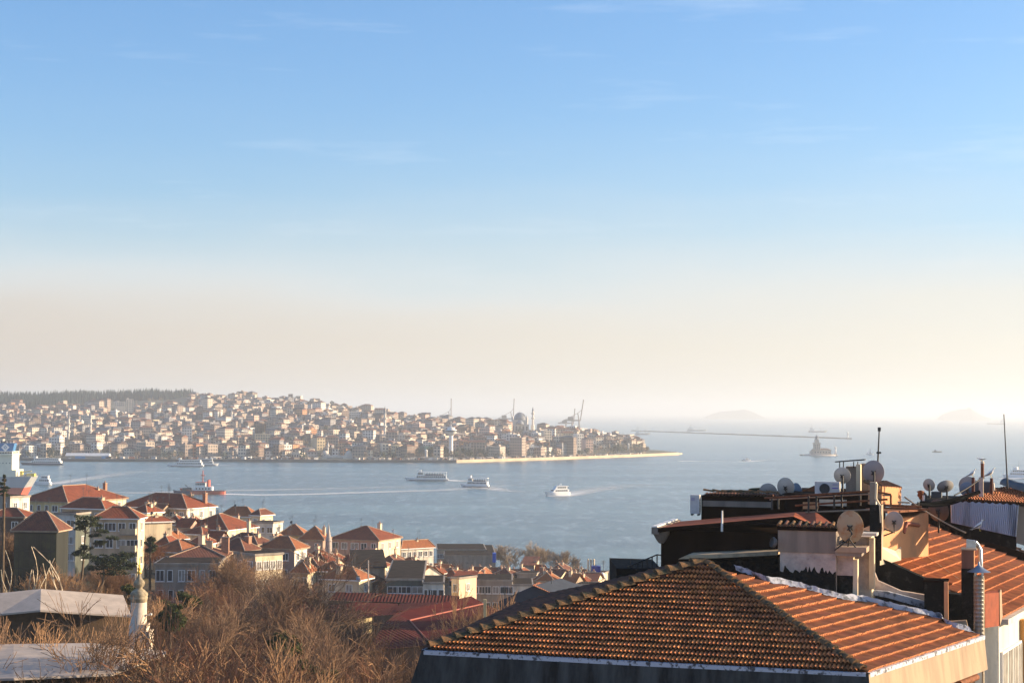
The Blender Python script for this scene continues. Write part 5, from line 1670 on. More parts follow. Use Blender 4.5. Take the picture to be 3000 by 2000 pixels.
CLAY = clay('clay_roof_tiles', (0.72, 0.26, 0.09), (0.28, 0.10, 0.045))
CLAYB = clay('clay_tiles_red', (0.52, 0.185, 0.075), (0.28, 0.10, 0.05))
CLAYR = clay('clay_tiles_weathered', (0.52, 0.20, 0.08), (0.27, 0.105, 0.05))
CLAYD = clay('clay_tiles_dark', (0.20, 0.085, 0.05), (0.07, 0.045, 0.035))
LICH = mat('lichened_clay', (0.27, 0.145, 0.07), .95, spec=.1, col2=(0.05, 0.055, 0.04), scale=3.5, thr=(.38, .62), bump=.5, bscale=25)
PEEL = mat('peeling_white_flashing', (0.46, 0.47, 0.54), .6, col2=(0.07, 0.07, 0.08), scale=5, thr=(.52, .60), bump=.2)
SHADE_STAIN = mat('shaded_stained_render', (0.075, 0.078, 0.078), .95, spec=.05, col2=(0.018, 0.02, 0.022), scale=1.6, thr=(.35, .65), streak=True, bump=.3, bscale=8)  # streaked render for unlit faces, their shade put into the dark colour
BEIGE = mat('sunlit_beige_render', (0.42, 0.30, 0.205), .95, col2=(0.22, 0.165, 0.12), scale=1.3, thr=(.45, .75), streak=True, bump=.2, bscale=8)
STUC = mat('grey_stucco', (0.30, 0.245, 0.20), .95, col2=(0.17, 0.14, 0.12), scale=1.2, thr=(.4, .7), streak=True, bump=.3, bscale=12)
PALE = mat('patchy_pale_plaster', (0.58, 0.47, 0.40), .95, col2=(0.40, 0.31, 0.27), scale=2.2, thr=(.4, .65), bump=.3, bscale=12)
TAR = mat('black_bitumen', (0.010, 0.011, 0.012), .9, spec=.06, col2=(0.055, 0.055, 0.05), scale=2.6, thr=(.55, .75), bump=.5, bscale=9)
DBR = mat('dark_brown_cladding', (0.016, 0.008, 0.006), .95, spec=.03, var=.35, scale=1.2, streak=True)
ORP = mat('orange_plaster', (0.66, 0.31, 0.15), .95, col2=(0.42, 0.23, 0.13), scale=.9, thr=(.42, .75), bump=.2, bscale=9)
LEADS = mat('crumpled_lead_flashing', (0.36, 0.38, 0.45), .6, col2=(0.10, 0.11, 0.13), scale=3.5, thr=(.5, .62), bump=.7, bscale=7)
RUST = mat('rusty_steel', (0.22, 0.08, 0.035), .85, var=.4, scale=6)
DSTEEL = mat('dark_steel', (0.035, 0.033, 0.032), .6, var=.3, scale=4)


def tiles(name, parent, poly, a, mt, seed, row=.42, colw=.30, hroll=.078, lf=.12, lip_light=.18, vr=1.0):
    """clay tiles laid over a planar polygon; a = direction along the eave; rows climb the slope"""
    r = random.Random(seed)
    o = poly[0]
    n = Vector((0, 0, 0))
    for i in range(1, len(poly) - 1): n += (poly[i] - o).cross(poly[i + 1] - o)
    n.normalize()
    if n.z < 0: n = -n
    a = (a - n * a.dot(n)).normalized()
    b = n.cross(a)
    if b.z < 0: b = -b
    P2 = [((p - o).dot(a), (p - o).dot(b)) for p in poly]

    def inside(x, y):
        c = False
        for i in range(len(P2)):
            x0, y0 = P2[i]; x1, y1 = P2[i - 1]
            if (y0 > y) != (y1 > y) and x < (x1 - x0) * (y - y0) / (y1 - y0) + x0: c = not c
        return c
    xs = [p[0] for p in P2]; ys = [p[1] for p in P2]
    prof = [(0, 0), (.10, .15), (.20, .85), (.30, 1), (.40, .85), (.50, .12), (.60, .15), (.70, .85), (.80, 1), (.90, .85), (1.0, .1)]
    vs, fs, tone = [], [], []
    j0 = int(math.floor(min(ys) / row)) ; j1 = int(math.ceil(max(ys) / row))
    i0 = int(math.floor(min(xs) / colw)); i1 = int(math.ceil(max(xs) / colw))
    for j in range(j0, j1 + 1):
        wob = r.uniform(-.03, .03)
        for i in range(i0, i1 + 1):
            u0 = i * colw + wob; v0 = j * row
            if not inside(u0 + colw / 2, v0 + row * .45): continue
            lift = lf + r.uniform(-.01, .015); dv = r.uniform(-.012, .012); tw = r.uniform(-.006, .006)
            k = r.choice([1, 1, .92, .85, 1.08, .75, 1.12]) * r.uniform(.93, 1.05)
            if r.random() < .035: k *= .55
            k = 1 + (k - 1) * vr; col = (k, k * r.uniform(.92, 1.04), k * r.uniform(.85, 1.05), 1); lc_ = (k * lip_light, k * lip_light, k * lip_light, 1)
            base = len(vs)
            for (pu, ph) in prof:
                for (pv, l) in ((-.03, lift), (row + .02, .012)):
                    vs.append(o + a * (u0 + pu * colw + tw * pv) + b * (v0 + pv + dv) + n * (ph * hroll + l))
            for pu, ph in prof:
                vs.append(o + a * (u0 + pu * colw) + b * (v0 - .03 + dv) + n * (ph * hroll + lift - .04 if ph > .3 else .0))
            m_ = len(prof)
            for q in range(m_ - 1):
                fs.append((base + q * 2, base + q * 2 + 2, base + q * 2 + 3, base + q * 2 + 1)); tone.append(col)
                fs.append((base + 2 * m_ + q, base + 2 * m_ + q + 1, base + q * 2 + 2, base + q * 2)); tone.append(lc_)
    # the boarding under the tiles
    base = len(vs)
    vs += [p - n * .01 for p in poly]
    fs.append(tuple(range(base, base + len(poly)))); tone.append((.3, .3, .3, 1))
    m = MB(); m.mesh(vs, fs, mt)
    me = m.data(name)
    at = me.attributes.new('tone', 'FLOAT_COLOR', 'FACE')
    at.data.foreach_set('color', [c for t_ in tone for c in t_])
    ob = bpy.data.objects.new(name, me); COL.objects.link(ob)
    if parent is not None:
        ob.parent = parent; me.transform(Matrix.Translation(-parent.location))
    return ob, n, b


def loc(o, rt):
    o.data.transform(Matrix.Translation(-rt.location)); return o


def capline(m, p, q, mt, r=.15, ln=.42, seed=0, lift=.02, up=Vector((0, 0, 1)), gap=.05):
    """overlapping half-round ridge tiles from the low end p to the high end q"""
    rr = random.Random(seed)
    d = (q - p); L = d.length; d.normalize()
    s = d.cross(up).normalized(); t = s.cross(d)
    k = int(L / ln)
    for i in range(k):
        a0 = p + d * (L * i / k - .05); a1 = p + d * (L * (i + 1) / k + .03)
        r0 = r * rr.uniform(1.0, 1.12); r1 = r * .80
        vs = []
        for (c, rad, l) in ((a0, r0, gap + rr.uniform(0, .04)), (a1, r1, lift)):
            for g in range(9):
                th = math.pi * (g / 8)
                vs.append(c + s * (rad * math.cos(th)) + t * (rad * math.sin(th) * .95 + l))
        for g in range(9):
            th = math.pi * (g / 8); vs.append(a0 + s * ((r0 - .035) * math.cos(th)) + t * ((r0 - .035) * math.sin(th) * .95 + .04))
        m.mesh(vs, [(g, g + 1, 9 + g + 1, 9 + g) for g in range(8)] + [(18 + g, 18 + g + 1, g + 1, g) for g in range(8)], mt)


HE = CAMZ - 8.71
P1 = G(1245, 1905, HE); P2 = G(2538, 1972, HE); P3 = G(2876, 1862, HE); P4 = G(1519, 1776, HE)
AP = P(2066, 1654, 69.0)
AB = Vector((0.284, 0.959, 0))      # direction into the building
root = empty('tiled_roof_building', ((P1.x + P3.x) / 2, 68, gz(68)), 'near building filling the lower right under a big hipped clay tile roof', 'building')
nF = (P2 - P1).cross(AP - P1).normalized(); nF = nF if nF.z > 0 else -nF
nR = (P3 - P2).cross(AP - P2).normalized(); nR = nR if nR.z > 0 else -nR
nL = (P4 - P1).cross(AP - P1).normalized(); nL = nL if nL.z > 0 else -nL
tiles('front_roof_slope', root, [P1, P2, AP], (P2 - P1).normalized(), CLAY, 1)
RT = [(2088, 1668), (2117, 1676), (2168, 1688), (2217, 1700), (2249, 1711), (2312, 1720), (2358, 1731), (2401, 1743), (2438, 1753), (2481, 1763), (2540, 1768), (2578, 1778), (2630, 1790), (2675, 1800), (2724, 1810), (2767, 1820), (2773, 1834), (2807, 1847), (2850, 1858)]
RP = [on_plane(x, y, P2, nR) for x, y in RT]
tiles('right_roof_slope', root, [P2, P3] + RP[::-1] + [AP], (P3 - P2).normalized(), CLAYR, 2, row=.52, hroll=.042, lf=.11, lip_light=1.5, vr=.4)
LT = [(1640, 1738), (1753, 1716), (1850, 1694), (1960, 1664)]
LP = [on_plane(x, y, P1, nL) for x, y in LT]
tiles('left_roof_slope', root, [P1, AP] + LP[::-1] + [P4], (P4 - P1).normalized(), CLAYD, 3)  # same roof in darker clay: the slope's shade is put into the colour
m = MB()
capline(m, P1 + Vector((.2, .1, .08)), AP + Vector((0, 0, .1)), LICH, .21, .50, 4, gap=.11)
loc(m.build('left_hip_tiles', root), root)
m = MB()
capline(m, P2 + Vector((-.1, .2, .08)), AP + Vector((0, 0, .1)), LICH, .15, .40, 5)
loc(m.build('right_hip_tiles', root), root)
# fascia ring, flared outwards at the bottom
fdir = (P2 - P1).normalized(); nf = Vector((fdir.y, -fdir.x, 0)); nf = nf if nf.y < 0 else -nf
sdir = (P3 - P2).normalized(); ns_ = Vector((sdir.y, -sdir.x, 0)); ns_ = ns_ if ns_.x > 0 else -ns_
ldir = (P4 - P1).normalized(); nl = Vector((-1, .25, 0)).normalized()
up = Vector((0, 0, 1))
FH = 1.28


def off(p, *ns):
    v = Vector((0, 0, 0))
    for n_ in ns: v += n_
    return p + v


m = MB()
a0 = P1 + nf * .10 + nl * .10; a1 = P2 + nf * .10 + ns_ * .10; a2 = P3 + ns_ * .10; a3 = P4 + nl * .1
b0 = P1 + nf * .32 + nl * .45 - up * FH; b1 = P2 + nf * .32 + ns_ * .22 - up * FH; b2 = P3 + ns_ * .24 - up * FH; b3 = P4 + nl * .4 - up * FH
m.poly([b0, b1, a1, a0], SHADE_STAIN)
m.poly([b3, b0, a0, a3], SHADE_STAIN)
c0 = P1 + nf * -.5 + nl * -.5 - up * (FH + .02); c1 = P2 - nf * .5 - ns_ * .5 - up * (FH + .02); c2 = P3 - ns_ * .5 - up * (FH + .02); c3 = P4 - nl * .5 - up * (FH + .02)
m.poly([c0, c1, b1, b0], SHADE_STAIN); m.poly([c1, c2, b2, b1], SHADE_STAIN); m.poly([c3, c0, b0, b3], SHADE_STAIN)
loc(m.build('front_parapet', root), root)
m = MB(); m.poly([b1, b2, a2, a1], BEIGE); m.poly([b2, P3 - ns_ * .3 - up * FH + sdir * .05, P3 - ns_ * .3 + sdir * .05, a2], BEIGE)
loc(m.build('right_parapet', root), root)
m = MB()
for (p, q, nn) in ((P1, P2, nf), (P2, P3, ns_), (P4, P1, nl)):
    d_ = (q - p).normalized()
    i_ = p + nn * .02 - up * .0; j_ = q + nn * .02
    o0 = p + nn * .14; o1 = q + nn * .14
    m.poly([i_ + up * .045, j_ + up * .045, o1 + up * .03, o0 + up * .03], PEEL)
    m.poly([o0 - up * .12, o1 - up * .12, o1 + up * .03, o0 + up * .03], PEEL)
loc(m.build('eave_flashing', root), root)
m = MB()
zg = gz(66) - 2
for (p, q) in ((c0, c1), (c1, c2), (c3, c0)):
    m.poly([Vector((p.x, p.y, zg)), Vector((q.x, q.y, zg)), q, p], BEIGE if p is c1 else SHADE_STAIN)
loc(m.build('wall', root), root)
# window with yellow frame under the right parapet
m = MB()
wa = P2.lerp(P3, .50) - ns_ * .47 - up * (FH + .25)
for k in range(2):
    c_ = wa + sdir * (k * 1.9)
    Mw = Matrix((sdir, -ns_, up)).transposed()
    m.box(c_ - up * .8, (1.5, .1, 1.6), mat('yellow_frame', (.62, .38, .12), .7), M=Mw)
    m.box(c_ - up * .8 + ns_ * .06, (1.2, .06, 1.35), CURT, M=Mw)
loc(m.build('window', root), root)
m = MB(); q = P2.lerp(P3, .86) + ns_ * .05 - up * (FH + .22); m.tube([q - sdir * 1.2, q + sdir * .9], .13, RUST, 10); loc(m.build('drain_pipe', root), root)
# ragged tile heap and lead at the peak
m = MB()
for k in range(9):
    p = on_plane(2045 + k * 10, 1664 + (k % 3) * 3, P2, nR) + Vector((0, 0, .1))
    capline(m, p, p + Vector((.12, .42, .10)), LICH, .11, .45, k)
loc(m.build('broken_peak_tiles', root), root)
# crumpled lead flashing along the top of the right slope
m = MB()
rr = random.Random(3)
pts = [on_plane(x, y, P2, nR) for x, y in [(2160, 1678), (2200, 1690)] + RT[4:]]
vs = []; K = 5
rows_ = []
for i in range(len(pts) - 1):
    for s in range(5): rows_.append(pts[i].lerp(pts[i + 1], s / 5))
rows_.append(pts[-1])
bR = nR.cross(sdir); bR = bR if bR.z > 0 else -bR
for p in rows_:
    for k in range(K):
        vs.append(p + bR * (-.08 + k * .085) + nR * (.10 + rr.uniform(-.03, .03) + (.04 * k if k > 2 else 0)))
m.mesh(vs, [(i * K + k, (i + 1) * K + k, (i + 1) * K + k + 1, i * K + k + 1) for i in range(len(rows_) - 1) for k in range(K - 1)], LEADS, True)
loc(m.build('lead_flashing', root), root)


# ---- solids given by a front outline in the photo and a distance, with real depth
def solid(name, pts, Y, depth, mt, label=None, cat=None, parent=None, group=None, d=None, mts=None):
    """pts: (x, y[, Y]) outline; extruded back by depth metres along the building's own direction"""
    q = [P(p[0], p[1], p[2] if len(p) > 2 else Y) for p in pts]
    m = MB(); m.ext(q, (d or AB) * depth, mt)
    if parent is not None: return loc(m.build(name, parent), parent)
    return base_at(m.build(name, None, label, cat, group))


def yaw_box(px0, px1, y0, y1, Y):
    """points of a wall front turned like the building (-16.5 deg): left end at px0, right end at px1; Y at the left"""
    L_ = P(px0, y1, Y)
    # right end lies on the line through L_ along fdir
    lo, hi = 0.0, 60.0
    for _ in range(50):
        md = (lo + hi) / 2; q = L_ + fdir * md
        if (q.x / q.y) * F + 1500 < px1: lo = md
        else: hi = md
    return L_, L_ + fdir * lo


def wallbox(px0, px1, ytop, ybot, Y, depth):
    """box with a front parallel to the main eave; heights taken at the left end; returns (front-left-bottom, right-bottom, height)"""
    a, b = yaw_box(px0, px1, ytop, ybot, Y)
    h = P(px0, ytop, a.y).z - a.z
    return a, b, h


def bx(m, px0, px1, ytop, ybot, Y, depth, mt, side=None, top=None):
    a, b, h = wallbox(px0, px1, ytop, ybot, Y, depth)
    D = AB * depth; H = up * h
    m.poly([a, b, b + H, a + H], mt)
    m.poly([b, b + D, b + D + H, b + H], side or mt)  # side: paler right face, sunlight put into its colour
    m.poly([a + D, a, a + H, a + D + H], mt)
    m.poly([a + H, b + H, b + D + H, a + D + H], top or mt)
    m.poly([b + D, a + D, a + D + H, b + D + H], mt)
    return a, b, h


# long low dark wing behind the left slope, with the little railing
root2 = empty('dark_penthouse', P(2150, 1700, 76.5) - up * 3, 'dark brown rooftop penthouse with thin red metal roof and white eave edge', 'building')
m = MB()
bx(m, 1936, 2300, 1552, 1760, 76, 6.5, DBR)
loc(m.build('wall', root2), root2)
rf0 = [P(1918, 1552, 75.4), P(1936, 1545, 75.2), P(2325, 1512, 73.5), P(2392, 1542, 72.2), P(2452, 1542, 72.6), P(2388, 1497, 78), P(2330, 1499, 79.5), P(1985, 1527, 82)]
m = MB()
REDM = mat('thin_red_metal', (0.34, 0.10, 0.05), .9, spec=.08, var=.2, scale=1.2)
m.poly([rf0[0], rf0[1], rf0[2], rf0[6], rf0[7]], REDM); m.poly([rf0[2], rf0[3], rf0[4], rf0[5], rf0[6]], REDM)
for p, q in ((0, 1), (1, 2), (2, 3), (3, 4)):
    m.poly([rf0[p] - up * .16, rf0[q] - up * .16, rf0[q], rf0[p]], DBR)
m.poly([v - up * .16 for v in (rf0[7], rf0[6], rf0[2], rf0[1], rf0[0])], DBR)
loc(m.build('roof', root2), root2)
m = MB(); p = P(1912, 1546, 75.3); q = P(1975, 1523, 82)
dd = (q - p); m.ext([p - up * .26 - Vector((.05, 0, 0)), p - up * .26 + Vector((.28, 0, 0)), p + Vector((.30, 0, .02)), p + Vector((-.05, 0, .02))], dd, STUC)
m.ext([p + up * .03 - Vector((.05, 0, 0)), p + up * .03 + Vector((.2, 0, 0)), p + Vector((.2, 0, .08)), p + Vector((-.05, 0, .08))], dd, WHITE)
loc(m.build('eave_edge', root2), root2)
m = MB()
p = P(1916, 1552, 75.6); m.lathe(p - up * .45 + Vector((.33, .2, 0)), [(.10, -.12), (.20, .0), (.34, .25), (.40, .5)], STUC, 12)
loc(m.build('corner_corbel', root2), root2)
# plank roof edge in front of the penthouse (sunlit beam)
m = MB(); solid('concrete_ledge', [(1986, 1637), (2010, 1626), (2278, 1614), (2278, 1625), (2100, 1634)], 73.2, 1.6, mat('sunlit_concrete', (.55, .42, .27), .9, col2=(.30, .24, .17), scale=2, thr=(.45, .7), bump=.3),
                'sunlit concrete ledge running below the dark penthouse wall', 'ledge')
solid('dark_wing', [(1806, 1664), (1940, 1668), (1940, 1800), (1806, 1800)], 84, 6, TAR, 'low black flat wing to the left of the penthouse', 'building', d=Vector((0, 1, 0)))
solid('dark_wing', [(2040, 1640), (2280, 1632), (2285, 1700), (2090, 1690)], 73.6, 1.0, TAR, 'black recessed wall strip under the sunlit ledge', 'wall')
m = MB()
y_ = 84.5
a = P(1838, 1660, y_); b = P(1925, 1624, y_); m.tube([a, b], .035, DSTEEL, 6); m.tube([b, P(1945, 1626, y_)], .035, DSTEEL, 6)
m.tube([P(1838, 1663, y_), P(1945, 1663, y_)], .03, DSTEEL, 6)
for k in range(7):
    t = k / 6; p = P(1838, 1660, y_).lerp(b, t); q = P(1838 + 87 * t, 1665, y_); m.tube([p, q], .03, DSTEEL, 6)
m.tube([P(1848, 1662, y_), P(1848, 1640, y_)], .02, DSTEEL, 5)
base_at(m.build('stair_railing', None, 'thin black sloping railing on the low dark wing', 'railing'))
m = MB(); a = P(2115, 1556, 74.3); b = P(2116, 1495, 74.3); m.tube([a, b], .05, WHITE, 6, .03); base_at(m.build('white_pole', None, 'short white pole in front of the dark penthouse', 'pole'))

# upper dark block
root3 = empty('upper_roof_room', P(2150, 1520, 84) - up * 2, 'dark upper roof room with a row of ridge tiles along its top', 'building')
m = MB(); bx(m, 2054, 2300, 1450, 1752, 84, 6.5, DBR); bx(m, 2300, 2560, 1444, 1752, 82.6, 6.5, DBR)
loc(m.build('wall', root3), root3)
m = MB(); bx(m, 2058, 2262, 1466, 1482, 83.6, .35, STUC); loc(m.build('string_course', root3), root3)
m = MB()
a, b = yaw_box(2062, 2275, 0, 1447, 83.5)
aa, bb = a + AB * .25, b + AB * .25
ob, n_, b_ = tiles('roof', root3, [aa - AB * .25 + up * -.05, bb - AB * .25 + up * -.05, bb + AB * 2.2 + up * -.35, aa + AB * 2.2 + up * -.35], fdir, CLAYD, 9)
capline(m, a + AB * .2 + up * .08, b + AB * .2 + up * .08, LICH, .10, .38, 8)
loc(m.build('ridge_tiles', root3), root3)
m = MB(); bx(m, 2352, 2398, 1470, 1490, 82.2, .3, ORP); loc(m.build('sunlit_panel', root3), root3)
m = MB(); bx(m, 2400, 2480, 1462, 1480, 82.0, .3, WC['white']); loc(m.build('white_panel', root3), root3)

# flat roof deck that the roof rooms stand on, and the dark block under the right-hand dishes
m = MB(); zd = HE + .3
dk = [Vector((4.95, 75, zd)), Vector((17.2, 73.4, zd)), Vector((19.5, 92, zd)), Vector((6.1, 92, zd))]
m.ext(dk, (0, 0, -.3), TAR)
for a_, b_ in ((dk[1], dk[2]), (dk[2], dk[3])):
    m.poly([Vector((a_.x, a_.y, gz(80) - 2)), Vector((b_.x, b_.y, gz(80) - 2)), b_, a_], SHADE_STAIN)
loc(m.build('flat_deck', root), root)
rootb = empty('rear_roof_block', P(2790, 1600, 85) - up * 1, 'flat dark roof block carrying the right-hand dishes behind the blue sheets', 'building')
m = MB(); bx(m, 2694, 2900, 1468, 1505, 82.4, 6.5, TAR); loc(m.build('wall', rootb), rootb)

# rusty pergola rails above the penthouse
root4 = empty('pergola_frame', P(2450, 1500, 77), 'rusty steel pergola rails crossing above the dark penthouse', 'pergola')
m = MB()
for (p, q, r_) in (((2240, 1458, 79), (2560, 1437, 76), .05), ((2255, 1463, 79), (2600, 1444, 76), .035), ((2330, 1480, 78), (2600, 1462, 76), .05), ((2360, 1500, 78), (2560, 1492, 76), .04),
                   ((2570, 1440, 76), (2610, 1448, 76), .05), ((2560, 1478, 76), (2700, 1484, 76), .06), ((2560, 1486, 76), (2715, 1492, 76), .045), ((2585, 1450, 76), (2610, 1450, 76), .04), ((2610, 1449, 76), (2610, 1484, 76), .045),
                   ((2630, 1470, 76), (2665, 1472, 76), .04)):
    m.tube([P(*p), P(*q)], r_, RUST if r_ > .04 else WC['tan'], 6)
loc(m.build('rail', root4), root4)
m = MB()
for x, y0, y1 in ((2262, 1460, 1492), (2280, 1460, 1490), (2369, 1452, 1500), (2392, 1452, 1498), (2444, 1449, 1488), (2466, 1450, 1486), (2520, 1446, 1480), (2590, 1486, 1500), (2690, 1470, 1492), (2655, 1484, 1496)):
    m = MB(); m.tube([P(x, y0, 77), P(x, y1, 77)], .045, DSTEEL, 6)
    loc(m.build('post', root4), root4)

# stuccoed stair block
root5 = empty('stucco_stair_block', P(2360, 1740, 71.5) - up * 1.5, 'grey stuccoed block with pale and black stained lower wall, capped with tiles', 'building')
m = MB()
YS = 71.0
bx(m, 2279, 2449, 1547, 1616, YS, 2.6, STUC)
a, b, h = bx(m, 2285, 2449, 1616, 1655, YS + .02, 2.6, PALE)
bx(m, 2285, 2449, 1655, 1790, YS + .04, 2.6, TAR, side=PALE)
loc(m.build('wall', root5), root5)
m = MB()
a, b = yaw_box(2285, 2449, 0, 1660, YS - .02)
rr = random.Random(8); N = 34
vs = []; up_ = []
for i in range(N + 1):
    p = a.lerp(b, i / N)
    vs += [p + up * rr.uniform(-.22, .10), p + up * rr.uniform(.02, .2) + up * .25]
m.mesh(vs, [(i * 2, i * 2 + 2, i * 2 + 3, i * 2 + 1) for i in range(N)], PALE)
a, b = yaw_box(2436, 2450, 0, 1770, YS - .03); m.poly([a, b, b + up * 1.7, a + up * 1.7], STUC)
loc(m.build('patched_plaster', root5), root5)
m = MB()
a, b = yaw_box(2277, 2452, 0, 1547, YS - .05)
m.ext([a - up * .06, b - up * .06, b + up * .08, a + up * .08], AB * 2.8, DBR)
for k in range(9):
    p = a.lerp(b, (k + .3) / 9); capline(m, p - AB * .06 + up * .06, p + AB * .5 + up * .22, CLAYD if k % 2 else LICH, .085, .55, k)
for k in range(4): capline(m, a + fdir * (.2 + .35 * k) + AB * .3 + up * .1, a + fdir * (.6 + .35 * k) + AB * .35 + up * .3, LICH, .09, .5, k)
o = m.build('roof', root5); loc(o, root5)
for me_ in (o.data,):
    at = me_.attributes.new('tone', 'FLOAT_COLOR', 'FACE'); at.data.foreach_set('color', [1.0] * (4 * len(me_.polygons)))
m = MB(); p = P(2274, 1590, 70.8); m.lathe(p, [(.02, 0), (.16, .03), (.22, .12), (.2, .2)], DKG, 12, M=Vector((-1, -.3, .2)).to_track_quat('Z', 'Y').to_matrix()); loc(m.build('wall_vent', root5), root5)

# pedestal and walls under the rusty dish
root6 = empty('chimney_pedestal', P(2500, 1760, 70) - up * 1, 'pinkish plaster chimney breast with concrete cap carrying the rusty dish', 'chimney')
m = MB()
bx(m, 2452, 2500, 1626, 1684, 70.6, 1.3, PALE, side=WC['cream'])
bx(m, 2452, 2500, 1684, 1790, 70.62, 1.3, TAR, side=WC['cream'])
loc(m.build('wall', root6), root6)
m = MB(); bx(m, 2446, 2524, 1616, 1627, 70.2, 1.8, STUC); bx(m, 2447, 2538, 1601, 1616, 70.1, 2.2, BEIGE); loc(m.build('cap', root6), root6)
m = MB()
a, b = yaw_box(2497, 2512, 0, 1780, 70.4)
m.ext([a, b, b + up * 1.9, a + fdir * .05 + up * 1.9], AB * .5, WC['cream']); m.ext([a, a + fdir * .75, a + fdir * .2 + up * .3, a + up * .5], AB * .5, WC['cream'])  # cream slabs added to draw the sunlit right edge of the wall
loc(m.build('sunlit_edge', root6), root6)
root7 = empty('plaster_wall', P(2530, 1750, 72) - up * 1, 'beige plastered wall with bright corner strip right of the rusty dish', 'wall')
m = MB(); bx(m, 2508, 2551, 1572, 1775, 71.4, 2, PALE, side=WC['cream']); loc(m.build('wall', root7), root7)
m = MB(); bx(m, 2546, 2560, 1576, 1725, 71.0, .5, WC['cream']); bx(m, 2500, 2568, 1560, 1568, 70.9, .9, WC['white']); loc(m.build('corner_strip', root7), root7)
# tall dark pillar with bright edge
root8 = empty('rooftop_pillar', P(2570, 1600, 73) - up * 1.5, 'tall black concrete pillar standing between the rusty dish and the mauve dish', 'pillar')
m = MB(); bx(m, 2548, 2582, 1478, 1640, 73, .9, TAR, side=WC['tan']); bx(m, 2548, 2566, 1412, 1480, 73.2, .5, STUC, side=WC['white']); loc(m.build('shaft', root8), root8)
m = MB(); p = P(2568, 1415, 72.9); m.tube([p, P(2566, 1460, 72.9), P(2578, 1480, 72.9), P(2580, 1530, 72.9)], .05, WC['cream'], 6); loc(m.build('hanging_cloth', root8), root8)

# orange plastered wall (lit) with the small tiled hut behind
root9 = empty('orange_plaster_house', P(2650, 1640, 76) - up * 1, 'sunlit orange plastered house with rusty rail, left of the long tiled slope', 'house')
m = MB()
fa = [P(2576, 1640, 73.4), P(2720, 1628, 79.5), P(2720, 1500, 79.5), P(2700, 1503, 78.6), P(2578, 1560, 73.4)]
m.ext(fa, Vector((-.4, 2, 0)), ORP)
loc(m.build('wall', root9), root9)
m = MB(); a = P(2690, 1505, 77.5); m.ext([P(2600, 1497, 74.5) , P(2722, 1489, 79.5), P(2722, 1495, 79.5), P(2600, 1503, 74.5)], Vector((-.5, 2.1, 0)), RUST); loc(m.build('coping', root9), root9)
m = MB(); m.tube([P(2648, 1560, 76.2), P(2655, 1532, 76.4), P(2692, 1538, 78.2)], .09, mat('red_brown_paint', (.32, .10, .06), .7), 4); loc(m.build('wall_bracket', root9), root9)
m = MB()
rr = random.Random(4)
m.mesh([P(2578, 1655, 72.8), P(2640, 1640, 73.6), P(2622, 1612, 75), P(2600, 1604, 74), P(2578, 1600, 73.1), P(2640, 1600, 76)], [(0, 1, 2, 3, 4), (1, 5, 2)], WC['cream'])
loc(m.build('plaster_patch', root9), root9)
root10 = empty('roof_hut', P(2620, 1480, 80) - up * .6, 'small orange hut with a slanting tile edge beside the biggest dish', 'hut')
m = MB(); m.ext([P(2582, 1482, 79), P(2640, 1482, 81.5), P(2640, 1428, 81.5), P(2585, 1424, 79)], Vector((-.2, 2, 0)), ORP); loc(m.build('wall', root10), root10)
m = MB()
for k in range(9):
    p = P(2578 + k * 7.6, 1426 + k * .2, 78.8 + k * .34); m.tube([p + Vector((0, 0, -.02)), p + Vector((-.5, .9, .22))], .085, CLAYD if k % 3 else LICH, 8)
o = loc(m.build('roof', root10), root10); at = o.data.attributes.new('tone', 'FLOAT_COLOR', 'FACE'); at.data.foreach_set('color', [1.0] * (4 * len(o.data.polygons)))

# ---- right-hand building with the long tiled slope
HB = P(2930, 1812, 76).z
B1 = P(2930, 1812, 76); B2 = G(3000, 1774, HB); B3 = B1 + (B2 - B1) * 2.6
ed = (B2 - B1).normalized(); ub = Vector((-ed.y, ed.x, 0))
bB = (ub * math.cos(R(21)) + up * math.sin(R(21)))
nB = ed.cross(bB); nB = nB if nB.z > 0 else -nB
root11 = empty('tiled_roof_building', Vector((B1.x - 4, B1.y + 4, gz(80))), 'right-hand building with long orange tiled slope and white glazed wall', 'building')
poly = [on_plane(x, y, B1, nB) for x, y in [(2881, 1840), (2930, 1812), (3060, 1742), (3060, 1668), (3000, 1646), (2900, 1598), (2800, 1556), (2715, 1520), (2690, 1560), (2575, 1612), (2562, 1632), (2640, 1668), (2700, 1694), (2768, 1702), (2790, 1740), (2880, 1790)]]
tiles('roof', root11, poly, ed, CLAYB, 12, row=.58, hroll=.035, lf=.11, lip_light=1.4, vr=.4)
# dark ridge wall along the top of that slope
rl = [(2712, 1505), (2760, 1530), (2805, 1545), (2850, 1566), (2900, 1583), (2950, 1602), (3060, 1640)]
lo_ = [on_plane(x, y + (26 if x < 3000 else 32), B1, nB) for x, y in rl]
m = MB()
for i in range(len(rl) - 1):
    a, b = lo_[i], lo_[i + 1]
    ta = P(rl[i][0], rl[i][1], a.y + .1); tb = P(rl[i + 1][0], rl[i + 1][1], b.y + .1)
    m.poly([a - up * .5, b - up * .5, tb, ta], DBR); m.poly([ta, tb, tb + Vector((.5, .8, -.1)), ta + Vector((.5, .8, -.1))], DBR)
loc(m.build('ridge_wall', root11), root11)
m = MB()
for i in range(len(rl) - 1):
    ta = P(rl[i][0], rl[i][1], lo_[i].y + .2); tb = P(rl[i + 1][0], rl[i + 1][1], lo_[i + 1].y + .2)
    capline(m, tb, ta, LICH if i % 2 else CLAYD, .12, .55, i)
o = loc(m.build('ridge_tiles', root11), root11); at = o.data.attributes.new('tone', 'FLOAT_COLOR', 'FACE'); at.data.foreach_set('color', [1.0] * (4 * len(o.data.polygons)))
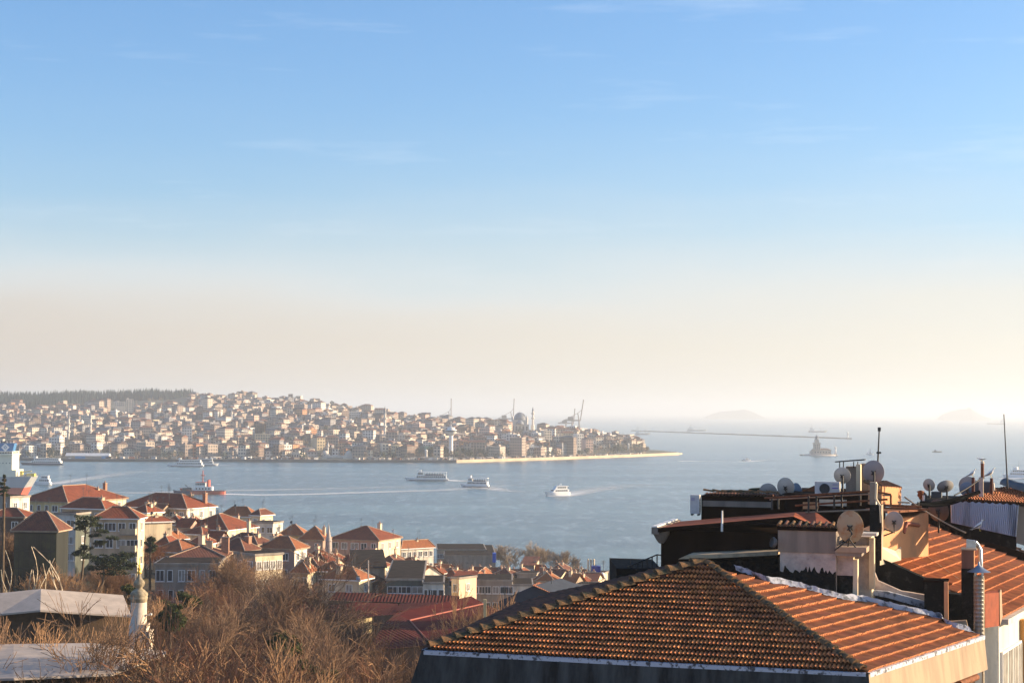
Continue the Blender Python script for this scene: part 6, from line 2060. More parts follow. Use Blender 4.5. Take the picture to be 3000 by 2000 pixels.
# eave and walls
nb_ = Vector((ed.y, -ed.x, 0)); nb_ = nb_ if nb_.x > 0 else -nb_
m = MB()
e0 = B1 + nb_ * .35 + up * -.02; e1 = B3 + nb_ * .35 + up * -.02
m.ext([e0 - up * .22, e0 - nb_ * .5 - up * .22, e0 - nb_ * .5, e0 + up * .02], e1 - e0, WC['white'])
loc(m.build('eave', root11), root11)
m = MB()
Wc = P(2926, 1838, 75.7); z_g = gz(78) - 2
w0 = Vector((Wc.x, Wc.y, 0)); wR = w0 + ed * 14; wL = w0 + Vector((-.9, -.22, 0)) * 1.2
zt = Wc.z + .2
m.poly([Vector((w0.x, w0.y, z_g)), Vector((wR.x, wR.y, z_g)), Vector((wR.x, wR.y, HB - .2)), Vector((w0.x, w0.y, HB - .2))], WC['white'])
m.poly([Vector((wL.x, wL.y, z_g)), Vector((w0.x, w0.y, z_g)), Vector((w0.x, w0.y, HB - .2)), Vector((wL.x, wL.y, HB - .2))], WC['white'])
loc(m.build('wall', root11), root11)
Mb = Matrix((ed, -nb_, up)).transposed()
MUL = mat('white_mullion', (.82, .80, .76), .5)
mf = MB(); mg = MB()
x_ = .35
for k in range(9):
    c_ = w0 + ed * (x_ + .55 + k * 1.25) + nb_ * .05
    for zc in (HB - 2.55, HB - 5.4):
        mf.box((c_.x, c_.y, zc), (1.16, .12, 2.3), MUL, M=Mb)
        g_ = c_ + nb_ * .07
        mg.box((g_.x - ed.x * .26, g_.y - ed.y * .26, zc), (.44, .03, 2.1), CURT, M=Mb)
        mg.box((g_.x + ed.x * .26, g_.y + ed.y * .26, zc), (.44, .03, 2.1), CURT, M=Mb)
fr = loc(mf.build('window_frame', root11), root11)
o = mg.build('pane', fr); o.data.transform(Matrix.Translation(-root11.location))
m = MB(); c_ = w0 + ed * 5.2 + nb_ * .1; m.box((c_.x, c_.y, HB - 6), (.5, .3, 11), mat('orange_corner', (.70, .34, .10), .8), M=Mb); loc(m.build('orange_pilaster', root11), root11)

# low wall between the two roofs
solid('valley_wall', [(2562, 1625), (2640, 1662), (2712, 1695), (2712, 1790), (2660, 1770), (2600, 1735), (2566, 1712)], 73.0, .6, TAR, 'black mossy parapet between the two tiled roofs', 'wall')
solid('flashing_strip', [(2552, 1728), (2600, 1732), (2712, 1762), (2712, 1782), (2600, 1750), (2552, 1742)], 72.2, .35, LEADS, 'long crumpled grey flashing strip at the foot of the black parapet', 'flashing')
solid('plaster_strip', [(2556, 1660), (2572, 1700), (2640, 1730), (2712, 1742), (2712, 1757), (2630, 1745), (2556, 1728)], 72.6, .3, PALE, 'curved pale plaster band under the black parapet', 'plaster band')
root12 = empty('chimney_stub', P(2740, 1815, 71.5) - up * .5, 'square black mossy chimney stub with sunlit orange right face', 'chimney')
m = MB(); bx(m, 2708, 2768, 1702, 1830, 71.6, .9, TAR, side=WC['tan']); loc(m.build('shaft', root12), root12)
m = MB(); bx(m, 2704, 2775, 1698, 1703, 71.5, 1.1, DBR); loc(m.build('cap', root12), root12)
m = MB(); bx(m, 2766, 2776, 1704, 1822, 71.0, .25, ORP); loc(m.build('corner_trim', root12), root12)
solid('valley_wall', [(2776, 1738), (2822, 1742), (2822, 1836), (2776, 1820)], 73.0, .8, TAR, 'short black wall right of the chimney stub', 'wall')
solid('mortar_block', [(2768, 1822), (2830, 1818), (2838, 1850), (2800, 1842)], 70.7, .5, BEIGE, 'pale mortar lump at the foot of the chimney stub', 'block')

root13 = empty('brick_chimney', P(2840, 1860, 71.5) - up * .5, 'tall dark brown chimney with orange side and rounded metal cowl pipe', 'chimney')
BRN = mat('brown_painted_render', (0.20, 0.095, 0.065), .85, col2=(.10, .05, .04), scale=2, thr=(.4, .7), streak=True)
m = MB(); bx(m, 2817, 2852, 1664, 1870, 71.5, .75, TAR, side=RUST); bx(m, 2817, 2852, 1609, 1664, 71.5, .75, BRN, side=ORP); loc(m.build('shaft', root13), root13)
m = MB(); bx(m, 2815, 2860, 1606, 1610, 71.45, .8, WC['tan']); loc(m.build('cap', root13), root13)
m = MB()
p0 = P(2840, 1600, 71.9)
m.ext([P(2831, 1608, 71.7), P(2831, 1580, 71.7), P(2855, 1583, 71.7), P(2860, 1592, 71.7), P(2858, 1608, 71.7)], AB * .35, METAL)
m.tube([P(2856, 1587, 71.85), P(2864, 1596, 71.9), P(2872, 1608, 71.9), P(2873, 1660, 71.9)], .09, METAL, 10)
loc(m.build('cowl', root13), root13)
root14 = empty('metal_flue', P(2868, 1880, 70.8) - up * .5, 'ribbed metal flue pipe with conical rain cap', 'flue')
FLU = mat('ribbed_flue_metal', (0.33, 0.30, 0.27), .45, metal=.6, col2=(.10, .08, .07), scale=3, thr=(.4, .7), streak=True)
m = MB(); b = P(2868, 1885, 70.9); t_ = P(2868, 1688, 70.9)
pr = []; H_ = t_.z - b.z; k = 0
z = 0
while z < H_:
    pr += [(.20, z), (.20, z + .10), (.215, z + .12), (.20, z + .14)]; z += .16
pr.append((.20, H_))
m.lathe(b, pr, FLU, 18); m.lathe(t_ - up * .0, [(.20, 0), (.01, .01)], DKG, 18)
loc(m.build('pipe', root14), root14)
m = MB(); c_ = P(2868, 1674, 70.9); m.lathe(c_, [(.46, 0), (.24, .12), (.05, .27), (.03, .40), (.01, .42)], METAL, 20); m.lathe(c_, [(.46, 0), (.3, .04), (.01, .10)], METAL, 20)
for k in range(4):
    a_ = k * math.pi / 2 + .4; e_ = Vector((math.cos(a_) * .19, math.sin(a_) * .19, 0)); m.box(c_ + e_ - up * .09, (.05, .05, .24), METAL)
loc(m.build('rain_cap', root14), root14)
m = MB(); m.tube([P(2880, 1690, 70.8), P(2880, 2030, 70.8)], .045, WC['cream'], 6); loc(m.build('drain_pipe', root14), root14)
solid('rust_red_box', [(2886, 1738, 72.6), (2930, 1734, 74.2), (2930, 1832, 74.2), (2886, 1838, 72.6)], 73, 1.0, mat('rust_red_panel', (.24, .045, .014), .8, var=.25, scale=2), 'rust red panel box beside the metal flue', 'box')
solid('panel_edge', [(2929, 1732, 74.1), (2933, 1732, 74.3), (2936, 1812, 74.3), (2930, 1832, 74.1)], 74, .9, BEIGE, 'thin beige edge board right of the rust red box', 'board')


# ---- satellite dishes, backs towards us
DGREY = mat('dish_grey_paint', (0.42, 0.40, 0.38), .5, metal=.2, var=.15, scale=2)
DLIGHT = mat('dish_light_paint', (0.55, 0.52, 0.47), .5, metal=.2, var=.12, scale=2)
DMAUVE = mat('dish_mauve_paint', (0.36, 0.32, 0.325), .55, metal=.2, var=.1, scale=2)
DBLUE = mat('dish_blue_paint', (0.20, 0.27, 0.36), .5, metal=.2, var=.12, scale=2)
DRUST = mat('dish_rusted_paint', (0.42, 0.33, 0.22), .75, col2=(0.36, 0.13, 0.03), scale=1.3, thr=(.48, .62), bump=.1)
DDARK = mat('dish_dark_paint', (0.16, 0.13, 0.12), .6, metal=.2, var=.2, scale=2)


def dish(x, y, Y, rx, ry, mt, label, legs='pole', yaw=12, tilt=18, base_y=None, arm=True):
    """centre at pixel (x, y); rx, ry pixel radii; back of the reflector towards us"""
    c = P(x, y, Y)
    R_ = rx / F * Y; Ry = ry / F * Y
    by = base_y if base_y else y + ry + 22
    b = P(x, by, Y)
    rt = empty('satellite_dish', Vector((c.x, c.y, b.z)), label, 'satellite dish')
    q = Vector((math.sin(R(yaw)), math.cos(R(yaw)), math.sin(R(tilt)))).normalized()
    M = q.to_track_quat('Z', 'Y').to_matrix()
    S = Matrix.Diagonal((1, Ry / R_ if R_ else 1, 1))
    z = c.z - b.z
    D = R_ * .22
    m = MB()
    prof = [(.001, 0)] + [(R_ * k / 10, D * (k / 10) ** 2) for k in range(1, 11)]
    prof += [(R_ * 1.015, D * 1.02), (R_ * 1.02, D * 1.08), (R_ * .985, D * 1.06)] + [(R_ * k / 10, D * (k / 10) ** 2 + .012) for k in range(9, 0, -1)] + [(.001, .012)]
    m.lathe((0, 0, z), prof, mt, 40, M=M @ S)
    m.build('reflector', rt)
    m = MB()
    s = R_ * .16
    cz = Vector((0, 0, z))
    m.box(cz + M @ Vector((0, 0, -.05)), (s * 1.5, s * 1.8, .08), DSTEEL, M=M)
    m.box(cz + M @ Vector((0, 0, -.12)), (s * .7, s * 2.4, .08), DSTEEL, M=M)
    for sx in (-1, 1):
        for sy in (-1, 1): m.tube([cz + M @ Vector((0, 0, -.08)), cz + M @ Vector((sx * s * 1.25, sy * s * 1.2, .0))], .022, DSTEEL, 5)
    m.build('bracket', rt)
    m = MB()
    pt = cz + M @ Vector((0, 0, -.16))
    if legs == 'pole':
        m.tube([(0, pt.y, 0), (0, pt.y, pt.z + .05), pt + Vector((0, .02, .08))], .045, DSTEEL, 8)
    elif legs == 'tripod':
        k = Vector((-.05, pt.y, z * .52)); m.tube([pt, pt + Vector((.1, -.02, -.18)), k], .035, DSTEEL, 7)
        for e in ((-.62, -.1, 0), (.28, -.1, .02), (.0, .5, .02)): m.tube([k, e], .03, DSTEEL, 7)
    elif legs == 'side':
        m.tube([pt, pt + Vector((.02, 0, -R_ * 1.0)), (-R_ * 1.15, pt.y, z - R_ * .75)], .035, DSTEEL, 7); m.tube([(.02 - .1, pt.y, pt.z - R_ * .98), (-R_ * 1.25, pt.y, z - R_ * 1.5)], .03, DSTEEL, 7)
    m.build('mount', rt)
    if arm:
        m = MB(); tip = cz + M @ Vector((0, -Ry * .55, R_ * 1.15)); m.tube([cz + M @ Vector((0, -Ry * .98, D)), tip], .018, DSTEEL, 5); m.tube([tip, tip - (M @ Vector((0, .04, .14)))], .04, WHITE, 8)
        m.build('feed_arm', rt)
    return rt


dish(2250, 1440, 84.6, 25, 24, DGREY, 'bluish grey dish low at the left end of the upper roof room', base_y=1470)
dish(2301, 1428, 83.0, 25, 29, DLIGHT, 'light round dish overlapping the blue one on the upper roof', legs='tripod', base_y=1462, yaw=20)
dish(2334, 1440, 84.8, 16, 26, DBLUE, 'blue dish half hidden behind the light dish', base_y=1470, yaw=35)
dish(2467, 1394, 82.0, 24, 25, DLIGHT, 'pale dish in front of the small rooftop chimney', base_y=1448, yaw=16)
dish(2559, 1384, 80.0, 30.5, 35, DMAUVE, 'largest mauve-grey dish beside the antenna mast', base_y=1450, tilt=14)
dish(2490, 1545, 70.0, 38, 49, DRUST, 'big rust-stained dish on the concrete cap', legs='tripod', base_y=1611, yaw=16, tilt=16)
dish(2619, 1529, 73.0, 26, 31, DMAUVE, 'mauve dish on a side arm before the orange wall', legs='side', base_y=1600)
dish(2721, 1421, 86.0, 17, 19, DLIGHT, 'small oval dish at the left of the right-hand pair', base_y=1465, yaw=25)
dish(2772, 1427, 85.0, 26, 20, DGREY, 'wide tilted grey dish at the right of the pair', base_y=1465, yaw=-14, tilt=30)
dish(2836, 1424, 84.0, 27, 28, DGREY, 'pale grey dish behind the black cables', base_y=1460, yaw=22)
dish(2833, 1434, 83.0, 22, 22, DBLUE, 'small grey dish overlapping the pale one behind the cables', base_y=1462, yaw=18, arm=False)
dish(2748, 1497, 80.5, 30, 34, DDARK, 'dark dish half hidden behind the orange wall corner', base_y=1560, yaw=30)
dish(2704, 1455, 84.0, 12, 14, DDARK, 'tiny black dish beside a white post', base_y=1485, yaw=10, arm=False)

# air conditioners
ACW = mat('ac_case_white', (.60, .57, .55), .5, var=.1, scale=3)


def aircon(px0, px1, y0, y1, Y, label, fan=True, side=.32):
    a, b, h = wallbox(px0, px1, y0, y1, Y, side)
    rt = empty('air_conditioner', (a + b) / 2 + AB * side / 2, label, 'air conditioner')
    m = MB(); bx(m, px0, px1, y0, y1, Y, side, ACW, side=WC['white']); loc(m.build('case', rt), rt)
    w_ = (b - a).length
    M = Matrix((fdir, AB, up)).transposed()
    if fan:
        c = a + fdir * (w_ * .40) + up * (h * .42) - AB * .012
        Mz = Matrix((fdir, up, -AB)).transposed()
        m = MB(); m.lathe(c, [(h * .42, 0), (h * .44, .03), (h * .40, .03)], DKG, 28, M=Mz)
        m.lathe(c, [(h * .41, .004), (.001, .004)], DSTEEL, 28, M=Mz)
        for k in range(1, 5): m.lathe(c, [(h * .085 * k, .02), (h * .085 * k + .012, .024)], DKG, 24, M=Mz)
        loc(m.build('fan_grille', rt), rt)
        m = MB(); c = a + fdir * (w_ * .82) + up * (h * .48) - AB * .012
        m.box(c, (w_ * .24, .02, .035), mat('purple_badge', (.12, .05, .40), .5), M=M); m.box(c + up * .16, (w_ * .2, .02, .09), mat('faded_badge', (.42, .38, .46), .5), M=M); loc(m.build('badge', rt), rt)
    else:
        m = MB()
        for k in range(9): m.box(a + fdir * (w_ + .006) + AB * side * .5 + up * (h * (.15 + .08 * k)), (.012, side * .8, .025), DKG, M=M)
        m.box(a + fdir * (w_ * .3) + up * (h * .78) - AB * .01, (w_ * .4, .02, .14), MATS['faded_badge'] if 'faded_badge' in MATS else DKG, M=M)
        loc(m.build('side_grille', rt), rt)
    m = MB()
    for t_ in (.15, .85): m.box(a + fdir * (w_ * t_) + AB * side * .5 - up * .04, (.05, side + .1, .08), DSTEEL, M=M)
    loc(m.build('bracket', rt), rt)
    return rt


aircon(2387, 2460, 1410, 1445, 81, 'white air conditioner with round black fan and purple badge')
aircon(2022, 2050, 1449, 1504, 83.0, 'narrow air conditioner mounted at the left end of the upper roof room', False, .42)

# rooftop chimney blocks behind the dishes
root15 = empty('rooftop_chimney', P(2505, 1440, 83.5), 'grey plastered chimney block with sunlit right face under a metal plate', 'chimney')
m = MB(); bx(m, 2478, 2510, 1366, 1440, 84, .9, STUC, side=WC['cream']); bx(m, 2508, 2521, 1360, 1440, 83.4, .5, WC['cream']); bx(m, 2522, 2562, 1358, 1440, 84.4, 1.2, STUC); loc(m.build('shaft', root15), root15)  # the narrow cream slab stands for the sunlit right face
m = MB()
a = P(2446, 1354, 83.5); b = P(2533, 1348, 83.5); m.ext([a, b, b + up * .06, a + up * .05], AB * .6, DSTEEL)
loc(m.build('metal_plate', root15), root15)
m = MB()
for x in (2460, 2471, 2501, 2513): m.tube([P(x, 1352, 83.6), P(x, 1370, 83.6)], .025, DSTEEL, 5)
loc(m.build('leg', root15), root15)
solid('roof_room_tiles', [(2345, 1445), (2352, 1436), (2385, 1422), (2390, 1446)], 84.5, 2, CLAYD if False else RUST, 'low rust-coloured tiled hump left of the white air conditioner', 'roof')
solid('green_box', [(2193, 1431), (2236, 1429), (2236, 1452), (2193, 1452)], 85.5, 1.2, mat('dark_green_paint', (.012, .03, .015), .7), 'low dark green box behind the leftmost dish', 'box')
# antenna mast
m = MB(); m.tube([P(2571, 1370, 82), P(2576, 1255, 82)], .045, DSTEEL, 7, .03); m.box(P(2576, 1257, 82), (.12, .12, .18), DSTEEL); m.tube([P(2568, 1325.5, 82), P(2581, 1325.5, 82)], .05, DSTEEL, 6)
base_at(m.build('antenna_mast', None, 'upright antenna mast with a short cross bar, highest above the dishes', 'antenna mast'))
# long thin whip mast
m = MB(); m.tube([P(2952, 1432, 84), P(2947, 1330, 84), P(2941, 1213, 84)], .04, DSTEEL, 7, .022); base_at(m.build('whip_antenna', None, 'long thin leaning whip antenna near the right edge', 'antenna'))
# capped pipe chimney with gulls
root16 = empty('pipe_chimney', P(2877, 1488, 80), 'slim pale chimney column topped by a rusty pipe', 'chimney')
m = MB(); bx(m, 2868, 2880, 1398, 1490, 80, .28, PALE, side=WC['cream']); loc(m.build('column', root16), root16)
m = MB(); m.tube([P(2878, 1400, 80.1), P(2878, 1357, 80.1)], .075, RUST, 10); m.lathe(P(2878, 1357, 80.1), [(.09, 0), (.09, .05), (.07, .06), (.07, .11)], WC['cream'], 12); m.lathe(P(2878, 1399, 80.1) , [(.10, -.05), (.10, .03)], DSTEEL, 12); loc(m.build('pipe', root16), root16)
solid('dark_tank', [(2846, 1410), (2910, 1412), (2910, 1440), (2846, 1460)], 83, 1.2, DKG, 'dark box standing behind the slim chimney column', 'box')
for i, (x, y0, y1) in enumerate(((2851, 1398, 1420), (2905, 1400, 1440))):
    m = MB(); m.tube([P(x, y1 + 20, 82), P(x, y0, 82)], .075, mat('dark_red_pipe', (.10, .03, .02), .7), 8); base_at(m.build('stub_pipe', None, ['short dark pipe under the left gull', 'short dark pipe under the right gull'][i], 'pipe'))
solid('tank_side_wall', [(2906, 1418), (2912, 1415), (2914, 1436), (2904, 1438)], 82.2, .8, WC['white'], 'little white wall face under the right gull', 'wall')

# pale corrugated sheet wall, curved roof behind it, cables
CORR = mat('pale_blue_sheet', (0.62, 0.65, 0.74), .6, col2=(.22, .24, .30), scale=2.2, thr=(.50, .68), streak=True)
root17 = empty('corrugated_shed', P(2880, 1580, 80), 'shed with pale blue peeling corrugated sheet wall near the right edge', 'shed')
m = MB()
c0_ = [P(2786, 1467, 79.5), P(2986, 1478, 76.5), P(2978, 1572, 76.5), P(2786, 1530, 79.5)]
N = 70; vs = []
dn = Vector((-.2, -1, 0)).normalized()
for i in range(N + 1):
    t = i / N
    o_ = dn * (.06 if i % 2 else -.06)
    vs += [c0_[3].lerp(c0_[2], t) + o_, c0_[0].lerp(c0_[1], t) + o_ + up * (.03 * math.sin(i * .9))]
m.mesh(vs, [(i * 2, i * 2 + 2, i * 2 + 3, i * 2 + 1) for i in range(N)], CORR)
loc(m.build('sheet_wall', root17), root17)
m = MB(); m.ext([P(2784, 1466, 79.6), P(2800, 1466, 79.5), P(2795, 1500, 79.5), P(2786, 1528, 79.6)], Vector((0, -.12, 0)), WC['cream']); loc(m.build('end_board', root17), root17)
m = MB(); m.ext([P(2978, 1482, 76.6), P(3030, 1484, 76.6), P(3030, 1606, 76.6), P(2978, 1590, 76.6)], Vector((.3, 2, 0)), STUC); loc(m.build('side_wall', root17), root17)
m = MB(); m.ext([P(2786, 1530, 79.7), P(2978, 1572, 76.7), P(2978, 1610, 76.7), P(2786, 1560, 79.7)], Vector((0, .5, 0)), TAR); loc(m.build('base', root17), root17)
tp = [P(2800, 1466, 79.6), P(2995, 1480, 76.6), P(3060, 1484, 77), P(3060, 1462, 86), P(2950, 1432, 88), P(2890, 1440, 86), P(2830, 1460, 84)]
nn_ = (P(2995, 1480, 76.6) - P(2800, 1466, 79.6)).cross(P(2930, 1436, 88) - P(2800, 1466, 79.6)).normalized()
if nn_.z < 0: nn_ = -nn_
tp = [on_plane(x, y, P(2800, 1466, 79.6), nn_) for x, y in [(2802, 1467), (2990, 1480), (3060, 1486), (3060, 1466), (2960, 1434), (2900, 1438), (2840, 1456)]]
tiles('roof', root17, tp, (tp[1] - tp[0]).normalized(), CLAYB, 15, row=.5)
m = MB(); capline(m, tp[4] + Vector((-.2, 0, .2)), tp[3] + Vector((0, 0, .15)), DKG, .28, .5, 2); loc(m.build('slate_edge', root17), root17)
m = MB()
def sag(p, q, d, r_, mt_, n=10):
    m.tube([p.lerp(q, i / n) - up * (d * 4 * (i / n) * (1 - i / n)) for i in range(n + 1)], r_, mt_, 6)
sag(P(2672, 1480, 78), P(2870, 1440, 79), .12, .09, TAR); sag(P(2690, 1476, 78), P(2850, 1446, 79), .25, .07, TAR)
base_at(m.build('black_tarp_roll', None, 'thick sagging black cable bundle across the right-hand dishes', 'cable'))
m = MB(); sag(P(2796, 1450, 78.5), P(2872, 1402, 79.9), .05, .03, DSTEEL); base_at(m.build('stay_wire', None, 'thin dark wire rising to the slim chimney column', 'wire'))
m = MB(); sag(P(2650, 1455, 77), P(2830, 1560, 76), .10, .035, WC['tan'], 14); base_at(m.build('pale_cable', None, 'pale cable drooping from the pergola to the dark ridge', 'cable'))
m = MB(); sag(on_plane(2712, 1632, B1, nB) + up * .12, on_plane(2822, 1712, B1, nB) + up * .12, 0, .012, WC['cream']); base_at(m.build('thin_wire', None, 'thin pale wire lying across the right tiled slope', 'wire'))
m = MB(); m.tube([P(2706, 1450, 83), P(2706, 1484, 83)], .06, WHITE, 8); m.lathe(P(2697, 1448, 83.2), [(.02, -.2), (.16, -.05), (.12, .08), (.2, .14), (.02, .2)], RUST, 8); base_at(m.build('white_post', None, 'short white post with rusty cowl beside the tiny black dish', 'post'))
solid('dark_box', [(2728, 1440), (2758, 1440), (2758, 1458), (2728, 1458)], 86, .8, DKG, 'small dark box between the two right-hand dishes', 'box')
solid('white_heap', [(2810, 1458), (2840, 1448), (2868, 1452), (2868, 1462), (2812, 1464)], 82, .8, WC['white'], 'bright white rounded parapet behind the black cables', 'parapet')
solid('dark_backdrop_wall', [(2690, 1478), (2786, 1466), (2790, 1560), (2690, 1520)], 81.5, 1.0, TAR, 'black wall behind the dark half-hidden dish', 'wall')
# bundle of old shutters lying on the right slope
m = MB(); M_ = Matrix((ed, bB, nB)).transposed()
c_ = on_plane(2632, 1622, B1, nB) + nB * .16; m.box(c_, (.7, 1.0, .07), DSTEEL, M=M_ @ Matrix.Rotation(.5, 3, 'Z')); m.box(c_ + nB * .1 + ed * .1, (.12, 1.1, .06), WC['cream'], M=M_ @ Matrix.Rotation(1.1, 3, 'Z'))
m.box(on_plane(2660, 1632, B1, nB) + nB * .18, (.14, .14, .42), LICH, M=M_); base_at(m.build('old_shutter', None, 'dark shutter and stick lying on the tiles below the orange wall', 'shutter'))


# ---- gulls
def gull(x, y, Y, s, face, label, stand=True):
    """(x, y) = feet; face = +1 looks right, -1 left"""
    rt = empty('seagull', P(x, y, Y), label, 'gull', None, 0 if face > 0 else math.pi)
    rt.scale = (s, s, s); rt.rotation_euler = (0, -.30 if face > 0 else .3, rt.rotation_euler[2])
    WB = mat('gull_white', (.82, .80, .76), .8); GB = mat('gull_grey', (.22, .22, .23), .8)
    # rings along the body axis: tail to beak side (x, z, half width, half height)
    rings = [(-.27, .13, .012, .008), (-.20, .15, .03, .018), (-.12, .18, .055, .05), (-.02, .20, .075, .075), (.07, .225, .072, .078), (.13, .26, .05, .058), (.155, .30, .035, .040), (.175, .335, .036, .036), (.205, .35, .032, .031), (.235, .345, .016, .016), (.245, .343, .008, .008)]
    m = MB(); vs = []; n = 12
    for (cx, cz, a, b) in rings:
        for k in range(n):
            t = 2 * math.pi * k / n; vs.append(Vector((cx, a * math.cos(t), cz + b * math.sin(t))))
    m.mesh(vs, [(i * n + k, i * n + (k + 1) % n, (i + 1) * n + (k + 1) % n, (i + 1) * n + k) for i in range(len(rings) - 1) for k in range(n)], WB, True)
    m.build('body', rt)
    for sy in (-1, 1):
        m = MB()
        w_ = [(.10, .055 * sy, .245), (.0, .083 * sy, .225), (-.12, .07 * sy, .20), (-.25, .03 * sy, .165), (-.34, .012 * sy, .15), (-.2, .045 * sy, .145), (-.06, .086 * sy, .165), (.06, .078 * sy, .20)]
        m.ext([Vector(v) for v in w_], (0, .012 * sy, .006), GB); m.build('wing', rt)
    m = MB(); m.lathe((.24, 0, .343), [(.012, 0), (.010, .02), (.002, .05)], YEL, 8, M=Vector((1, 0, -.15)).to_track_quat('Z', 'Y').to_matrix()); m.build('beak', rt)
    m = MB()
    for sy in (-.03, .03): m.tube([(.0, sy, .13), (.01, sy, 0)], .006, YEL, 5); m.mesh([(-.01, sy - .015, .004), (.05, sy - .025, .004), (.06, sy, .004), (.05, sy + .025, .004), (-.01, sy + .015, .004)], [(0, 1, 2, 3, 4)], YEL)
    m.build('legs', rt)
    m = MB()
    for sy in (-1, 1): m.lathe((.207, .031 * sy, .357), [(.001, -.005), (.006, 0), (.001, .005)], DKG, 6)
    m.build('eyes', rt)


gull(2851, 1398, 82, .95, 1, 'left gull standing on a dark pipe beside the slim chimney')
gull(2905, 1399, 82, 1.1, 1, 'right gull standing on a dark pipe, head up')
gull(2871, 1555, 77.0, 1.2, 1, 'white gull standing on the dark ridge in front of the blue sheets')
gull(2878, 1353.5, 80.1, .7, -1, 'tiny dark bird perched on top of the rusty pipe')

# ------------------------------------------------------------------ bare winter trees and evergreens near the viewpoint
TW = mat('twig_bark_orange', (0.36, 0.205, 0.10), .9, col2=(0.16, 0.09, 0.05), scale=1.2, thr=(.4, .65))
TWB = mat('twig_bark_brown', (0.26, 0.155, 0.09), .9, col2=(0.11, 0.07, 0.045), scale=1.0, thr=(.4, .65))
TWG = mat('twig_bark_pale', (0.42, 0.33, 0.24), .9, col2=(0.22, 0.16, 0.11), scale=1.5, thr=(.4, .65))
PLN = mat('plane_tree_bark', (0.60, 0.50, 0.36), .9, col2=(0.20, 0.15, 0.10), scale=1.6, thr=(.45, .6))


TWR = mat('twig_bark_reddish', (0.25, 0.11, 0.06), .9, col2=(0.11, 0.055, 0.035), scale=1.0, thr=(.4, .65))
TWD = mat('twig_bark_dark', (0.13, 0.085, 0.055), .9, col2=(0.06, 0.04, 0.03), scale=1.0, thr=(.4, .65))


class TreeGeo:
    def __init__(s, seed): s.r = random.Random(seed); s.tr = MB(); s.tw = MB()

    def seg(s, mb, p, q, r0, r1, mt, n):
        d = (q - p).normalized(); a = d.orthogonal().normalized(); b = d.cross(a)
        vs = []
        for c, rr in ((p, r0), (q, r1)):
            for k in range(n):
                t = 2 * math.pi * k / n; vs.append(c + a * (rr * math.cos(t)) + b * (rr * math.sin(t)))
        mb.mesh(vs, [(k, (k + 1) % n, n + (k + 1) % n, n + k) for k in range(n)], mt, n > 3)

    def grow(s, p, d, L, rad, lev, maxlev, mtT, mtW, nb, spread, upb, twr):
        r = s.r
        k = 3 if lev < 2 else 2
        q = p; dd = d.copy(); r0 = rad
        pts = [(p, rad)]
        for i in range(k):
            dd = (dd + Vector((r.gauss(0, .13), r.gauss(0, .13), r.gauss(0, .08) + upb * .12))).normalized()
            q2 = q + dd * (L / k); r1 = rad * (1 - .42 * (i + 1) / k)
            big = r0 > .055
            s.seg(s.tr if big else s.tw, q, q2, max(r0, twr), max(r1, twr * .8), (mtT if r0 > .10 or mtT is mtW else BARK) if big else mtW, 6 if r0 > .1 else 4 if big else 3)
            q = q2; r0 = r1; pts.append((q, r1))
        if lev >= maxlev: return
        n = nb[lev]
        for i in range(n):
            t = r.uniform(.25, 1.0) if i else 1.0
            j = min(len(pts) - 2, int(t * (len(pts) - 1) - 1e-6)); f = t * (len(pts) - 1) - j
            o = pts[j][0].lerp(pts[j + 1][0], f); rr = pts[j][1] + (pts[j + 1][1] - pts[j][1]) * f
            ax = dd.orthogonal().normalized(); ax.rotate(Matrix.Rotation(r.uniform(0, 6.28), 3, dd))
            nd = (dd * math.cos(spread * r.uniform(.5, 1.2)) + ax * math.sin(spread * r.uniform(.5, 1.2)) + Vector((0, 0, upb))).normalized()
            s.grow(o, nd, L * r.uniform(.58, .82) * (1 if lev < 2 else .94), rr * r.uniform(.40, .58), lev + 1, maxlev, mtT, mtW, nb, spread, upb, twr)


def tree_meshes(seed, H, style):
    g = TreeGeo(seed)
    if style == 'plane':       # forked trunk, wide crown
        g.grow(Vector((0, 0, -1)), Vector((0, 0, 1)), H * .34, H * .036, 0, 5, PLN, TWB, [4, 4, 5, 6, 6], .66, .06, .011)
    elif style == 'brown':
        g.grow(Vector((0, 0, -1)), Vector((0, 0, 1)), H * .25, H * .017, 0, 5, BARK, [TWB, TWR, TWD, TWR][seed % 4], [5, 6, 6, 6, 6], .78, .05, .009)
    elif style == 'orange':
        g.grow(Vector((0, 0, -1)), Vector((0, 0, 1)), H * .27, H * .016, 0, 5, PLN, TW, [5, 6, 6, 6, 5], .68, .10, .009)
    elif style == 'sapling':   # upright brushy stems
        for k in range(5):
            a = g.r.uniform(0, 6.28)
            g.grow(Vector((math.cos(a) * .8, math.sin(a) * .8, -1)), Vector((math.cos(a) * .12, math.sin(a) * .12, 1)).normalized(), H * .42, H * .008, 0, 3, TWG, TW, [9, 8, 6], .45, .30, .010)
    elif style == 'pollard':   # few thick knobbly limbs
        g.grow(Vector((0, 0, -1)), Vector((0, 0, 1)), H * .42, H * .022, 0, 2, PLN, PLN, [3, 2], .42, .35, .03)
    elif style == 'fuzzy':     # shoreline trees: pale fine crown on slim trunks
        g.grow(Vector((0, 0, -1)), Vector((0, 0, 1)), H * .36, H * .020, 0, 5, TWG, TWG, [4, 4, 5, 5, 5], .5, .18, .022)
    zs = max(v[2] for v in (g.tw.v or g.tr.v)); k = H / zs
    for mb in (g.tr, g.tw): mb.v = [(v[0] * k, v[1] * k, v[2] * k) for v in mb.v]
    return (g.tr.data('trunk') if g.tr.v else None, g.tw.data('twigs') if g.tw.v else None)


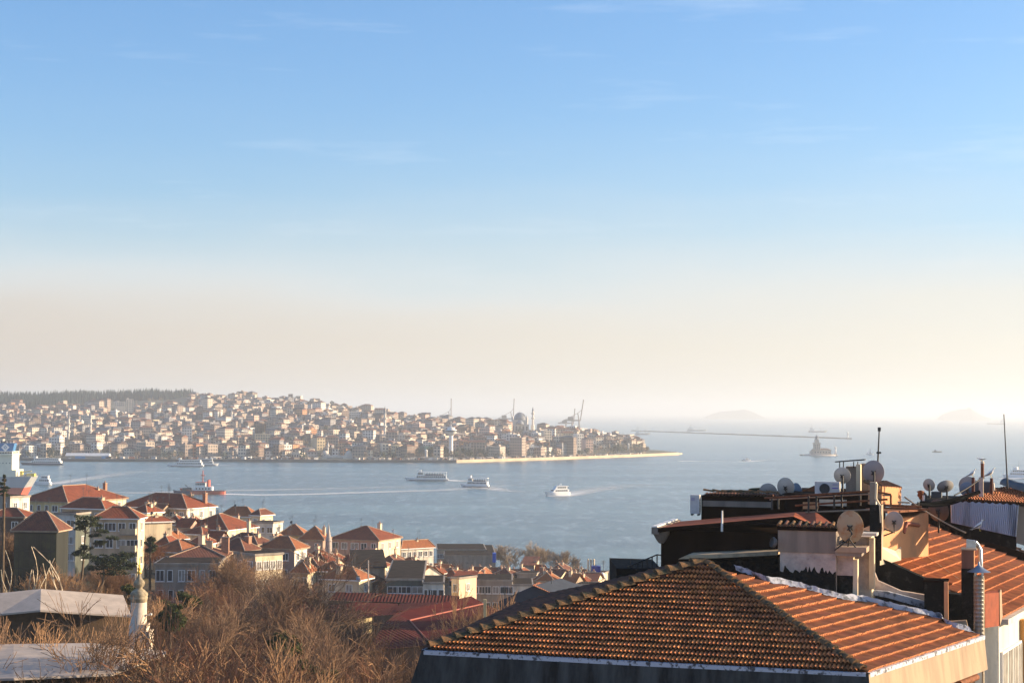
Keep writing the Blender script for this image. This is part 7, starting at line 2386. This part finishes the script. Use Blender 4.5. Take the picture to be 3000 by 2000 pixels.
LIB = {}
for st, seeds, H in (('plane', (31, 32), 14), ('brown', (41, 42, 43, 44), 13), ('orange', (51, 52, 53), 12), ('sapling', (61, 62), 11), ('pollard', (71, 72, 73), 8), ('fuzzy', (81, 82), 11)):
    LIB[st] = [(tree_meshes(s_, H, st), H) for s_ in seeds]


def put_tree(st, i, x, ytop, Y, label, group=None, rz=0.0, wide=1.0, name='bare_tree', zb=None):
    (tr, tw), H = LIB[st][i % len(LIB[st])]
    tp = P(x, ytop, Y)
    z0 = gz(Y, x) if zb is None else zb
    h = max(3.0, tp.z - z0)
    rt = empty(name, (tp.x, Y, z0), label, 'tree', group, rz)
    s = h / H; rt.scale = (s * wide, s * wide, s)
    for nm, me in (('trunk', tr), ('crown', tw)):
        if me is None: continue
        o = bpy.data.objects.new(nm, me); COL.objects.link(o); o.parent = rt
    return rt


# named trees
put_tree('plane', 0, 770, 1585, 196, 'big forked bare plane tree rising in front of the cream apartment house', rz=.4, wide=1.0)
put_tree('plane', 1, 690, 1640, 225, 'bare tree before the grey cornice block, left of the big forked one', rz=2.2)
put_tree('brown', 0, 620, 1668, 235, 'rust-brown bare tree hiding the right end of the grey cornice block', rz=.3)
put_tree('brown', 1, 905, 1668, 232, 'broad brown bare tree over the left end of the dark red ribbed roofs', rz=1.0, wide=1.15)
put_tree('brown', 2, 840, 1700, 224, 'round brown bare tree right of the big forked plane tree', rz=4.0)
put_tree('orange', 1, 1020, 1800, 165, 'pale-limbed bare tree standing before the ribbed red roofs', rz=.9, wide=.9)
put_tree('orange', 0, 1395, 1690, 188, 'tall thin bare sapling beside the yellow post', rz=2.0, wide=.6)
put_tree('sapling', 1, 1445, 1712, 190, 'brushy bare sapling on the right of the yellow post', rz=1.0, wide=.6)
put_tree('sapling', 0, 1340, 1800, 176, 'low brushy sapling in front of the smooth red roof', rz=3.0, wide=.7)
put_tree('sapling', 0, 1405, 1770, 172, 'dense low sapling on the near side of the yellow post', rz=5.0, wide=.8)
for k, (x, y, Y) in enumerate(((655, 1672, 196), (545, 1735, 176), (945, 1740, 176), (255, 1700, 150), (120, 1790, 146), (1080, 1815, 150), (735, 1800, 145))):
    put_tree('plane', k, x, y, Y, ['open-crowned pale tree in front of the cornice block, right half', 'open-crowned pale tree right of the minaret base', 'open-crowned pale tree before the left ribbed red roof', 'tall open-crowned tree in front of both grey roofs', 'open-crowned tree over the lower grey roof, far left',
                                   'open-crowned tree before the ribbed slope of the smooth red roof', 'low open-crowned tree in the front, under the big forked one'][k], None, k * 2.1, .85)
put_tree('pollard', 0, 28, 1618, 232, 'leftmost pale pollarded trunk before the dark glass building', rz=.2, zb=26)
put_tree('pollard', 1, 78, 1600, 234, 'tallest pale pollarded trunk with two raised arms before the dark glass', rz=1.9, zb=25)
put_tree('pollard', 2, 172, 1602, 230, 'pale leaning pollarded trunk at the right corner of the dark glass building', rz=3.6, zb=25)
for k, (x, y, Y, w) in enumerate(((1510, 1592, 535, 1.3), (1590, 1578, 535, 1.15), (1560, 1600, 540, 1.2), (1470, 1612, 530, 1.0), (1672, 1612, 470, 1.25), (1700, 1618, 480, .9))):
    put_tree('fuzzy', k, x, y, Y, ['pale bare shore tree second from the left against the water', 'tallest pale bare shore tree against the water', 'pale bare shore tree just left of the tallest one', 'leftmost low pale shore tree beside the blue panel', 'brown bare shore tree directly above the small cottages', 'small bare shore tree left of the three flues'][k], 'bare trees along the near shore', k * 1.3, w)
for k, (x, y, Y, st_) in enumerate(((352, 1668, 268, 'brown'), (560, 1600, 300, 'brown'), (660, 1610, 270, 'orange'), (715, 1600, 262, 'brown'), (430, 1560, 318, 'brown'), (330, 1640, 262, 'orange'), (470, 1700, 248, 'brown'), (590, 1690, 246, 'orange'),
                                     (300, 1640, 256, 'orange'), (205, 1640, 246, 'orange'), (40, 1560, 270, 'brown'), (-10, 1540, 268, 'brown'), (120, 1660, 240, 'orange'), (820, 1650, 285, 'brown'), (880, 1665, 262, 'brown'), (1250, 1640, 400, 'brown'))):
    put_tree(st_, k, x, y, Y, ['bare tree between the beige four-storey house and the minaret tip', 'bare tree poking above the grey cornice block', 'orange bare tree against the cream apartment house, left side', 'brown bare tree at the foot of the cream apartment house', 'small bare tree below the blank cream wall', 'orange bare tree between the two cedars',
                               'brown bare tree at the left corner of the grey cornice block', 'orange bare tree in front of the grey cornice windows', 'orange tree between cedar trunks and grey roof', 'orange tree under the tall layered cedar', 'dark bare tree left of the dark glass building', 'dark bare tree at the very left edge',
                               'orange tree behind the upper grey roof', 'bare tree before the sunlit gable wall', 'bare tree behind the ribbed red roof strip', 'bare tree beside the white balconied house'][k], None, k * 1.1, .9)
put_tree('brown', 1, 1310, 1628, 455, 'bare brown tree in front of the blank grey terrace', None, 2.5, .9)
put_tree('brown', 2, 1345, 1640, 450, 'second bare tree in front of the blank grey terrace, to the right', None, 4.5, .8)

# the thicket over the lower left: many individual trees
WHERE = [(130, 'far left of the thicket'), (260, 'over the grey roofs'), (400, 'left of the big minaret'), (520, 'right of the big minaret'), (660, 'below the grey cornice block'),
         (800, 'around the big forked tree'), (960, 'below the left red roof'), (1110, 'before the gable-ended red roof'), (1260, 'beside the near tiled roof'), (3000, 'against the near parapet')]
ROWN = {0: 'front row', 1: 'middle row', 2: 'back row'}
thick = []
rq = random.Random(77)


def topline(x, row):
    base = lerp_list([(-80, 1760), (130, 1770), (250, 1705), (330, 1690), (380, 1760), (450, 1750), (560, 1735), (640, 1725), (760, 1790), (860, 1812), (960, 1822), (1060, 1828), (1180, 1850), (1240, 1860)], x)
    return base + {2: 0, 1: 62, 0: 130}[row]


for row, Y0, step in ((2, 205, 66), (1, 172, 76), (0, 138, 92)):
    x = -60
    while x < (1215 if row else 1190):
        xx = x + rq.uniform(-14, 14)
        Y = Y0 + rq.uniform(-9, 9)
        st = rq.choice(['orange', 'orange', 'brown', 'sapling']) if xx < 420 else rq.choice(['brown', 'brown', 'orange', 'plane', 'brown'])
        if row == 2 and xx < 230: Y = 212
        if row == 2 and 372 < xx < 440: x += step; continue
        if row == 1 and 340 < xx < 445: x += step; continue
        thick.append((xx, topline(xx, row) + rq.uniform(-34, 34), Y, st, row))
        x += step * rq.uniform(.8, 1.15)
by = {}
for i, (x, y, Y, st, row) in enumerate(thick):
    o = put_tree(st, i, x, y, Y, None, 'bare trees of the thicket', rq.uniform(0, 6.28), rq.uniform(.85, 1.15))
    wh = next(l for a, l in WHERE if x <= a)
    kind = {'orange': 'orange-twigged bare tree', 'brown': 'brown bare tree', 'sapling': 'brushy upright sapling', 'plane': 'pale-trunked bare tree'}[st]
    by.setdefault((kind, ROWN[row], wh), []).append((x, o))
for (kind, rw_, wh), L in by.items():
    L.sort(key=lambda q: q[0])
    for i, (x, o) in enumerate(L):
        o['label'] = f'{kind}, {rw_}, {wh}' + (f', {ORD[i]} from left' if len(L) > 1 else '')

# ---- leafy evergreens
def leafmat(name, c, c2): return mat(name, c, .85, col2=c2, scale=1.2, thr=(.35, .65), spec=.2)


NEED = leafmat('cedar_needles', (0.050, 0.062, 0.028), (0.018, 0.028, 0.016))
IVY = leafmat('ivy_leaves', (0.075, 0.085, 0.022), (0.025, 0.035, 0.012))


def leaf_cloud(m, c, rx, ry, rz_, n, s, mt, r):
    for i in range(n):
        v = Vector((r.gauss(0, 1), r.gauss(0, 1), r.gauss(0, 1))).normalized() * (r.random() ** .45)
        p = Vector(c) + Vector((v.x * rx, v.y * ry, v.z * rz_))
        a = Vector((r.gauss(0, 1), r.gauss(0, 1), r.gauss(0, .6))).normalized(); b = a.orthogonal().normalized()
        k = s * r.uniform(.5, 1.3)
        m.poly([p - a * k, p - b * k * .35, p + a * k, p + b * k * .35], mt)


def evergreen(label, Y, trunk, pads, mt=NEED, name='cedar_tree', n=260, leaf=.22, cat='tree'):
    """trunk: photo points; pads: (x, y, half width px, half height px)"""
    b = P(trunk[0][0], trunk[0][1], Y); g = Vector((b.x, b.y, gz(Y, trunk[0][0])))
    rt = empty(name, g, label, cat)
    m = MB(); pts = [g - up] + [P(x, y, Y) for x, y in trunk]
    m.tube(pts, .24, BARK, 8, .07)
    r = random.Random(len(label))
    for (x, y, hw, hh) in pads:
        c = P(x, y, Y); q = min(pts, key=lambda t_: (t_ - c).length + (0 if t_.z < c.z else 1)); m.tube([q, q.lerp(c, .5) + up * .1, c], .07, BARK, 6, .02)
    o = m.build('trunk', rt); loc(o, rt)
    m = MB()
    for (x, y, hw, hh) in pads:
        c = P(x, y, Y) + Vector((0, r.uniform(-.8, .8), 0)); w_ = hw / F * Y; h_ = hh / F * Y
        leaf_cloud(m, c, w_, w_ * .9, h_, int(n * max(.5, w_ * h_ * 1.6)), leaf, mt, r)
        for k in range(5): leaf_cloud(m, c + Vector((r.uniform(-1, 1) * w_, r.uniform(-.6, .6) * w_, r.uniform(-.6, .7) * h_)), w_ * .35, w_ * .35, h_ * .5, int(n * .18), leaf, mt, r)
    o = m.build('crown', rt); loc(o, rt)
    return rt


evergreen('tall layered dark cedar in front of the four-storey beige house', 250, [(233, 1750), (240, 1690), (246, 1620), (250, 1560), (252, 1520)],
          [(256, 1518, 36, 9), (270, 1536, 32, 8), (238, 1530, 18, 7), (292, 1556, 24, 7), (275, 1568, 22, 6), (232, 1548, 16, 6), (330, 1574, 20, 7), (300, 1590, 14, 6), (252, 1604, 22, 7), (290, 1588, 16, 5), (240, 1622, 24, 7), (228, 1616, 14, 6)], n=200)
evergreen('spreading dark cedar just behind the gold finial of the minaret', 240, [(292, 1740), (303, 1700), (306, 1660), (312, 1630)],
          [(340, 1634, 40, 10), (372, 1626, 26, 9), (318, 1650, 42, 9), (280, 1664, 28, 7), (350, 1660, 44, 10), (296, 1640, 30, 8), (330, 1678, 36, 8), (386, 1650, 16, 10), (270, 1632, 26, 6)], n=210)
evergreen('small dark spruce tip at the left edge against the cargo ship', 255, [(12, 1450), (13, 1420), (14, 1392)],
          [(13, 1396, 3, 6), (13, 1406, 6, 5), (12, 1416, 9, 5), (12, 1428, 14, 5), (8, 1438, 18, 5), (12, 1450, 14, 6)], n=260, leaf=.16, name='spruce_tree')
evergreen('dark green ivy-covered tree right of the big minaret', 190, [(498, 1850), (500, 1800), (502, 1778)], [(500, 1790, 26, 22), (478, 1806, 20, 18), (525, 1808, 20, 20), (505, 1830, 34, 18)], IVY, 'ivy_tree', 420)
evergreen('bright green ivy bush under the left red roof', 168, [(822, 1920), (824, 1880), (826, 1860)], [(822, 1868, 22, 18), (842, 1880, 18, 22), (806, 1884, 14, 16), (860, 1900, 26, 22), (838, 1908, 24, 18)], IVY, 'ivy_tree', 420)
evergreen('olive green bush low in the thicket, right of the bright ivy bush', 150, [(880, 1990), (882, 1950)], [(880, 1945, 24, 16), (905, 1960, 22, 16), (960, 1975, 26, 14)], IVY, 'evergreen_bush', 300, cat='bush')
evergreen('dark green bush before the grey cornice block', 222, [(560, 1790), (562, 1760)], [(540, 1745, 18, 14), (565, 1758, 22, 16), (470, 1772, 22, 14)], IVY, 'evergreen_bush', 300, cat='bush')
evergreen('dark green shrub below the gold finial', 210, [(372, 1760), (372, 1735)], [(368, 1722, 18, 10), (385, 1730, 14, 10)], IVY, 'evergreen_bush', 320, cat='bush')
evergreen('small dark pine right of the bright narrow side of the four-storey house', 300, [(440, 1640), (442, 1600)], [(444, 1578, 12, 8), (436, 1590, 14, 8), (446, 1600, 14, 9), (438, 1612, 14, 9)], NEED, 'pine_tree', 300)

# undergrowth between the trunks
m = MB()
r = random.Random(99)
for i in range(5000):
    Y = r.uniform(118, 222); x = r.uniform(-60, 1290)
    p = P(x, 1900, Y); p.z = gz(Y) + r.uniform(-.2, 3.2) * r.random()
    a = Vector((r.gauss(0, .5), r.gauss(0, .5), 1)).normalized() * r.uniform(.5, 1.6); b = Vector((r.gauss(0, 1), r.gauss(0, 1), 0)).normalized() * .03
    m.mesh([p - b, p + b, p + a + b * .4, p + a - b * .4], [(0, 1, 2, 3)], r.choice([TW, TWB, TWB, IVY]))
m.build('undergrowth', None, 'brown brush and dead stems covering the slope under the trees', None, None, 'stuff')

# scrub on the slope behind the near buildings
m = MB(); r = random.Random(123)
for i in range(1900):
    Y = r.uniform(130, 590); x = r.uniform(1990 if Y > 340 else 1680, 3500)
    p = P(x, 1700, Y); p.z = gz(Y); hgt = r.uniform(2, 6.5) * (1 if Y < 520 else .6)
    mt_ = r.choice([IVY, TWB, TWB, TW, TWR])
    for j in range(26):
        v = Vector((r.gauss(0, 1), r.gauss(0, 1), r.gauss(0, 1))).normalized() * r.uniform(.3, 1)
        c = p + Vector((v.x * hgt * .55, v.y * hgt * .55, hgt * (.55 + .45 * v.z))); a = Vector((r.gauss(0, 1), r.gauss(0, 1), r.gauss(0, 1))).normalized(); b = a.orthogonal().normalized(); q = hgt * r.uniform(.08, .16)
        m.poly([c - a * q, c + b * q * .6, c + a * q, c - b * q * .6], mt_)
m.build('slope_scrub', None, 'mixed scrub and bare bushes on the slope behind the near roofs', None, None, 'stuff')

# ------------------------------------------------------------------ haze
hm = bpy.data.materials.new('haze')
hm.use_nodes = True
t = hm.node_tree
t.nodes.clear()
o_ = t.nodes.new('ShaderNodeOutputMaterial')
pv = t.nodes.new('ShaderNodeVolumePrincipled')
pv.inputs['Color'].default_value = (0.89, 0.935, 0.985, 1)
pv.inputs['Density'].default_value = 0.00013
pv.inputs['Anisotropy'].default_value = 0.35
t.links.new(pv.outputs[0], o_.inputs['Volume'])
m = MB()
m.b6(-41000, -60, -40, 61000, 96000, 170, hm)
m.build('haze', kind='stuff')
